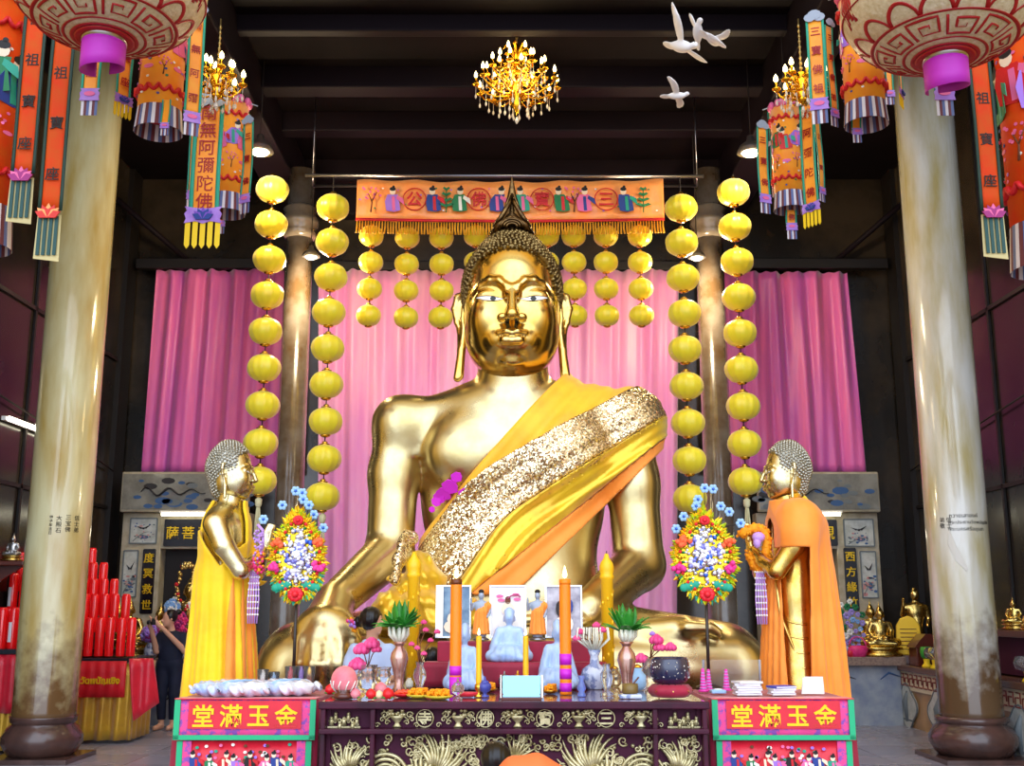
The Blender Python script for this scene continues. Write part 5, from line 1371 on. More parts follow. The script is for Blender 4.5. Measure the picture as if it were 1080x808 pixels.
# portraits
def portrait(lab, x0, x1, y0, y1, Y, mp, deity):
    a, b = W(x0, y1, Y), W(x1, y0, Y); w = b.x - a.x; h = b.z - a.z; t = thing('framed_picture', lab, 'picture', ((a.x + b.x) / 2, Y, a.z))
    T_ = TR((0, 0, 0), (-.08, 0, 0))
    q = MB(); f = .012
    q.box((-w / 2, 0, h / 2), (f, .02, h + f), 0, T_); q.box((w / 2, 0, h / 2), (f, .02, h + f), 0, T_); q.box((0, 0, 0), (w, .02, f), 0, T_); q.box((0, 0, h), (w, .02, f), 0, T_); q.link('frame', M_frame, t)
    q = MB(); q.box((0, .004, h / 2), (w, .006, h), 0, T_); P_ = q.link('print', mp, t)
    q = MB()
    if deity == 1:
        for k in range(3): q.tube([(.045 - .0 * k + .05 * math.cos(i), -.006, h * .78 + .02 * math.sin(i * 1.3)) for i in range(4)], .006, 5, 5)
        for sx, sz in ((-.06, .8), (.06, .83), (-.05, .72), (.07, .74)): disc(q, sx, h * sz, .028, .012, 5, -.004, 10, .004)
        disc(q, -.0, h * .72, .022, .03, 7, -.008); disc(q, 0, h * .55, .05, .05, 0, -.008); disc(q, 0, h * .25, .08, .06, 6, -.006)
    elif deity == 2:
        disc(q, .0, h * .2, .07, .05, 0, -.008); disc(q, 0, h * .35, .045, .05, 0, -.010); disc(q, 0, h * .52, .022, .028, 0, -.012); disc(q, 0, h * .62, .008, .03, 0, -.012)
        q.prism([(-w * .5, 0), (-w * .3, 0), (-w * .3, h), (-w * .5, h)], -.004, 0, 6)
    else:
        disc(q, -.03, h * .55, .03, .06, 1, -.008); disc(q, .05, h * .6, .02, .05, 2, -.008); disc(q, -.03, h * .25, .04, .05, 6, -.010); disc(q, .04, h * .25, .03, .05, 6, -.010)
    q.link('painted_scene', EMB, P_, loc=(0, -.012, 0), rot=(-.08, 0, 0))
portrait('framed picture of a pale seated figure on blue, half hidden by the left orange candle', 460, 496, 618, 672, 8.42, M_photo2, 2)
portrait('white framed picture with a small haloed figure, in the middle of the altar', 517, 554, 618, 672, 8.42, M_photo, 1)
portrait('framed grey picture half hidden by the right orange candle', 576, 613, 618, 672, 8.42, M_photo3, 3)
# ---- seated figurines (unit height 1)
def seat_sdf(P):
    X = np.abs(P[..., 0]); P2 = P.copy(); P2[..., 0] = X
    d = sd_cone(P2, (.10, .02, .12), (.34, -.08, .10), .12, .085)
    d = smin(d, sd_cone(P, (-.3, -.16, .08), (.25, -.22, .07), .07, .055), .03); d = smin(d, sd_cone(P, (.3, -.15, .10), (-.2, -.20, .13), .06, .05), .02)
    d = smin(d, sd_ell(P, (0, .02, .33), (.17, .12, .24)), .08)
    d = smin(d, sd_cone(P2, (0, .02, .50), (.17, .02, .50), .07, .065), .06)
    d = smin(d, chain(P2, [(.19, .02, .49), (.25, .02, .34), (.20, -.10, .22), (.05, -.20, .20)], [.062, .052, .045, .04], .02), .015)
    d = smin(d, sd_cone(P, (0, .01, .52), (0, .0, .62), .05, .048), .03)
    d = smin(d, sd_ell(P, (0, -.0, .71), (.095, .105, .12)), .02)
    d = smin(d, sd_ell(P, (0, -.10, .70), (.015, .03, .035)), .015)
    d = smin(d, sd_ell(P2, (.098, .01, .68), (.014, .02, .06)), .01)
    d = smin(d, sd_ell(P, (0, .02, .83), (.055, .055, .05)), .02)
    return d
def seat_tall(P): return smin(seat_sdf(P), sd_cone(P, (0, .02, .86), (0, .02, 1.04), .022, .003), .02)
def seat_robed(P):
    d = smin(seat_sdf(P), sd_ell(P, (0, -.02, .14), (.36, .25, .15)), .06)
    X = np.abs(P[..., 0]); P2 = P.copy(); P2[..., 0] = X
    d = smin(d, sd_cone(P2, (.18, .02, .46), (.27, .0, .22), .075, .09), .04)
    f = .012 * np.sin(np.arctan2(P[..., 0], -P[..., 1]) * 16) * np.clip(.6 - P[..., 2], 0, .5)
    return smin(d + f, sd_ell(P, (0, .04, .80), (.10, .09, .06)), .03)
LO, HI = (-.5, -.36, -.02), (.5, .26, 1.08)
SEAT = surface_nets(seat_tall, LO, HI, .019, 'seated'); SEATR = surface_nets(seat_robed, LO, (.5, .3, .95), .019, 'seated')
SEATH = surface_nets(seat_sdf, LO, (.5, .3, .95), .019, 'seated')
q = MB(); q.lathe([(.30, -.22), (.44, -.20), (.46, -.15), (.36, -.11), (.36, -.07), (.46, -.04), (.45, 0), (.1, 0.01)], n=24, lobes=12, amp=.03, sy=.72); LOTB = q.mesh('lotus_base')
q = MB(); q.tube([(.17, -.10, .52), (.02, -.155, .40), (-.13, -.13, .26)], [.035, .045, .05], 8, flat=.4); q.tube([(.18, .1, .52), (.24, .02, .50), (.27, -.02, .34)], .05, 8, flat=.5); SASHM = q.mesh('sash')
def figurine(lab, c, h, m, cat='statue', mesh=None, base=None, robe=None, group=None, rz=0., name='seated_figurine', sx=1.):
    k = h / 1.04 if mesh is None else h / .9; dz = .22 * k if base else 0
    t = thing(name, lab, cat, c, group, rz=rz)
    o = link('body', (mesh or SEAT).copy() if len((mesh or SEAT).materials) == 0 else (mesh or SEAT), None, t, loc=(0, 0, dz)); o.scale = (k, k, k)
    if not len(o.data.materials): o.data.materials.append(m)
    elif o.data.materials[0] != m: o.data = o.data.copy(); o.data.materials.clear(); o.data.materials.append(m)
    if mesh is not None: o.scale = (k * sx, k, k)
    if base: b = link('lotus_base', LOTB.copy(), base, t, loc=(0, 0, dz)); b.scale = (k, k, k)
    if robe: b = link('robe_sash', SASHM.copy(), robe, t, loc=(0, 0, dz)); b.scale = (k, k, k)
    return t
z1 = AZ + .17
figurine('pale blue glazed seated figure in the middle of the altar, before the white picture', Vector((W(537, 690, 8.05).x, 8.28, z1)), W(537, 636, 8.28).z - z1 - .02, M_jade, mesh=SEATR, sx=.92)
figurine('pale blue glazed seated figure behind the left orange candle', AT(490, Y=7.95), W(490, 655, 7.95).z - AZ, M_jade, mesh=SEATR, sx=.68)
figurine('pale blue glazed seated figure behind the right orange candle', AT(588, Y=7.95), W(588, 651, 7.95).z - AZ, M_jade, mesh=SEATR, sx=.68)
# little standing buddhas in orange robes
def stand_sdf(P):
    d = sd_cone(P, (0, 0, .05), (0, 0, .45), .12, .10); d = smin(d, sd_ell(P, (0, 0, .62), (.14, .09, .17)), .06); d = smin(d, sd_cone(P, (-.12, 0, .70), (.12, 0, .70), .05, .05), .04)
    d = smin(d, sd_cone(P, (0, 0, .75), (0, 0, .82), .035, .035), .02); d = smin(d, sd_ell(P, (0, -.01, .88), (.065, .07, .085)), .02); d = smin(d, sd_ell(P, (0, 0, .97), (.035, .035, .03)), .02)
    d = smin(d, chain(P, [(-.16, 0, .69), (-.21, -.02, .58), (-.22, -.12, .72), (-.22, -.14, .82)], [.045, .035, .028, .024], .01), .015)
    d = smin(d, chain(P, [(.16, 0, .69), (.19, 0, .52), (.14, -.08, .42)], [.045, .035, .028], .01), .015)
    return d
def stand_robe(P):
    d = sd_cone(P, (.0, 0, .04), (.0, 0, .50), .19, .135); d = smin(d, sd_cone(P, (.02, .0, .52), (.13, 0, .66), .12, .09), .05)
    d = d + .012 * np.sin(np.arctan2(P[..., 0], -P[..., 1]) * 12)
    d = np.maximum(d, (P[..., 2] - .66) - P[..., 0] * .9)
    return np.maximum(d, .04 - P[..., 2])
STD = surface_nets(stand_sdf, (-.35, -.3, -.08), (.35, .25, 1.03), .02, 'standing'); STR = surface_nets(stand_robe, (-.35, -.3, -.02), (.35, .3, .85), .02, 'robe')
for px, w in ((507.5, 'left'), (567, 'right')):
    Y = 8.40; zb = AZ + .32; h = W(px, 624, Y).z - zb
    t = thing('standing_figurine', 'small grey standing figurine in an orange robe, just %s of the white framed picture' % w, 'statue', (W(px, 650, Y).x, Y, zb), 'small standing figurines in orange robes')
    o = link('body', STD if not len(STD.materials) else STD, None, t, loc=(0, 0, .08 * h)); o.scale = (h * .95,) * 3
    if not len(STD.materials): STD.materials.append(mat('blue_grey_stone', '#9aa6b8', .3, coat=.4)); STR.materials.append(M_orange)
    o = link('robe', STR, None, t, loc=(0, 0, .08 * h)); o.scale = (h * .95,) * 3
    q = MB(); q.ell((0, .0, h * 1.0), (h * .062, h * .065, h * .05), 0, 10); q.link('hair', M_blk, t)
    q = MB(); q.lathe([(.06, 0), (.06, .01), (.04, .02), (.04, .025)], n=16); q.link('foot_stand', M_steel, t)
# vases and small flowers
def vase(lab, px, Y, prof, m, z=None, name='glass_vase', group=None, k=1.):
    c = AT(px, Y=Y, z=z); t = thing(name, lab, 'vase', c, group)
    q = MB(); q.lathe([(r * k, h * k) for r, h in prof], n=28); q.link('vase_body', m, t)
    return t
def bloom(t, px, py, Y, r, m, stem_from=None, curve=.0):
    c = Vector(t.location); p = W(px, py, Y) - c
    if stem_from is not None:
        q = MB(); q.tube([stem_from, (Vector(stem_from) + p) / 2 + Vector((curve, 0, .02)), p], .004, 5); q.link('stem', M_brown, t)
    q = MB()
    for ring, (n, rr_, zz, sc) in enumerate(((7, .8, -.25, .55), (6, .5, .1, .5), (4, .22, .4, .42))):
        for i in range(n):
            a = 2 * PI * i / n + ring * .4; q.ell(p + Vector((r * rr_ * math.cos(a), r * rr_ * math.sin(a), r * zz)), (r * sc, r * sc, r * sc * 1.2), 0, 7)
    q.link('blossom', m, t)
gl = [(.045, 0), (.05, .01), (.02, .03), (.03, .06), (.045, .10), (.04, .14), (.022, .17), (.03, .20), (.028, .20)]
v = vase('small clear glass vase with drooping pink buds, left of the left orange candle', 443, 7.7, gl, M_glass, name='bud_vase')
for i, (px, py) in enumerate(((447, 656), (449, 664), (461, 666), (454, 675), (434, 679), (440, 683), (447, 689))): bloom(v, px, py, 7.7, .017, M_rose, (0, 0, .18), .01 * (i - 3))
v = vase('small clear glass vase beside the blue and white porcelain vase', 639.5, 7.45, [(r * .9, h) for r, h in gl], M_glass)
v = vase('round blue and white porcelain vase holding white stems and pink buds', 627, 8.0, [(.06, 0), (.065, .01), (.10, .06), (.115, .11), (.10, .16), (.04, .20), (.035, .26), (.055, .31), (.05, .31)], M_porc, name='porcelain_vase', k=.86)
q = MB()
for i in range(18):
    a = i * 2.4; r_ = .05 + .08 * (i % 5) / 5; q.tube([(.02 * math.cos(a), .02 * math.sin(a), .26), (r_ * math.cos(a) * 1.1, r_ * math.sin(a), .34), (r_ * math.cos(a), r_ * .7 * math.sin(a), .42)], .007, 5)
q.link('white_stems', M_stemw, v)
for px, py in ((629, 659), (635, 664), (612, 666), (608, 673)): bloom(v, px, py, 8.0, .024, M_rose, (0, 0, .3))
vase('tiny blue glass vase just right of the right orange candle', 613, 7.35, [(.028, 0), (.03, .008), (.018, .03), (.03, .05), (.02, .08), (.014, .10), (.026, .13)], mat('blue_glass', '#8aa0e8', .08, trans=.6), name='blue_vase')
v = vase('clear glass jar of large pink lotus blossoms at the left end of the altar', 388, 7.9, [(.05, 0), (.07, .02), (.075, .10), (.06, .14), (.07, .17)], M_glass, name='glass_jar')
for px, py, r in ((381, 684, .045), (392, 678, .045), (397, 684, .03), (377, 700, .05)): bloom(v, px, py, 7.9, r, M_rose, (0, 0, .15))
v = vase('clear glass of pink roses behind the black bowl at the right of the altar', 686, 8.2, [(.05, 0), (.06, .01), (.06, .2), (.055, .2)], M_glass, name='glass_jar')
for px, py, r in ((692, 674, .042), (695, 682, .036), (707, 682, .036), (676, 694, .04)): bloom(v, px, py, 8.2, r, M_rose, (0, 0, .2))
bloom(v, 688, 668, 8.2, .018, M_lot, (0, 0, .2))
vase('ornate clear glass cup beside the left copper vase', 404, 7.8, [(.04, 0), (.045, .01), (.02, .03), (.05, .06), (.06, .10), (.05, .13), (.06, .16)], M_glass, name='glass_cup')
# black bowl on its lotus cushion
c = AT(706, Y=7.22); t = thing('singing_bowl', 'large navy black bowl with white speckles on a maroon cushion on the altar', 'bowl', c)
q = MB(); q.lathe([(.05, .085), (.10, .095), (.125, .14), (.128, .19), (.118, .235), (.108, .25), (.10, .25), (.108, .2), (.06, .12), (0, .11)], n=40); b_ = q.link('bowl', M_navy, t)
q = MB()
for i in range(70):
    a = R.uniform(0, 6.28); z = R.uniform(.12, .23); r_ = .1285 if z > .15 else .124; q.ell(((r_ - .002) * math.cos(a), (r_ - .002) * math.sin(a), z), .0028 if i % 3 else .0045, 0, 5)
q.link('speckles', M_wht, b_)
q = MB(); q.lathe([(.06, .09), (.11, .085), (.135, .06), (.135, .035), (.11, .01), (.06, .004)][::-1], n=40, lobes=8, amp=.04); q.link('cushion', M_mar, t)
q = MB()
for k in range(8):
    a = 2 * PI * k / 8; q.tube([(.10 * math.cos(a - .2), .10 * math.sin(a - .2), .085), (.141 * math.cos(a), .141 * math.sin(a), .045), (.10 * math.cos(a + .2), .10 * math.sin(a + .2), .085)], .006, 5)
q.link('gold_piping', M_bgold, t)
# blue screen in a dark frame
c = AT(550, Y=7.12); t = thing('display_screen', 'small pale blue screen in a dark wooden stand at the middle front of the altar', 'screen', c)
q = MB(); T_ = TR((0, 0, 0), (-.25, 0, 0)); q.box((0, 0, .078), (.235, .012, .135), 0, T_); q.link('screen_panel', M_screen, t, mods=[bevel(.006)])
q = MB(); q.box((0, -.01, .006), (.25, .05, .018)); q.box((0, .012, .02), (.24, .02, .03)); q.link('wooden_stand', M_woodred, t, mods=[bevel(.004)])
q = MB(); q.box((.128, 0, .078), (.012, .016, .14), 0, T_); q.box((-.128, 0, .078), (.008, .016, .14), 0, T_); q.link('side_edge', M_wht, t)
# fruit
def peach(lab, px, Y, r, m, z=None, grp=None):
    c = AT(px, Y=Y, z=z); t = thing('peach', lab, 'fruit', c + Vector((0, 0, 0)), grp)
    q = MB(); q.lathe([(0, 0), (r * .5, .05 * r), (r * .95, r * .55), (r, r * .95), (r * .8, r * 1.45), (r * .3, r * 1.8), (0, r * 1.95)], n=20, lobes=1, amp=.05); q.link('flesh', m, t)
    q = MB()
    for s_ in (-1, 1): q.ell((s_ * r * .6, -r * .5, r * .35), (r * .4, r * .1, r * .16), 0, 7)
    q.link('leaf', M_leaf, t)
c = AT(363.5, Y=7.18); t = thing('wrapped_fruit', 'big pink ball of fruit wrapped in clear film on a dark stand', 'fruit', c)
q = MB(); q.ell((0, 0, .115), (.082, .082, .085), 0, 20); q.link('pink_ball', M_peach, t)
q = MB(); q.lathe([(.055, 0), (.07, .012), (.06, .03), (.045, .04), (.06, .055), (.05, .06)], n=20); q.link('stand', M_woodred, t)
q = MB()
for k in range(10): a = k * .63; q.tube([(.055 * math.cos(a), .055 * math.sin(a), .045), (.078 * math.cos(a), .078 * math.sin(a), .075), (.084 * math.cos(a + .2), .084 * math.sin(a + .2), .11)], .004, 5)
q.link('film_fold', M_wht, t)
for px, Y, r, m, lab in ((349, 7.5, .036, M_rpeach, 'small red and white peach offering left of the wrapped pink ball'), (375.5, 7.16, .034, M_peach, 'small pink peach offering touching the wrapped pink ball'), (392, 7.13, .034, M_rpeach, 'red peach offering in front of the lotus jar'), (410, 7.12, .037, M_rpeach, 'red peach offering with a pale side at the front of the left copper vase'), (402, 7.5, .042, M_peach, 'pale pink peach offering behind the red ones'), (400.5, 7.14, .028, mat('cream_peach', '#f2d8a8', .45), 'cream coloured peach offering between two red ones')):
    peach(lab, px, Y, r, m)
def dish(lab, px, Y, r, md, item, n, mi, name='offering_dish'):
    c = AT(px, Y=Y); t = thing(name, lab, 'dish', c); q = MB(); q.lathe([(r * .5, 0), (r * .9, .012), (r, .022), (r * .95, .024), (r * .5, .010), (0, .009)], n=28); q.link('dish', md, t)
    for i in range(n):
        a = i * 2.4; rr_ = r * .62 * math.sqrt(i / n); q = MB()
        if item == 'm':
            for k in range(14): b_ = k * 2.4; q.ell((rr_ * math.cos(a) + .018 * math.cos(b_), rr_ * math.sin(a) + .018 * math.sin(b_), .028 + .012 * ((k % 3))), .011, 0, 6)
            nm = 'marigold'
        else: q.tube([(rr_ * math.cos(a) - .03, rr_ * math.sin(a), .02), (rr_ * math.cos(a), rr_ * math.sin(a) + .01, .036), (rr_ * math.cos(a) + .03, rr_ * math.sin(a), .022)], [.006, .012, .004], 7); nm = 'chilli'
        q.link(nm, mi, t)
dish('yellow oval dish of marigold heads in front of the left orange candle', 463, 7.14, .095, M_dish, 'm', 6, M_mari); dish('yellow dish of marigold heads in front of the bud vase', 443, 7.22, .085, M_dish, 'm', 5, M_mari); dish('dish of small red and orange peppers before the left copper vase', 427, 7.3, .085, M_rpeach, 'c', 9, mat('orange_red_pepper', '#f0502c', .3), 'pepper_dish')
dish('orange flower offering on a brass dish behind the left thin candle', 513, 7.75, .08, M_brass, 'm', 7, M_mari, 'flower_dish'); dish('orange flower offering on a brass dish beside the right orange candle', 580, 7.6, .055, M_brass, 'm', 4, M_mari, 'flower_dish')
# cups, burner and incense pot
for px, Y, m, lab in ((511.5, 7.3, mat('violet_glass', '#5a62c8', .1, trans=.4), 'small violet glass lamp cup between the thin candle and the blue screen'), (483, 7.14, M_glass, 'little clear glass goblet in front of the left orange candle'), (532, 7.9, M_steel, 'small metal censer before the pale seated figure'), (546, 7.95, M_brass, 'small brass censer right behind the blue screen')):
    c = AT(px, Y=Y); t = thing('small_cup', lab, 'cup', c); q = MB(); q.lathe([(.03, 0), (.032, .006), (.012, .018), (.012, .025), (.035, .04), (.042, .065), (.036, .085), (.030, .085), (.03, .05), (0, .045)], n=24); q.link('cup', m, t)
    q = MB(); q.lathe([(.032, .084), (.02, .10), (.008, .105), (.006, .125), (0, .13)], n=16); q.link('lid', m, t)
for k, px in enumerate((476, 481, 487)):
    c = AT(px, Y=7.45 + .02 * k); c.z = AZ; 
t = thing('red_boat_cup', 'small red lacquered tray left of the thin candle holder', 'tray', AT(492, Y=7.3)); q = MB(); q.lathe([(.04, 0), (.075, .015), (.08, .03), (.074, .032), (.04, .012), (0, .01)], n=24, sy=.5); q.link('tray', M_hred, t)
c = AT(664, Y=7.2); t = thing('incense_pot', 'short brown incense pot on a lace mat with a stick leaning out', 'pot', c)
q = MB(); q.lathe([(.045, .03), (.05, .035), (.05, .09), (.044, .09), (.04, .05), (0, .045)], n=24); q.link('pot', mat('olive_pot', '#7a6434', .4), t)
q = MB(); q.box((0, 0, .014), (.14, .10, .028)); q.link('lace_mat', M_porc, t, mods=[bevel(.008)])
q = MB(); q.tube([(-.01, 0, .05), (.055, -.01, .13)], .006, 6); q.link('stick', M_woodred, t)
for px, Y, lab, m, r in ((432, 8.1, 'pale melting wax stub behind the bud vase', M_stemw, .028), (648, 8.25, 'small round grey glass globe behind the right copper vase', M_glass, .05), (672, 7.9, 'pale blue paper fan shape behind the incense pot', M_petb, .06)):
    c = AT(px, Y=Y); t = thing('offering_jar', lab, 'jar', c); q = MB(); q.lathe([(r * .6, 0), (r, r * .5), (r, r * 1.6), (r * .5, r * 2.2), (r * .6, r * 2.5)], n=20); q.link('jar', m, t); q = MB(); q.lathe([(r * .62, r * 2.5), (r * .3, r * 2.8), (0, r * 2.9)], n=16); q.link('lid', M_brass, t)
# ---------------------------------------------------------------- left side table
M_plas = mat('white_blue_plastic', '#e6ecf8', .25, col2='#8fb0e4', scale=7, coat=.7, bump=.5, bscale=9, thr=(.36, .6))
for x0, x1, y, Y, lab in ((203, 290, 726, 7.42, 'puffy white and blue plastic wrapped bundle at the outer end of the left side table'), (262, 334, 727, 7.50, 'puffy white plastic wrapped bundle at the altar end of the left side table')):
    a, b = W(x0, 737, Y), W(x1, 737, Y); rr = random.Random(x0)
    w = b.x - a.x
    def fn(P, w=w, rr=rr):
        d = sd_sup(P, (0, 0, .045), (w / 2, .17, .05), 2.4)
        return d + .006 * np.sin(P[..., 0] * 40 + np.sin(P[..., 1] * 30) * 2) + .004 * np.sin(P[..., 0] * 90 + P[..., 2] * 60)
    me = surface_nets(fn, (-w / 2 - .02, -.2, -.02), (w / 2 + .02, .2, .12), .008, 'bundle')
    t = thing('plastic_bundle', lab, 'bundle', ((a.x + b.x) / 2, Y, ZTL + .018)); link('wrapping', me, M_plas, t)
    q = MB(); q.tube([(-w * .2, -.14, .07), (0, -.10, .098), (w * .25, .0, .098)], .006, 5); q.link('seam', M_petb, t)
for i, (px, m, h, lab) in enumerate(((277, M_jas, .15, 'clear plastic cup with silver foil, nearest the fan stick on the left table'), (287, M_petb, .13, 'clear plastic cup with pale blue foil behind the wrapped bundles'), (306, M_hred, .17, 'tall clear tumbler with red and orange contents'), (316, M_pur, .17, 'tall clear tumbler with purple contents'), (326, M_brass, .17, 'tall clear tumbler with golden contents'))):
    c = Vector((W(px, 720, 7.95).x, 7.95 + .05 * (i % 2), ZTL + .004)); t = thing('tumbler', lab, 'tumbler', c)
    q = MB(); q.lathe([(.030, 0), (.042, h), (.038, h), (.028, .008), (0, .008)], n=20); q.link('glass', M_glass, t); q = MB(); q.lathe([(.026, .010), (.033, h * .85), (0, h * .9)], n=16); q.link('contents', m, t)
# ---------------------------------------------------------------- right side table
M_paper = mat('white_paper', '#eef0f6', .6); M_bcover = mat('blue_printed_cover', '#4a5ac8', .5)
def booklet(lab, px, Y, w, d, z, rz):
    t = thing('booklet', lab, 'booklet', Vector((W(px, 725, Y).x, Y, z)), rz=rz); q = MB(); q.box((0, 0, .006), (w, d, .009)); q.link('pages', M_paper, t); q = MB(); q.box((0, 0, .0015), (w * 1.03, d * 1.03, .002)); q.box((0, 0, .0115), (w * 1.03, d * 1.03, .002)); q.box((-w * .5, 0, .0065), (.004, d, .012)); q.link('cover', M_paper if rz < .3 else M_bcover, t)
zz = ZTR + .018
for k in range(6): booklet('white booklet in the taller stack on the right side table, layer %s from the bottom' % ['first', 'second', 'third', 'fourth', 'fifth', 'topmost'][k], 788, 7.5, .16, .13, zz + k * .0145, [.05, -.1, .12, 0, -.15, .25][k])
for k in range(4): booklet('white booklet in the lower stack beside the white folded card, %s' % ['lowest', 'second', 'third', 'topmost'][k], 824, 7.5, .15, .12, zz + k * .0145, [.1, -.05, .15, .35][k])
c = Vector((W(857, 725, 7.55).x, 7.55, zz)); t = thing('folded_card', 'blank white folded card standing before the orange robed attendant', 'card', c)
q = MB(); q.prism([(-.075, 0), (.075, 0), (.07, .11), (-.05, .11)], -.004, 0); q.link('front_leaf', M_paper, t); q = MB(); q.prism([(-.075, 0), (.075, 0), (.07, .10), (-.05, .11)], 0, .004, 0, TR((0, .0, 0), (-.4, 0, 0))); q.link('back_leaf', M_paper, t)
M_conep = mat('magenta_plastic', '#e03aa8', .3)
for i, (px, Y, h, lab) in enumerate(((741.5, 7.75, .15, 'slim magenta plastic cone nearest the black bowl'), (747.5, 7.85, .14, 'slim pink and violet plastic cone beside the fan stick'), (766, 7.85, .14, 'slim magenta plastic cone right of the fan stick'))):
    t = thing('plastic_cone', lab, 'cone', Vector((W(px, 720, Y).x, Y, ZTR + .018))); q = MB(); q.lathe([(.034, 0), (.034, .01), (.022, .014), (.010, h), (0, h + .004)], n=16); q.link('cone', M_conep, t); q = MB()
    for k in range(6): a = k * .9; q.lathe([(.024 - .0022 * k, .02 + k * .02), (.0245 - .0022 * k, .026 + k * .02)], n=16)
    q.link('rib', M_lil, t)
t = thing('tissue_pack', 'small pale blue tissue pack at the foot of the right fan stick', 'tissue pack', Vector((W(757, 722, 7.6).x, 7.6, ZTR + .018))); q = MB(); q.box((0, 0, .012), (.10, .08, .024)); q.link('packet', M_petb, t, mods=[bevel(.008, 3)]); q = MB(); q.ell((0, 0, .026), (.03, .02, .006), 0, 8); q.link('tissue', M_paper, t)
t = thing('glass_screen', 'low clear glass guard standing behind the right side table', 'glass guard', Vector((W(772, 720, 8.15).x, 8.15, ZTR + .01))); q = MB(); q.box((0, 0, .10), (.42, .008, .2)); q.link('pane', M_glass, t)
for x in (-.2, .2): q = MB(); q.box((x, 0, .1), (.012, .02, .2)); q.link('post', M_steel, t)
# ---------------------------------------------------------------- people
M_skinp = mat('skin', '#d8a284', .5, sss=.1); M_hairb = mat('black_hair', '#120e10', .35); M_navycl = mat('navy_clothing', '#1a2038', .8, col2='#12172c', scale=9); M_ltblue = mat('pale_blue_blouse', '#b8c8e8', .8); M_lilac = mat('grey_lilac_shirt', '#9a90ac', .8); M_salmon = mat('salmon_orange_cloth', '#f07a44', .7); M_cam = mat('black_camera', '#17171a', .4)
def human_head(P, c, yaw, r=.105):
    """head with brow, nose, lips, chin and ears; c centre, yaw turns the face"""
    ca, sa = math.cos(-yaw), math.sin(-yaw); Q = (P - np.array(c, np.float32)); x = Q[..., 0] * ca - Q[..., 1] * sa; y = Q[..., 0] * sa + Q[..., 1] * ca
    L = np.stack([np.abs(x), y, Q[..., 2]], -1) / r
    d = sd_ell(L, (0, .10, .25), (.72, .90, .82)); d = smin(d, sd_ell(L, (0, -.18, -.35), (.55, .62, .72)), .25); d = smin(d, sd_ell(L, (0, -.62, -.86), (.20, .16, .16)), .15)
    d = smax(d, -sd_ell(L, (.30, -.95, .08), (.20, .16, .12)), .1); d = smin(d, sd_cone(L, (0, -.80, .05), (0, -1.02, -.24), .08, .13), .08); d = smin(d, sd_ell(L, (.12, -.86, -.28), (.09, .10, .08)), .06)
    d = smin(d, sd_ell(L, (0, -.80, -.50), (.25, .10, .06)), .05); d = smin(d, sd_ell(L, (0, -.78, -.61), (.20, .10, .07)), .05); d = smin(d, sd_ell(L, (.74, .05, -.02), (.07, .17, .28)), .05)
    return d * r
def five_fingers(P, palm, d0, side, curl, L=.075):
    """palm ellipsoid, four fingers and a thumb"""
    palm = Vector(palm); d0 = Vector(d0).normalized(); sd_ = Vector(side).normalized(); n = d0.cross(sd_)
    d = sd_cone(P, palm - d0 * .03, palm + d0 * .03, .026, .032)
    for k in range(4):
        a = palm + d0 * .045 + sd_ * (.0155 * (k - 1.5) * 1.05); l = L * (.82, .98, 1., .78)[k]
        b = a + d0 * l * .5 + n * curl * .02; c = b + (d0 * (1 - curl * .8) + n * curl) .normalized() * l * .5
        d = smin(d, chain(P, [a, b, c], [.0095, .0088, .0072], .004), .006)
    a = palm - d0 * .015 - sd_ * .028; d = smin(d, chain(P, [a, a - sd_ * .022 + d0 * .03, a - sd_ * .016 + d0 * .058], [.012, .010, .008], .004), .008)
    return d
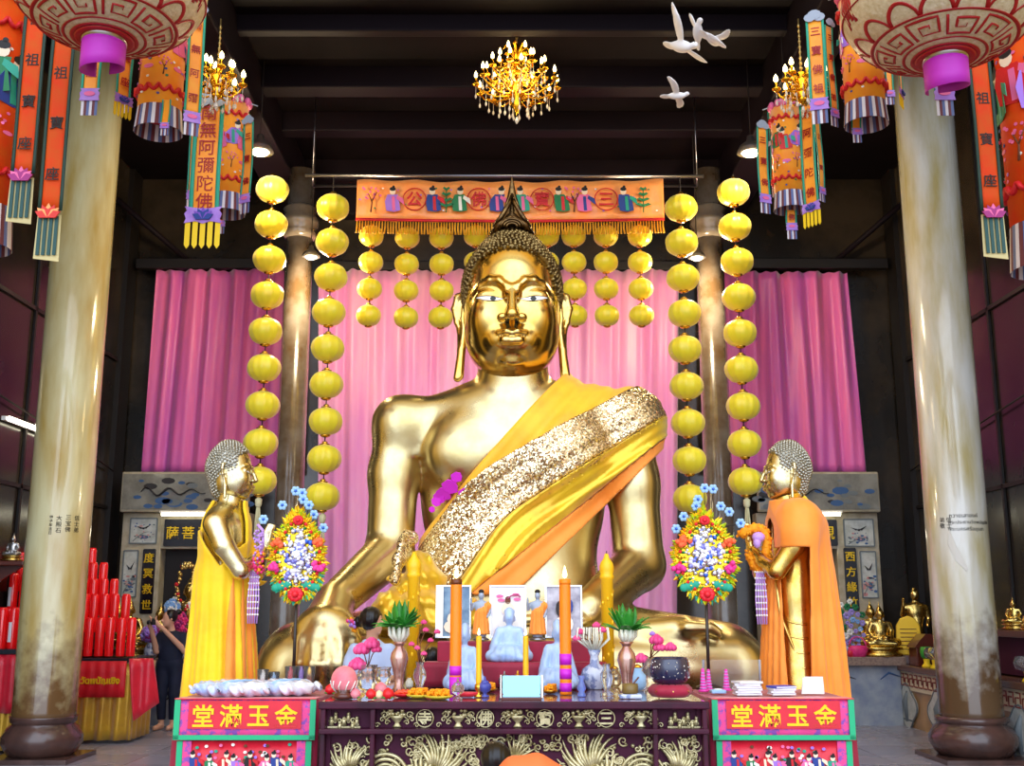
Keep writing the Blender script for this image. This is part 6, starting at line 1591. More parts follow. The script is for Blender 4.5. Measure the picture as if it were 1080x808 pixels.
def woman_standing():
    o = W(175, 765, 15.3); o.z = 0
    t = thing('person', 'woman in navy t-shirt and leggings photographing with a small camera by the red candles', 'person', o)
    U = lambda x, y, z: (x, y, z)
    HCn = (-.03, -.03, 1.44)
    def sk(P):
        d = human_head(P, HCn, -.95)
        d = smin(d, sd_cone(P, (0, .02, 1.26), (-.02, -.0, 1.36), .05, .045), .03)
        d = smin(d, sd_ell(P, (.0, .02, 1.12), (.165, .10, .16)), .03); d = smin(d, sd_ell(P, (0, .02, .88), (.15, .105, .16)), .06); d = smin(d, sd_ell(P, (0, .02, 1.0), (.125, .09, .16)), .05)
        for s in (-1, 1):
            d = smin(d, chain(P, [(s * .15, .03, 1.20), (s * .19 + .02, -.05, 1.02), (s * .07 - .13, -.27, 1.34)], [.05, .042, .028], .02), .02)
            d = smin(d, five_fingers(P, (s * .05 - .15, -.295, 1.375), (-s * .5 - .1, -.2, .9), (.2, -1, 0) if s > 0 else (-.2, 1, 0), .8), .012)
            d = smin(d, chain(P, [(s * .08, .02, .84), (s * .085, -.01, .46), (s * .075, .03, .08)], [.085, .058, .038], .03), .03)
            d = smin(d, chain(P, [(s * .075, .04, .05), (s * .09 - .02, -.13, .035)], [.04, .032], .02), .02)
        return d
    link('body', surface_nets(sk, (-.35, -.42, -.01), (.3, .2, 1.62), .011, 'body'), M_skinp, t, mods=[lap_smooth(1)])
    def shirt(P):
        d = sd_ell(P, (.0, .02, 1.12), (.165, .10, .16)); d = smin(d, sd_ell(P, (0, .02, .95), (.145, .105, .18)), .06)
        for s in (-1, 1): d = smin(d, sd_cone(P, (s * .14, .03, 1.20), (s * .185 + .015, -.03, 1.06), .055, .05), .03)
        return np.maximum(d - .016, .80 - P[..., 2])
    link('t_shirt', surface_nets(shirt, (-.3, -.2, .75), (.3, .2, 1.33), .012, 't_shirt'), M_navycl, t)
    def leg(P):
        d = sd_ell(P, (0, .02, .88), (.15, .105, .14))
        for s in (-1, 1): d = smin(d, chain(P, [(s * .08, .02, .84), (s * .085, -.01, .46), (s * .075, .03, .14)], [.085, .058, .042], .03), .03)
        return np.maximum(d - .012, np.maximum(.13 - P[..., 2], P[..., 2] - .95))
    link('leggings', surface_nets(leg, (-.25, -.2, .1), (.25, .2, 1.), .012, 'leggings'), M_navycl, t)
    q = MB()
    for k in range(6): q.box((.135, -.02, .2 + .04 * k), (.006, .02, .022))
    q.link('leg_print', M_wht, t)
    def hair(P):
        d = sd_ell(P, (-.015, -.005, 1.475), (.085, .105, .095)); d = np.maximum(d, -(sd_ell(P, (-.10, -.12, 1.42), (.09, .10, .10)))); return smin(d, sd_ell(P, (.06, .08, 1.53), (.042, .045, .04)), .015)
    link('hair', surface_nets(hair, (-.15, -.15, 1.35), (.16, .16, 1.6), .01, 'hair'), M_hairb, t)
    cm = thing('camera', 'small black camera held up to the eye by the woman in navy', 'camera', o + Vector((-.165, -.31, 1.37)), rz=-.9)
    q = MB(); q.box((0, 0, .03), (.11, .045, .07)); q.box((0, 0, .07), (.04, .035, .018)); q.link('camera_body', M_cam, cm, mods=[bevel(.006)]); q = MB(); q.lathe([(.026, 0), (.028, .03), (.024, .05)], T=TR((0, -.02, .03), (PI / 2, 0, 0)), n=20); q.link('lens', M_cam, cm)
woman_standing()
def bust_person(lab, px, pyt, Y, headh, shirt_m, yaw, bun, flowers, zseat, stand=False):
    """kneeling or sitting figure of which head and back show"""
    top = W(px, pyt, Y); k = headh / .23; o = Vector((top.x, Y, zseat)); H = top.z - zseat
    t = thing('person', lab, 'person', o); hc = (0, 0, H - .115 * k)
    sh = hc[2] - .22 * k
    def sk(P):
        d = human_head(P, hc, yaw, .105 * k); d = smin(d, sd_cone(P, (0, .02, sh + .02), (0, .0, hc[2] - .06 * k), .05 * k, .048 * k), .02)
        d = smin(d, sd_ell(P, (0, .02, sh - .16 * k), (.15 * k, .10 * k, .22 * k)), .04)
        lo_ = sh - .36 * k
        for s in (-1, 1):
            d = smin(d, chain(P, [(s * .15 * k, .02, sh - .03), (s * .2 * k, -.02, sh - .25 * k), (s * .08 * k, -.20 * k, sh - .26 * k)], [.05 * k, .042 * k, .03 * k], .02), .02)
            d = smin(d, five_fingers(P, (s * .03 * k, -.24 * k, sh - .25 * k), (-s * .3, -.7, .4), (0, 0, 1) if s < 0 else (0, 0, -1), .8, .07 * k), .01)
            kz = min(.0, 0) + .09 * k
            if stand: d = smin(d, chain(P, [(s * .08 * k, .02, lo_), (s * .085 * k, 0, .45 * k), (s * .08 * k, .03, .07), (s * .09 * k, -.09 * k, .035)], [.10 * k, .06 * k, .04 * k, .035 * k], .03), .04)
            else: d = smin(d, chain(P, [(s * .08 * k, .03, max(lo_, .12)), (s * .12 * k, -.28 * k, .08 * k + .02), (s * .1 * k, .12 * k, .05 * k)], [.085 * k, .065 * k, .04 * k], .03), .04)
        return np.maximum(d, -P[..., 2])
    link('body', surface_nets(sk, (-.34 * k, -.48 * k, -.01), (.34 * k, .3 * k, H + .03), .011, 'body'), M_skinp, t, mods=[lap_smooth(1)])
    def cl(P):
        d = sd_ell(P, (0, .02, sh - .16 * k), (.16 * k, .11 * k, .23 * k))
        for s in (-1, 1): d = smin(d, chain(P, [(s * .14 * k, .02, sh - .03), (s * .19 * k, -.01, sh - .2 * k)], [.056 * k, .052 * k], .02), .03); d = smin(d, sd_cone(P, (s * .08 * k, .03, sh - .36 * k), (s * .085 * k, .02, .12 * k), .105 * k, .075 * k) if stand else sd_cone(P, (s * .08 * k, .03, max(sh - .36 * k, .12)), (s * .12 * k, -.26 * k, .1 * k), .1 * k, .08 * k), .05)
        return np.maximum(d - .014 + .004 * np.sin(P[..., 0] * 60 + P[..., 2] * 25), .01 - P[..., 2])
    link('clothing', surface_nets(cl, (-.36 * k, -.45 * k, -.01), (.36 * k, .3 * k, sh + .08), .012, 'clothing'), shirt_m, t)
    fx, fy = math.sin(yaw), -math.cos(yaw)
    def hr(P):
        c2 = (hc[0] - fx * .012, hc[1] - fy * .012, hc[2] + .022 * k); d = sd_ell(P, c2, (.098 * k, .112 * k, .105 * k)) if True else 0
        d = smax(d, -sd_ell(P, (hc[0] + fx * .12 * k, hc[1] + fy * .12 * k, hc[2] - .04 * k), (.085 * k, .085 * k, .10 * k)), .01)
        if bun: d = smin(d, sd_ell(P, (hc[0] - fx * .11 * k, hc[1] - fy * .11 * k, hc[2] + .0 * k), (.055 * k, .055 * k, .05 * k)), .015)
        return d + .002 * np.sin(P[..., 0] * 220)
    link('hair', surface_nets(hr, (-.25 * k, -.25 * k, hc[2] - .16 * k), (.25 * k, .25 * k, hc[2] + .16 * k), .009, 'hair'), M_hairb, t)
    if flowers:
        q = MB()
        for i in range(16): q.ell((hc[0] - fx * .17 * k + R.gauss(0, .02), hc[1] - fy * .16 * k + R.gauss(0, .02), hc[2] - .03 + R.gauss(0, .025)), .016, i % 3, 7)
        q.link('hair_flowers', [M_lot, M_mari, M_rose], t)
bust_person('woman in pale blue blouse with flowers in her black bun, behind the altar', 393, 641, 9.03, .215, M_ltblue, 1.35, True, True, .0, True)
bust_person('person in a grey lilac shirt seen behind the pink bud vase on the altar', 457, 683, 9.03, .17, M_lilac, PI, False, False, .0, True)
bust_person('black haired person kneeling in front of the middle of the carved altar', 523, 783, 6.42, .20, M_navycl, PI, False, False, .0)
# monk bending low in salmon orange
o = W(559, 797, 5.4); top = o.z; o.z = 0; t = thing('person', 'person in salmon orange cloth bowing low in front of the carved altar', 'person', o)
def bow(P):
    d = sd_ell(P, (0, .0, top - .16), (.19, .16, .155)); d = smin(d, sd_ell(P, (-.02, -.05, .30), (.22, .28, .24)), .1); d = smin(d, sd_cone(P, (.1, .1, top - .25), (.12, .42, .35), .08, .05), .05)
    return d
def bow2(P):
    d = bow(P); d = smin(d, sd_cone(P, (.0, .18, top - .20), (.0, .26, top - .24), .05, .05), .02); d = smin(d, human_head(P, (0, .30, top - .30), PI), .02)
    for s in (-1, 1): d = smin(d, chain(P, [(s * .16, .05, top - .2), (s * .2, .22, top - .42), (s * .05, .42, top - .40)], [.05, .042, .03], .02), .02); d = smin(d, five_fingers(P, (s * .025, .46, top - .38), (-s * .2, .8, .5), (0, 0, 1), .5), .01)
    return d
link('body', surface_nets(bow2, (-.3, -.36, .0), (.3, .6, top + .02), .012, 'body'), M_skinp, t)
link('robe', surface_nets(lambda P: np.maximum(bow(P) - .014 + .006 * np.sin(P[..., 0] * 45 + P[..., 2] * 10), P[..., 1] - .22), (-.32, -.4, .0), (.32, .5, top + .03), .013, 'robe'), M_salmon, t)
# ---------------------------------------------------------------- side shrines on the back wall
M_stone = mat('pale_shrine_stone', '#b9ae98', .5, col2='#a09478', scale=6); M_black = mat('black_lacquer_panel', '#15121a', .25, coat=.4); M_ink2 = mat('ink_painting_ground', '#c9cbc6', .45, col2='#a8aaa2', scale=7); M_blueink = mat('blue_ink', '#3a5c8c', .5); M_darkink = mat('dark_ink', '#2e2a2c', .5); M_pkink = mat('rose_ink', '#c88a88', .5); M_greyink = mat('grey_ink', '#6c7478', .5)
INK = [M_darkink, M_blueink, M_pkink, M_greyink]
def painting(q, cx, cz, w, h, seed, y=-.004, kind=0):
    rr = random.Random(seed)
    for i in range(int(10 + w * h * 60)):
        x, z = cx + rr.uniform(-.42, .42) * w, cz + rr.uniform(-.45, .0 if kind else .3) * h; r = rr.uniform(.02, .06) * min(1, max(w, h))
        disc(q, x, z, r * rr.uniform(.6, 1.3), r * rr.uniform(.3, .8), rr.choice([1, 1, 3, 2] if kind else [3, 2, 3, 1]), y, 8, .003)
    q.tube([(cx - w * .38 + w * .6 * k / 9, y, cz - h * .42 + h * .38 * math.sin(k / 9 * 1.7) * (.6 if kind else 1)) for k in range(10)], [.007 - .0005 * k for k in range(10)], 5, 3)
    for k in range(9): disc(q, cx - w * .3 + w * .07 * k, cz - h * .22 + h * .05 * math.sin(k * 2.), .018, .012, 2 if k % 2 else 3, y - .002, 7)
    disc(q, cx + w * .05, cz - h * .25, w * .16, h * .07, 1, y - .001, 9)
    for s in (-1, 1): q.prism([(cx, cz + h * .12), (cx + s * w * .28, cz + h * (.26 if s > 0 else .20)), (cx + s * w * .10, cz + h * .08)], y - .003, y + .002, 0)
    disc(q, cx, cz + h * .10, w * .05, w * .04, 0, y - .004)
def shrine(sd, X0, X1, YY):
    """X0 outer edge, X1 inner edge in pixels at the wall"""
    a = lambda px, py: W(px, py, YY); c = a((X0 + X1) / 2, 700); w = abs(a(X1, 600).x - a(X0, 600).x); cx = c.x
    nm = 'left' if sd < 0 else 'right'
    t = thing('stone_shrine', 'pale stone wall shrine with black panels of golden characters, behind the %s attendant' % ('yellow robed' if sd < 0 else 'orange robed'), 'shrine', (cx, YY, 0))
    Z = lambda py: W(540, py, YY).z
    X = lambda px: W(px, 600, YY).x - cx
    zt = Z(541); q = MB()
    ox = X(X0); ix = X(X1); lo_, hi_ = min(ox, ix), max(ox, ix)
    n0, n1 = (X(168), X(233)) if sd < 0 else (X(840), X(884)); 
    q.box(((lo_ + n0) / 2, .14, zt / 2), (n0 - lo_, .28, zt)); q.box(((hi_ + n1) / 2, .14, zt / 2), (hi_ - n1, .28, zt)); q.box(((n0 + n1) / 2, .14, (zt + Z(579)) / 2), (n1 - n0, .28, zt - Z(579))); q.box(((n0 + n1) / 2, .14, Z(700) / 2), (n1 - n0, .28, Z(700)))
    q.link('stone_body', M_stone, t, mods=[bevel(.01)])
    q = MB(); q.box(((n0 + n1) / 2, .27, (Z(579) + Z(700)) / 2), (n1 - n0, .02, Z(579) - Z(700))); q.link('niche_back', M_dark, t)
    # painted board above
    q = MB(); q.box(((lo_ + hi_) / 2, -.12, (Z(499) + Z(541)) / 2), (w, .10, Z(499) - Z(541))); B_ = q.link('top_board', M_stone, t, mods=[bevel(.02)])
    q = MB(); q.box(((lo_ + hi_) / 2, -.175, (Z(499) + Z(541)) / 2), (w * .97, .01, (Z(499) - Z(541)) * .88)); q.link('painting_ground', mat('smoky_painting', '#8c8a80', .3, col2='#6a665c', scale=4, coat=.4), B_)
    q = MB(); rr = random.Random(3 + sd)
    cz = (Z(499) + Z(541)) / 2
    for i in range(34):
        x = rr.uniform(-.46, .46) * w; z = cz + rr.uniform(-.38, .30) * (Z(499) - Z(541)); r = rr.uniform(.03, .10); disc(q, x, z, r * 1.3, r * .6, rr.choice([1, 1, 3, 0]), -.186 + .001 * (i % 3), 9, .004)
    q.tube([(-w * .38 + w * .5 * k / 24, -.19, cz + .07 * math.sin(k * .75) * (1 - k / 40)) for k in range(25)], [.02 + .03 * math.sin(PI * min(1, k / 20)) for k in range(25)], 6, 0, flat=.3)
    q.link('painted_clouds', INK, B_)
    # panels
    def panel(px, py, pw, ph, m, nm_, seed=None, txt=None, vert=True, ts=None, kind=0):
        x = X(px); z = Z(py); ww = pw * S(py, YY); hh = ph * S(py, YY)
        q = MB(); q.box((x, -.006, z), (ww, .012, hh)); P_ = q.link(nm_, m, t, mods=[bevel(.008)])
        q = MB(); f = .018
        for dx, dz, bw, bh in ((-ww / 2, 0, f, hh), (ww / 2, 0, f, hh), (0, -hh / 2, ww, f), (0, hh / 2, ww, f)): q.box((x + dx, -.012, z + dz), (bw, .02, bh))
        q.link('panel_edge', M_greyink if not txt else M_black, P_)
        if seed is not None: q = MB(); painting(q, x, z, ww, hh, seed, -.016, kind); q.link('ink_painting', INK, P_)
        if txt:
            n = len(txt)
            for i, ch in enumerate(txt):
                me = text_mesh(ch, ts * S(py, YY), .012, .0015); me.materials.clear()
                if not me.vertices: continue
                off = (i - (n - 1) / 2); link('character', me, M_goldth, P_, loc=(x, -.02, z - off * hh / n * .98) if vert else (x + off * ww / n, -.02, z))
    if sd < 0:
        panel(149, 560, 28, 26, M_ink2, 'painted_panel', 1); panel(137.5, 605, 15, 48, M_ink2, 'painted_panel', 2, kind=1)
        panel(157, 613, 12, 66, M_black, 'couplet_panel', txt='度冥救世', ts=11); panel(205, 562, 66, 27, M_black, 'name_panel', txt='薩菩王藏', vert=False, ts=14)
    else:
        panel(908, 562, 31, 28, M_ink2, 'painted_panel', 5, kind=1); panel(916, 606, 16, 48, M_ink2, 'painted_panel', 6, kind=1)
        panel(897, 611, 12, 64, M_black, 'couplet_panel', txt='西方緣竹', ts=11); panel(855, 562, 58, 26, M_black, 'name_panel', txt='音世觀', vert=False, ts=15)
    # marble ledge and front
    zl = Z(693 if sd < 0 else 691)
    q = MB(); q.box(((lo_ + hi_) / 2 + (-sd) * .2, -.38, zl - .05), (w + .4, .9, .12)); q.link('ledge', mat('speckled_brown_ledge', '#7a6258', .35, col2='#a08878', scale=30), t, mods=[bevel(.01)])
    q = MB(); q.box(((lo_ + hi_) / 2 + (-sd) * .2, -.32, (zl - .1) / 2), (w + .3, .74, zl - .1)); L_ = q.link('ledge_front', mat('blue_grey_marble', '#a8aeb4', .3, col2='#7c88a0', scale=3), t)
    q = MB(); rr = random.Random(9)
    for i in range(9): x = rr.uniform(-.4, .4) * w; z = rr.uniform(.15, .7) * zl; q.tube([(x, -.695, z), (x + .12, -.695, z + .09), (x + .3, -.695, z + .03)], [.006, .018, .004], 5, rr.choice([0, 1, 3]))
    q.link('marble_painting', INK, L_)
    # fluorescent tube below the board
    f0, f1 = (X(172), X(222)) if sd < 0 else (X(842), X(885)); q = MB(); q.tube([(f0, -.22, Z(543.5)), (f1, -.22, Z(543.5))], .028, 10)
    tt = thing('fluorescent_tube', 'lit fluorescent tube under the painted board of the shrine behind the %s attendant' % ('yellow robed' if sd < 0 else 'orange robed'), 'tube light', (cx, YY, 0)); q.link('tube', mat('tube_glow', '#ffffff', .3, emit='#fff8d8', es=8), tt)
    q = MB(); q.box(((f0 + f1) / 2, -.20, Z(543.5) + .035), (abs(f1 - f0) + .06, .07, .03)); q.link('housing', M_wht, tt)
    return t, zl
YYs = 16.55
_, zlL = shrine(-1, 126, 262, YYs); _, zlR = shrine(1, 929, 800, YYs)
def gbud(lab, px, pyt, Y, z, robe=None, base=M_bgold, group='golden seated figures on the shrine ledges', rz=0., m=None):
    h = W(px, pyt, Y).z - z
    figurine(lab, Vector((W(px, pyt, Y).x, Y, z)), h * (1.04 / 1.26), m or M_bgold, base=base, robe=robe, group=group, rz=rz)
for px, pyt, Y, lab in ((126, 631, 16.35, 'golden seated figure partly behind the red candles, outermost on the left shrine ledge'), (138, 625, 15.92, 'golden seated figure with a sharp pointed crown, second on the left shrine ledge'), (170, 632, 16.3, 'golden seated figure just above the photographing woman on the left shrine ledge')): gbud(lab, px, pyt, Y, zlL)
for px, pyt, Y, lab in ((917, 630, 16.35, 'golden seated figure half hidden behind another on the right shrine ledge'), (926.5, 632, 15.9, 'golden seated figure nearest the corner on the right shrine ledge')): gbud(lab, px, pyt, Y, zlR)
gbud('ornate golden seated figure inside the niche behind the yellow robed attendant', 203, 598, 16.15, zlL)
t = thing('flower_garland', 'gold and red jewelled wreath standing beside the niche figure at the left', 'garland', W(196, 640, 15.85)); q = MB()
for i in range(70): a = R.uniform(.6, 5.6); q.ell((.13 * math.cos(a) + R.gauss(0, .02), -.02, .28 + .3 * math.sin(a) + R.gauss(0, .02)), R.uniform(.018, .035), R.choice([0, 0, 0, 1, 2]), 6)
q.link('blossoms', [M_bgold, M_red, M_jas], t); q = MB(); q.tube([(0, 0, -.32), (0, 0, .0)], .02, 6); q.link('stick', M_pole, t)
def bouquet(lab, px, py, wpx, hpx, Y, z, cols, seed):
    rr = random.Random(seed); c = Vector((W(px, py, Y).x, Y, z)); s = S(py, Y); cz = W(px, py, Y).z - z; t = thing('bouquet', lab, 'flowers', c)
    q = MB(); q.lathe([(.05, 0), (.09, .05), (.09, .14), (.05, .22), (.07, .26)], n=20); q.link('vase', M_porc, t)
    q = MB(); pts = []
    for i in range(34):
        a = i * 2.4; r_ = math.sqrt(i / 34); p = Vector((r_ * math.cos(a) * wpx / 2 * s, -.05 - .12 * (1 - r_) + rr.uniform(-.02, .02), cz + r_ * math.sin(a) * hpx / 2 * s)); pts.append(p)
        if i % 3 == 0: q.tube([(0, 0, .22), (p.x * .5, 0, (p.z + .2) / 2), p], .005, 4)
    q.link('stems', M_leaf, t)
    for i, p in enumerate(pts):
        q = MB(); r_ = .035 * rr.uniform(.7, 1.3)
        for k in range(6): q.ell(p + Vector((r_ * .7 * math.cos(k), -.01, r_ * .7 * math.sin(k))), r_ * .55, 0, 6)
        q.link('bloom', cols[i % len(cols)], t)
M_mauve = mat('mauve_bloom', '#a894dc', .6); M_bluef = mat('sky_bloom', '#86b4ea', .6)
bouquet('bouquet of mauve, white and sky blue flowers on the right shrine ledge', 893, 660, 38, 52, 15.95, zlR, [M_mauve, M_mauve, M_jas, M_bluef, M_grn], 1)
bouquet('bunch of sky blue flowers above the photographing woman', 184, 641, 14, 16, 15.98, zlL, [M_bluef, M_bluef, M_jas], 2); bouquet('bunch of purple flowers behind the photographing woman', 160, 668, 16, 14, 15.8, zlL, [M_pur, M_mauve, M_magl], 3); bouquet('low bunch of crimson and pink flowers beside the yellow robe', 192, 660, 12, 26, 15.85, zlL, [M_magl, M_rose, M_hotpink], 4)
t = thing('pink_basket', 'bright pink gift basket at the foot of the mauve bouquet', 'basket', Vector((W(905, 690, 15.8).x, 15.8, zlR))); q = MB(); q.lathe([(.10, 0), (.14, .10), (.12, .16)], n=20, sy=.7); q.link('basket', M_hotpink, t); q = MB(); q.tube([(.12 * math.cos(a), 0, .14 + .14 * math.sin(a)) for a in [PI * i / 10 for i in range(11)]], .010, 6); q.link('handle', M_rose, t)
for i, (px, m, h, w_) in enumerate(((882, M_red, .16, 'red and gold bottle beside the orange robe on the right ledge'), (888, M_petb, .24, 'white bottle left of the pink basket on the right ledge'), (897, M_hred, .14, 'small red bottle touching the pink basket on the right ledge'))):
    t = thing('bottle', w_, 'bottle', Vector((W(px, 690, 15.78).x, 15.78, zlR))); q = MB(); q.lathe([(.04, 0), (.042, h * .6), (.015, h * .8), (.015, h)], n=16); q.link('bottle_body', m, t); q = MB(); q.lathe([(.018, h), (.018, h + .03)], n=12); q.link('cap', M_brass, t)
# ---------------------------------------------------------------- tiered stands of red glass candles, left
M_rglass = mat('red_glass_candle', '#f0181c', .18, coat=.6, sss=.25, spec=.6, emit='#ff1414', es=.06); M_metal = mat('black_metal_tray', '#3a3c44', .25, .8); M_gsat = mat('gold_satin_skirt', '#d8a82c', .35, .3, col2='#b8862c', scale=3, sheen=.3); M_wlabel = mat('white_label', '#f0eeee', .5)
q = MB(); q.lathe([(.075, 0), (.08, .01), (.08, .46), (.06, .50), (.056, .50), (.055, .44), (0, .43)], n=18); RC = q.mesh('glass'); RC.materials.append(M_rglass)
q = MB(); q.lathe([(.052, .44), (.045, .475), (0, .48)], n=14); RW = q.mesh('wax'); RW.materials.append(M_red)
q = MB(); q.sheet(lambda u, v: (.0815 * math.sin((u - .5) * 1.1), -.0815 * math.cos((u - .5) * 1.1), .08 + .24 * v), 6, 2); RLb = q.mesh('paper_label'); RLb.materials.append(M_wlabel)
def red_rack(lab, px0, px1, Y, zb, tiers, ny, side, where, dy, dzt, n_top, step=.175):
    pass
def rcandle(lab, p, grp, k=1., lbl=False):
    t = thing('red_candle', lab, 'candle', p, grp); g = link('glass_cup', RC, None, t); w_ = link('wax', RW, None, t); t.scale = (.66 * k, .66 * k, .92 * k)
    if lbl: link('paper_label', RLb, None, t, rot=(0, 0, -.5))
# stand between the column and the woman: stepped rows, tallest towards the wall
zt_ = W(140, 694, 13.9).z
RKX1 = W(146, 694, 13.9).x; RKX0 = -5.95
RK = thing('candle_stand', 'tiered stand of red candles with a gold satin skirt, right of the left marble column', 'stand', ((RKX0 + RKX1) / 2, 13.95, 0))
wR = RKX1 - RKX0
q = MB(); q.box((0, .22, zt_ - .02), (wR, .84, .05)); q.box((-.1, .32, zt_ + .08), (wR - .3, .6, .04)); q.link('tray', M_metal, RK, mods=[bevel(.01)])
q = MB()
for r_ in range(5): q.box((-wR * .5 + (wR - .24 * r_ - .2) / 2, .11 + .125 * r_, zt_ + .06 + .10 * r_), (wR - .24 * r_ - .2, .12, .2 * r_ + .08))
q.link('tier', M_woodred, RK)
q = MB(); q.sheet(lambda u, v: (wR * (u - .5) * (1 - .03 * v), -.17 - .03 * math.sin(u * 44) * (.4 + v), zt_ - .06 - (zt_ - .10) * v), 90, 6); q.sheet(lambda u, v: (wR * .5 * (1 - .03 * v) + .02 * math.sin(u * 30) * v, -.17 + .8 * u, zt_ - .06 - (zt_ - .10) * v), 40, 6); q.link('gold_skirt', M_gsat, RK, mods=[solid(.006)])
q = MB(); hs = .42
q.sheet(lambda u, v: (wR * (.02 + .42 * u), -.215 - .008 * math.sin(u * 30), zt_ - .03 - hs * v), 20, 3); Q_ = q.link('red_valance', M_red, RK, mods=[solid(.006)])
me = text_mesh('วัดพนัญเชิง', .10, .01, .004); me.materials.clear(); link('lettering', me, M_goldth, Q_, loc=(wR * .23, -.24, zt_ - .26))
for x0, k in ((wR * .45, 1), (.0, -1), (-.35, 1)):
    q = MB(); q.sheet(lambda u, v: (x0 + k * (.02 + .26 * u + .10 * v), -.24 + .10 * u * (1 if k > 0 else 0) - .02 * math.sin(u * 9 + v * 3), zt_ - .0 - (.52 + .2 * (1 - u)) * v), 12, 6); q.link('red_swag', M_hred, RK, mods=[solid(.006)])
cnt = 0; rows = ['front', 'second', 'third', 'fourth', 'back']
for r_ in range(5):
    n = 13 - r_; z = zt_ + (.02 if r_ == 0 else .10 * r_ + .10 + .1 * r_); y = 13.95 + (-.06 if r_ == 0 else .11 + .125 * r_)
    for k in range(n):
        x = RKX1 - .10 - .20 * r_ - k * .128
        if x < RKX0 + .1: continue
        rcandle('red glass candle in the %s row of the stand right of the left column' % rows[r_], (x + R.uniform(-.008, .008), y, z), 'red candles in the %s row right of the column' % rows[r_], 1. + .02 * (r_ % 2), lbl=False)
# nearer stand left of the column
z2 = W(20, 684, 13.0).z; LX1 = W(70, 684, 13.2).x
LK = thing('candle_stand', 'tiered stand of red glass candles at the left edge, mostly behind the left marble column', 'stand', (-5.72, 13.15, 0))
q = MB(); q.box((0, .1, z2 - .03), (.62, .95, .06)); q.link('tray', M_metal, LK, mods=[bevel(.01)])
q = MB(); q.box((-.05, .35, z2 + .2), (.5, .4, .4)); q.box((-.05, .45, z2 + .5), (.5, .2, .3)); q.link('tier', M_woodred, LK)
q = MB(); q.sheet(lambda u, v: (-.31 + .62 * u, -.37 - .02 * math.sin(u * 20), z2 - .06 - (z2 - .5) * v), 30, 5); q.sheet(lambda u, v: (.31, -.37 + .9 * u, z2 - .06 - (z2 - .35) * v - .1 * math.sin(u * 3)), 20, 5); q.link('red_skirt', M_hred, LK, mods=[solid(.006)])
q = MB(); q.sheet(lambda u, v: (-.28 + .56 * u, -.33 - .02 * math.sin(u * 24), (z2 - .3) * (1 - v) + .04), 30, 5); q.link('gold_skirt', M_gsat, LK, mods=[solid(.006)])
for r_, (y, z) in enumerate(((12.92, z2), (13.10, z2 + .0), (13.42, z2 + .4), (13.60, z2 + .65))):
    for k in range(4): rcandle('red glass candle in the %s row of the stand at the left edge' % rows[r_], (-5.93 + .13 * k, y, z), 'red candles in the %s row at the left edge' % rows[r_], 1.0, lbl=(k + r_) % 2 == 0)
gbud('small silver figure with a red face above the candles at the left edge', 15, 561, 12.9, W(15, 592, 12.9).z, group=None, m=M_silver, base=M_bgold)
t = thing('bracket_shelf', 'dark shelf carrying the small silver figure at the left edge', 'shelf', (W(15, 592, 12.9).x, 12.9, W(15, 592, 12.9).z)); q = MB(); q.box((-.03, 0, -.03), (.44, .4, .05)); q.link('shelf_board', M_woodred, t, mods=[bevel(.01)]); q = MB(); q.prism([(-.25, -.05), (.12, -.05), (-.25, -.3)], -.02, .02); q.link('brace', M_woodred, t)
# tube light and cable on the walls
p0, p1 = W(-4, 445, 12.9), W(32, 459, 14.6); p0.x = p1.x = -5.95
t = thing('fluorescent_tube', 'lit fluorescent tube fixed high on the left wall', 'tube light', (-5.95, 13.7, 0)); q = MB(); za = W(16, 452, 13.7).z; q.tube([(0, -.75, za), (0, .75, za)], .03, 10); q.link('tube', MATS['tube_glow'], t); q = MB(); q.box((-.045, 0, za), (.05, 1.6, .05)); q.link('housing', M_wht, t)
for s, lab in ((-1, 'thin cable running along the left wall to the shrine board'), (1, 'thin cable running along the right wall to the shrine board')):
    zc_ = W(540, 497, 16.6).z; q = MB(); q.tube([(s * 5.98, 16.6, zc_), (s * 5.98, 14.5, zc_ + .25), (s * 5.98, 12., zc_ + .5)], .012, 6); label(q.link('cable', M_cord), lab, 'cable')
    q = MB(); q.tube([(s * 5.12, 16.85, W(540, 276, 16.85).z), (s * 6.02, 16.0, W(540, 210, 16.0).z)], .045, 8); struct(q.link('trim_%d' % (14 + (s > 0)), M_beam))
# panel joints on the side walls
for s, nm in ((-1, 'left'), (1, 'right')):
    for k, (y, z, d) in enumerate(((13.6, 4.2, (.03, .05, 8.4)), (15.5, 4.2, (.03, .05, 8.4)), (13.3, 3.05, (.03, 7.3, .05)), (13.3, 5.3, (.03, 7.3, .05)), (16.75, 4.2, (.12, .4, 8.4)))):
        q = MB(); q.box((s * 6.03, y, z), d); q.link('trim_%d' % (16 + k + (5 if s > 0 else 0)), M_dark, kind='structure')
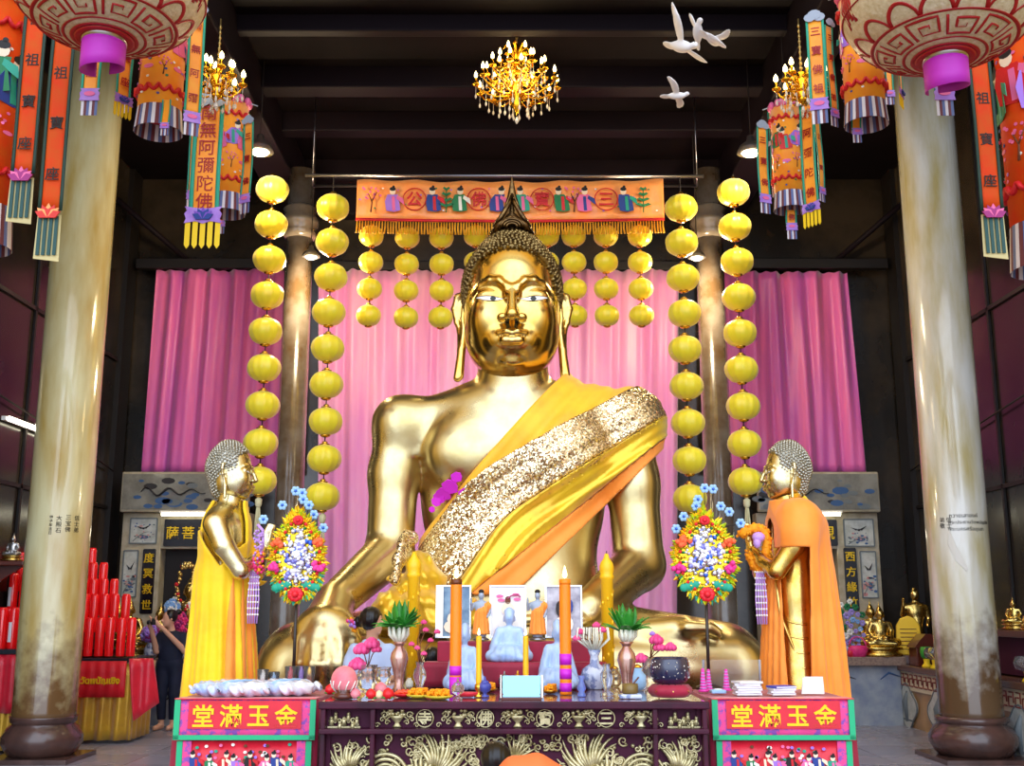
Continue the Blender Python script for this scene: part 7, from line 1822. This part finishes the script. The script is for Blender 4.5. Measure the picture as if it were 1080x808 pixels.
# ---------------------------------------------------------------- long counter on the right
M_ctop = mat('cream_band', '#cfc0a0', .45); M_cfr = mat('ochre_marble_front', '#b08a58', .35, col2='#8a6840', scale=2.5); M_fret = mat('red_brown_fret', '#7a3028', .5)
ctz = W(935, 699, 16.3).z; CX = 5.40
t = thing('stone_counter', 'long ochre stone counter with a fretwork band and painted medallions along the right wall', 'counter', (CX, 13.2, 0))
q = MB(); q.box((.32, 0, (ctz - .1) / 2), (.62, 6.3, ctz - .1)); q.link('counter_body', M_cfr, t)
q = MB(); q.box((.29, 0, ctz - .04), (.70, 6.4, .08)); q.link('counter_top', mat('brown_marble_top', '#6a4a3c', .25), t, mods=[bevel(.01)])
q = MB(); q.box((.02, 0, ctz - .20), (.06, 6.35, .26)); B_ = q.link('band', M_ctop, t)
q = MB()
for i in range(36):
    y = -3.0 + i * .17; z = ctz - .20
    for pts in (((-.06, -.07), (.06, -.07), (.06, .03), (-.02, .03)), ((-.06, -.03), (-.06, .08), (.04, .08))):
        q.tube([(-.015, y + a, z + b) for a, b in pts], .010, 4)
q.link('fretwork', M_fret, B_)
for i in range(5):
    y = 2.5 - i * 1.15; q = MB(); zc_ = (ctz - .33) / 2 + .03
    q.add([(-.004, y + .34 * math.sin(a) * (1 + .12 * math.cos(4 * a)), zc_ + .27 * math.cos(a) * (1 + .12 * math.cos(4 * a))) for a in [2 * PI * k / 32 for k in range(32)]] , [tuple(range(32))[::-1]], 0, False); Md = q.link('medallion', M_ink2, t, mods=[solid(.02, 0)])
    q = MB(); q.tube([(-.012, y + .34 * math.sin(a) * (1 + .12 * math.cos(4 * a)), zc_ + .27 * math.cos(a) * (1 + .12 * math.cos(4 * a))) for a in [2 * PI * k / 32 for k in range(32)]], .012, 5, closed=True); q.tube([(-.012, y, zc_ - .2), (-.012, y + .02, zc_ + .05), (-.012, y - .05, zc_ + .2)], [.03, .06, .02], 6); q.tube([(0, y - .2, zc_ - .18), (0, y + .2, zc_ - .18)], .02, 5); q.link('medallion_painting', M_greyink, Md)
# shelf with golden figures behind
sz = W(1060, 664, 13.2).z
t = thing('figure_shelf', 'dark wooden shelf of golden seated figures along the right wall', 'shelf', (5.82, 12.3, 0)); q = MB(); q.box((0, 0, sz - .04), (.42, 4.2, .08)); q.link('shelf_board', M_woodred, t, mods=[bevel(.01)]); q = MB(); q.box((.05, 0, (sz - .06 + ctz) / 2), (.3, 4.0, sz - .1 - ctz)); q.link('shelf_front', M_mount, t)
for i, (px, Y, pyt, lab) in enumerate(((1057, 13.1, 628, 'golden seated figure on the right wall shelf, first after the marble column'), (1068, 12.75, 640, 'shorter golden seated figure, second after the marble column on the right shelf'), (1079, 12.4, 632, 'golden seated figure cut by the right edge of the picture on the shelf'))):
    h = W(px, pyt, Y).z - sz; figurine(lab, (5.80, Y, sz), h * (1.04 / 1.26), M_bgold, base=M_bgold, rz=-.5, group='golden seated figures on the right wall shelf')
c = Vector((5.77, 16.2, ctz)); hh_ = W(967, 619, 16.2).z - ctz
t = thing('standing_figurine', 'golden standing figure on the right counter near the corner', 'statue', c); o = link('body', STD.copy(), None, t, loc=(0, 0, .12)); o.data.materials.clear(); o.data.materials.append(M_bgold); o.scale = ((hh_ - .12) / 1.0,) * 3
q = MB(); q.lathe([(.16, 0), (.16, .05), (.11, .08), (.11, .12)], n=20); q.link('foot_stand', M_woodred, t)
t = thing('golden_stele', 'round topped golden plaque standing on the right counter', 'plaque', (5.56, 15.95, ctz + .12), rz=-.3); q = MB(); q.prism([(-.18, 0), (.18, 0), (.16, .40), (.10, .50), (0, .54), (-.10, .50), (-.16, .40)], -.03, .03); Pq = q.link('plaque', mat('yellow_gold_plaque', '#e0b428', .35, .4), t, mods=[bevel(.012)])
q = MB(); q.box((0, 0, -.06), (.5, .3, .12)); q.link('plaque_stand', M_woodred, t, mods=[bevel(.01)])
q = MB()
for k in range(6): q.box((0, -.034, .08 + .055 * k), (.22, .004, .012))
q.link('engraved_line', M_brown, Pq)
for px, Y, lab, m, r in ((968, 15.15, 'small green glass bowl on a stem on the right counter', M_leaf, .07), (984, 14.85, 'clear glass bowl on a yellow foot, left of the right marble column', M_glass, .12), (1072, 12.2, 'clear glass bowl on a yellow foot, right of the right marble column', M_glass, .12)):
    t = thing('footed_bowl', lab, 'bowl', (CX + .10, Y, ctz)); q = MB(); q.lathe([(.04, .10), (r, .13), (r * 1.15, .20), (r * .95, .26), (r * .9, .26), (r * 1.05, .20), (0, .13)], n=24); q.link('bowl', m, t); q = MB(); q.lathe([(.07, 0), (.06, .02), (.035, .05), (.045, .11)], n=16); q.link('foot', M_ytail, t)
t = thing('wooden_box', 'small dark carved box on the right counter beside the golden plaque', 'box', (5.60, 15.45, ctz)); q = MB(); q.box((0, 0, .12), (.34, .3, .24)); q.link('box_body', M_woodred, t, mods=[bevel(.01)]); q = MB(); q.prism([(-.2, .24), (.2, .24), (.12, .34), (.04, .42), (-.04, .42), (-.12, .34)], -.16, .16); q.link('lid', M_woodred, t)
# white doves under the ceiling
M_dove = mat('white_feather', '#e8e4e4', .7)
def dove_mesh(open_):
    def f(P):
        d = sd_ell(P, (0, 0, 0), (.05, .13, .055)); d = smin(d, sd_ell(P, (0, -.14, .035), (.03, .035, .032)), .03); d = smin(d, sd_cone(P, (0, -.17, .03), (0, -.195, .025), .008, .003), .006)
        d = smin(d, sd_ell(P, (0, .17, -.01), (.045, .09, .010)), .03)
        X = np.abs(P[..., 0]); P2 = P.copy(); P2[..., 0] = X
        w = sd_ell(P2, (.14, -.0, .06 * open_), (.13, .055, .012), (0, -.4 * open_, 0)); w = smin(w, sd_ell(P2, (.26, .04, .12 * open_), (.09, .04, .009), (0, -.5 * open_, .4)), .03)
        return smin(d, w, .02)
    return surface_nets(f, (-.4, -.22, -.12), (.4, .3, .3), .009, 'dove')
for px, py, op, rot, k, lab in ((719, 49, 1., (.6, .5, .9), 1.25, 'white dove flying, lowest of the cluster of three at the upper right'), (736, 34, .8, (-.5, .9, -.6), 1.0, 'white dove flying, topmost of the cluster of three at the upper right'), (751, 42, .6, (.3, -.4, 2.2), .8, 'white dove flying, rightmost of the cluster of three at the upper right'), (714, 101, .4, (.2, .3, 1.2), .75, 'small white dove flying alone below the cluster of three')):
    me = dove_mesh(op); t = thing('dove', lab, 'dove', W(px, py, 10.9 + .35 * (rot[2] % .7)), rot=rot); o = link('body', me, M_dove, t); o.scale = (k, k, k); q = MB()
    for s_ in (-1, 1): q.ell((s_ * .024 * k, -.15 * k, .045 * k), .005 * k, 0, 6)
    q.link('eyes', M_blk, t)
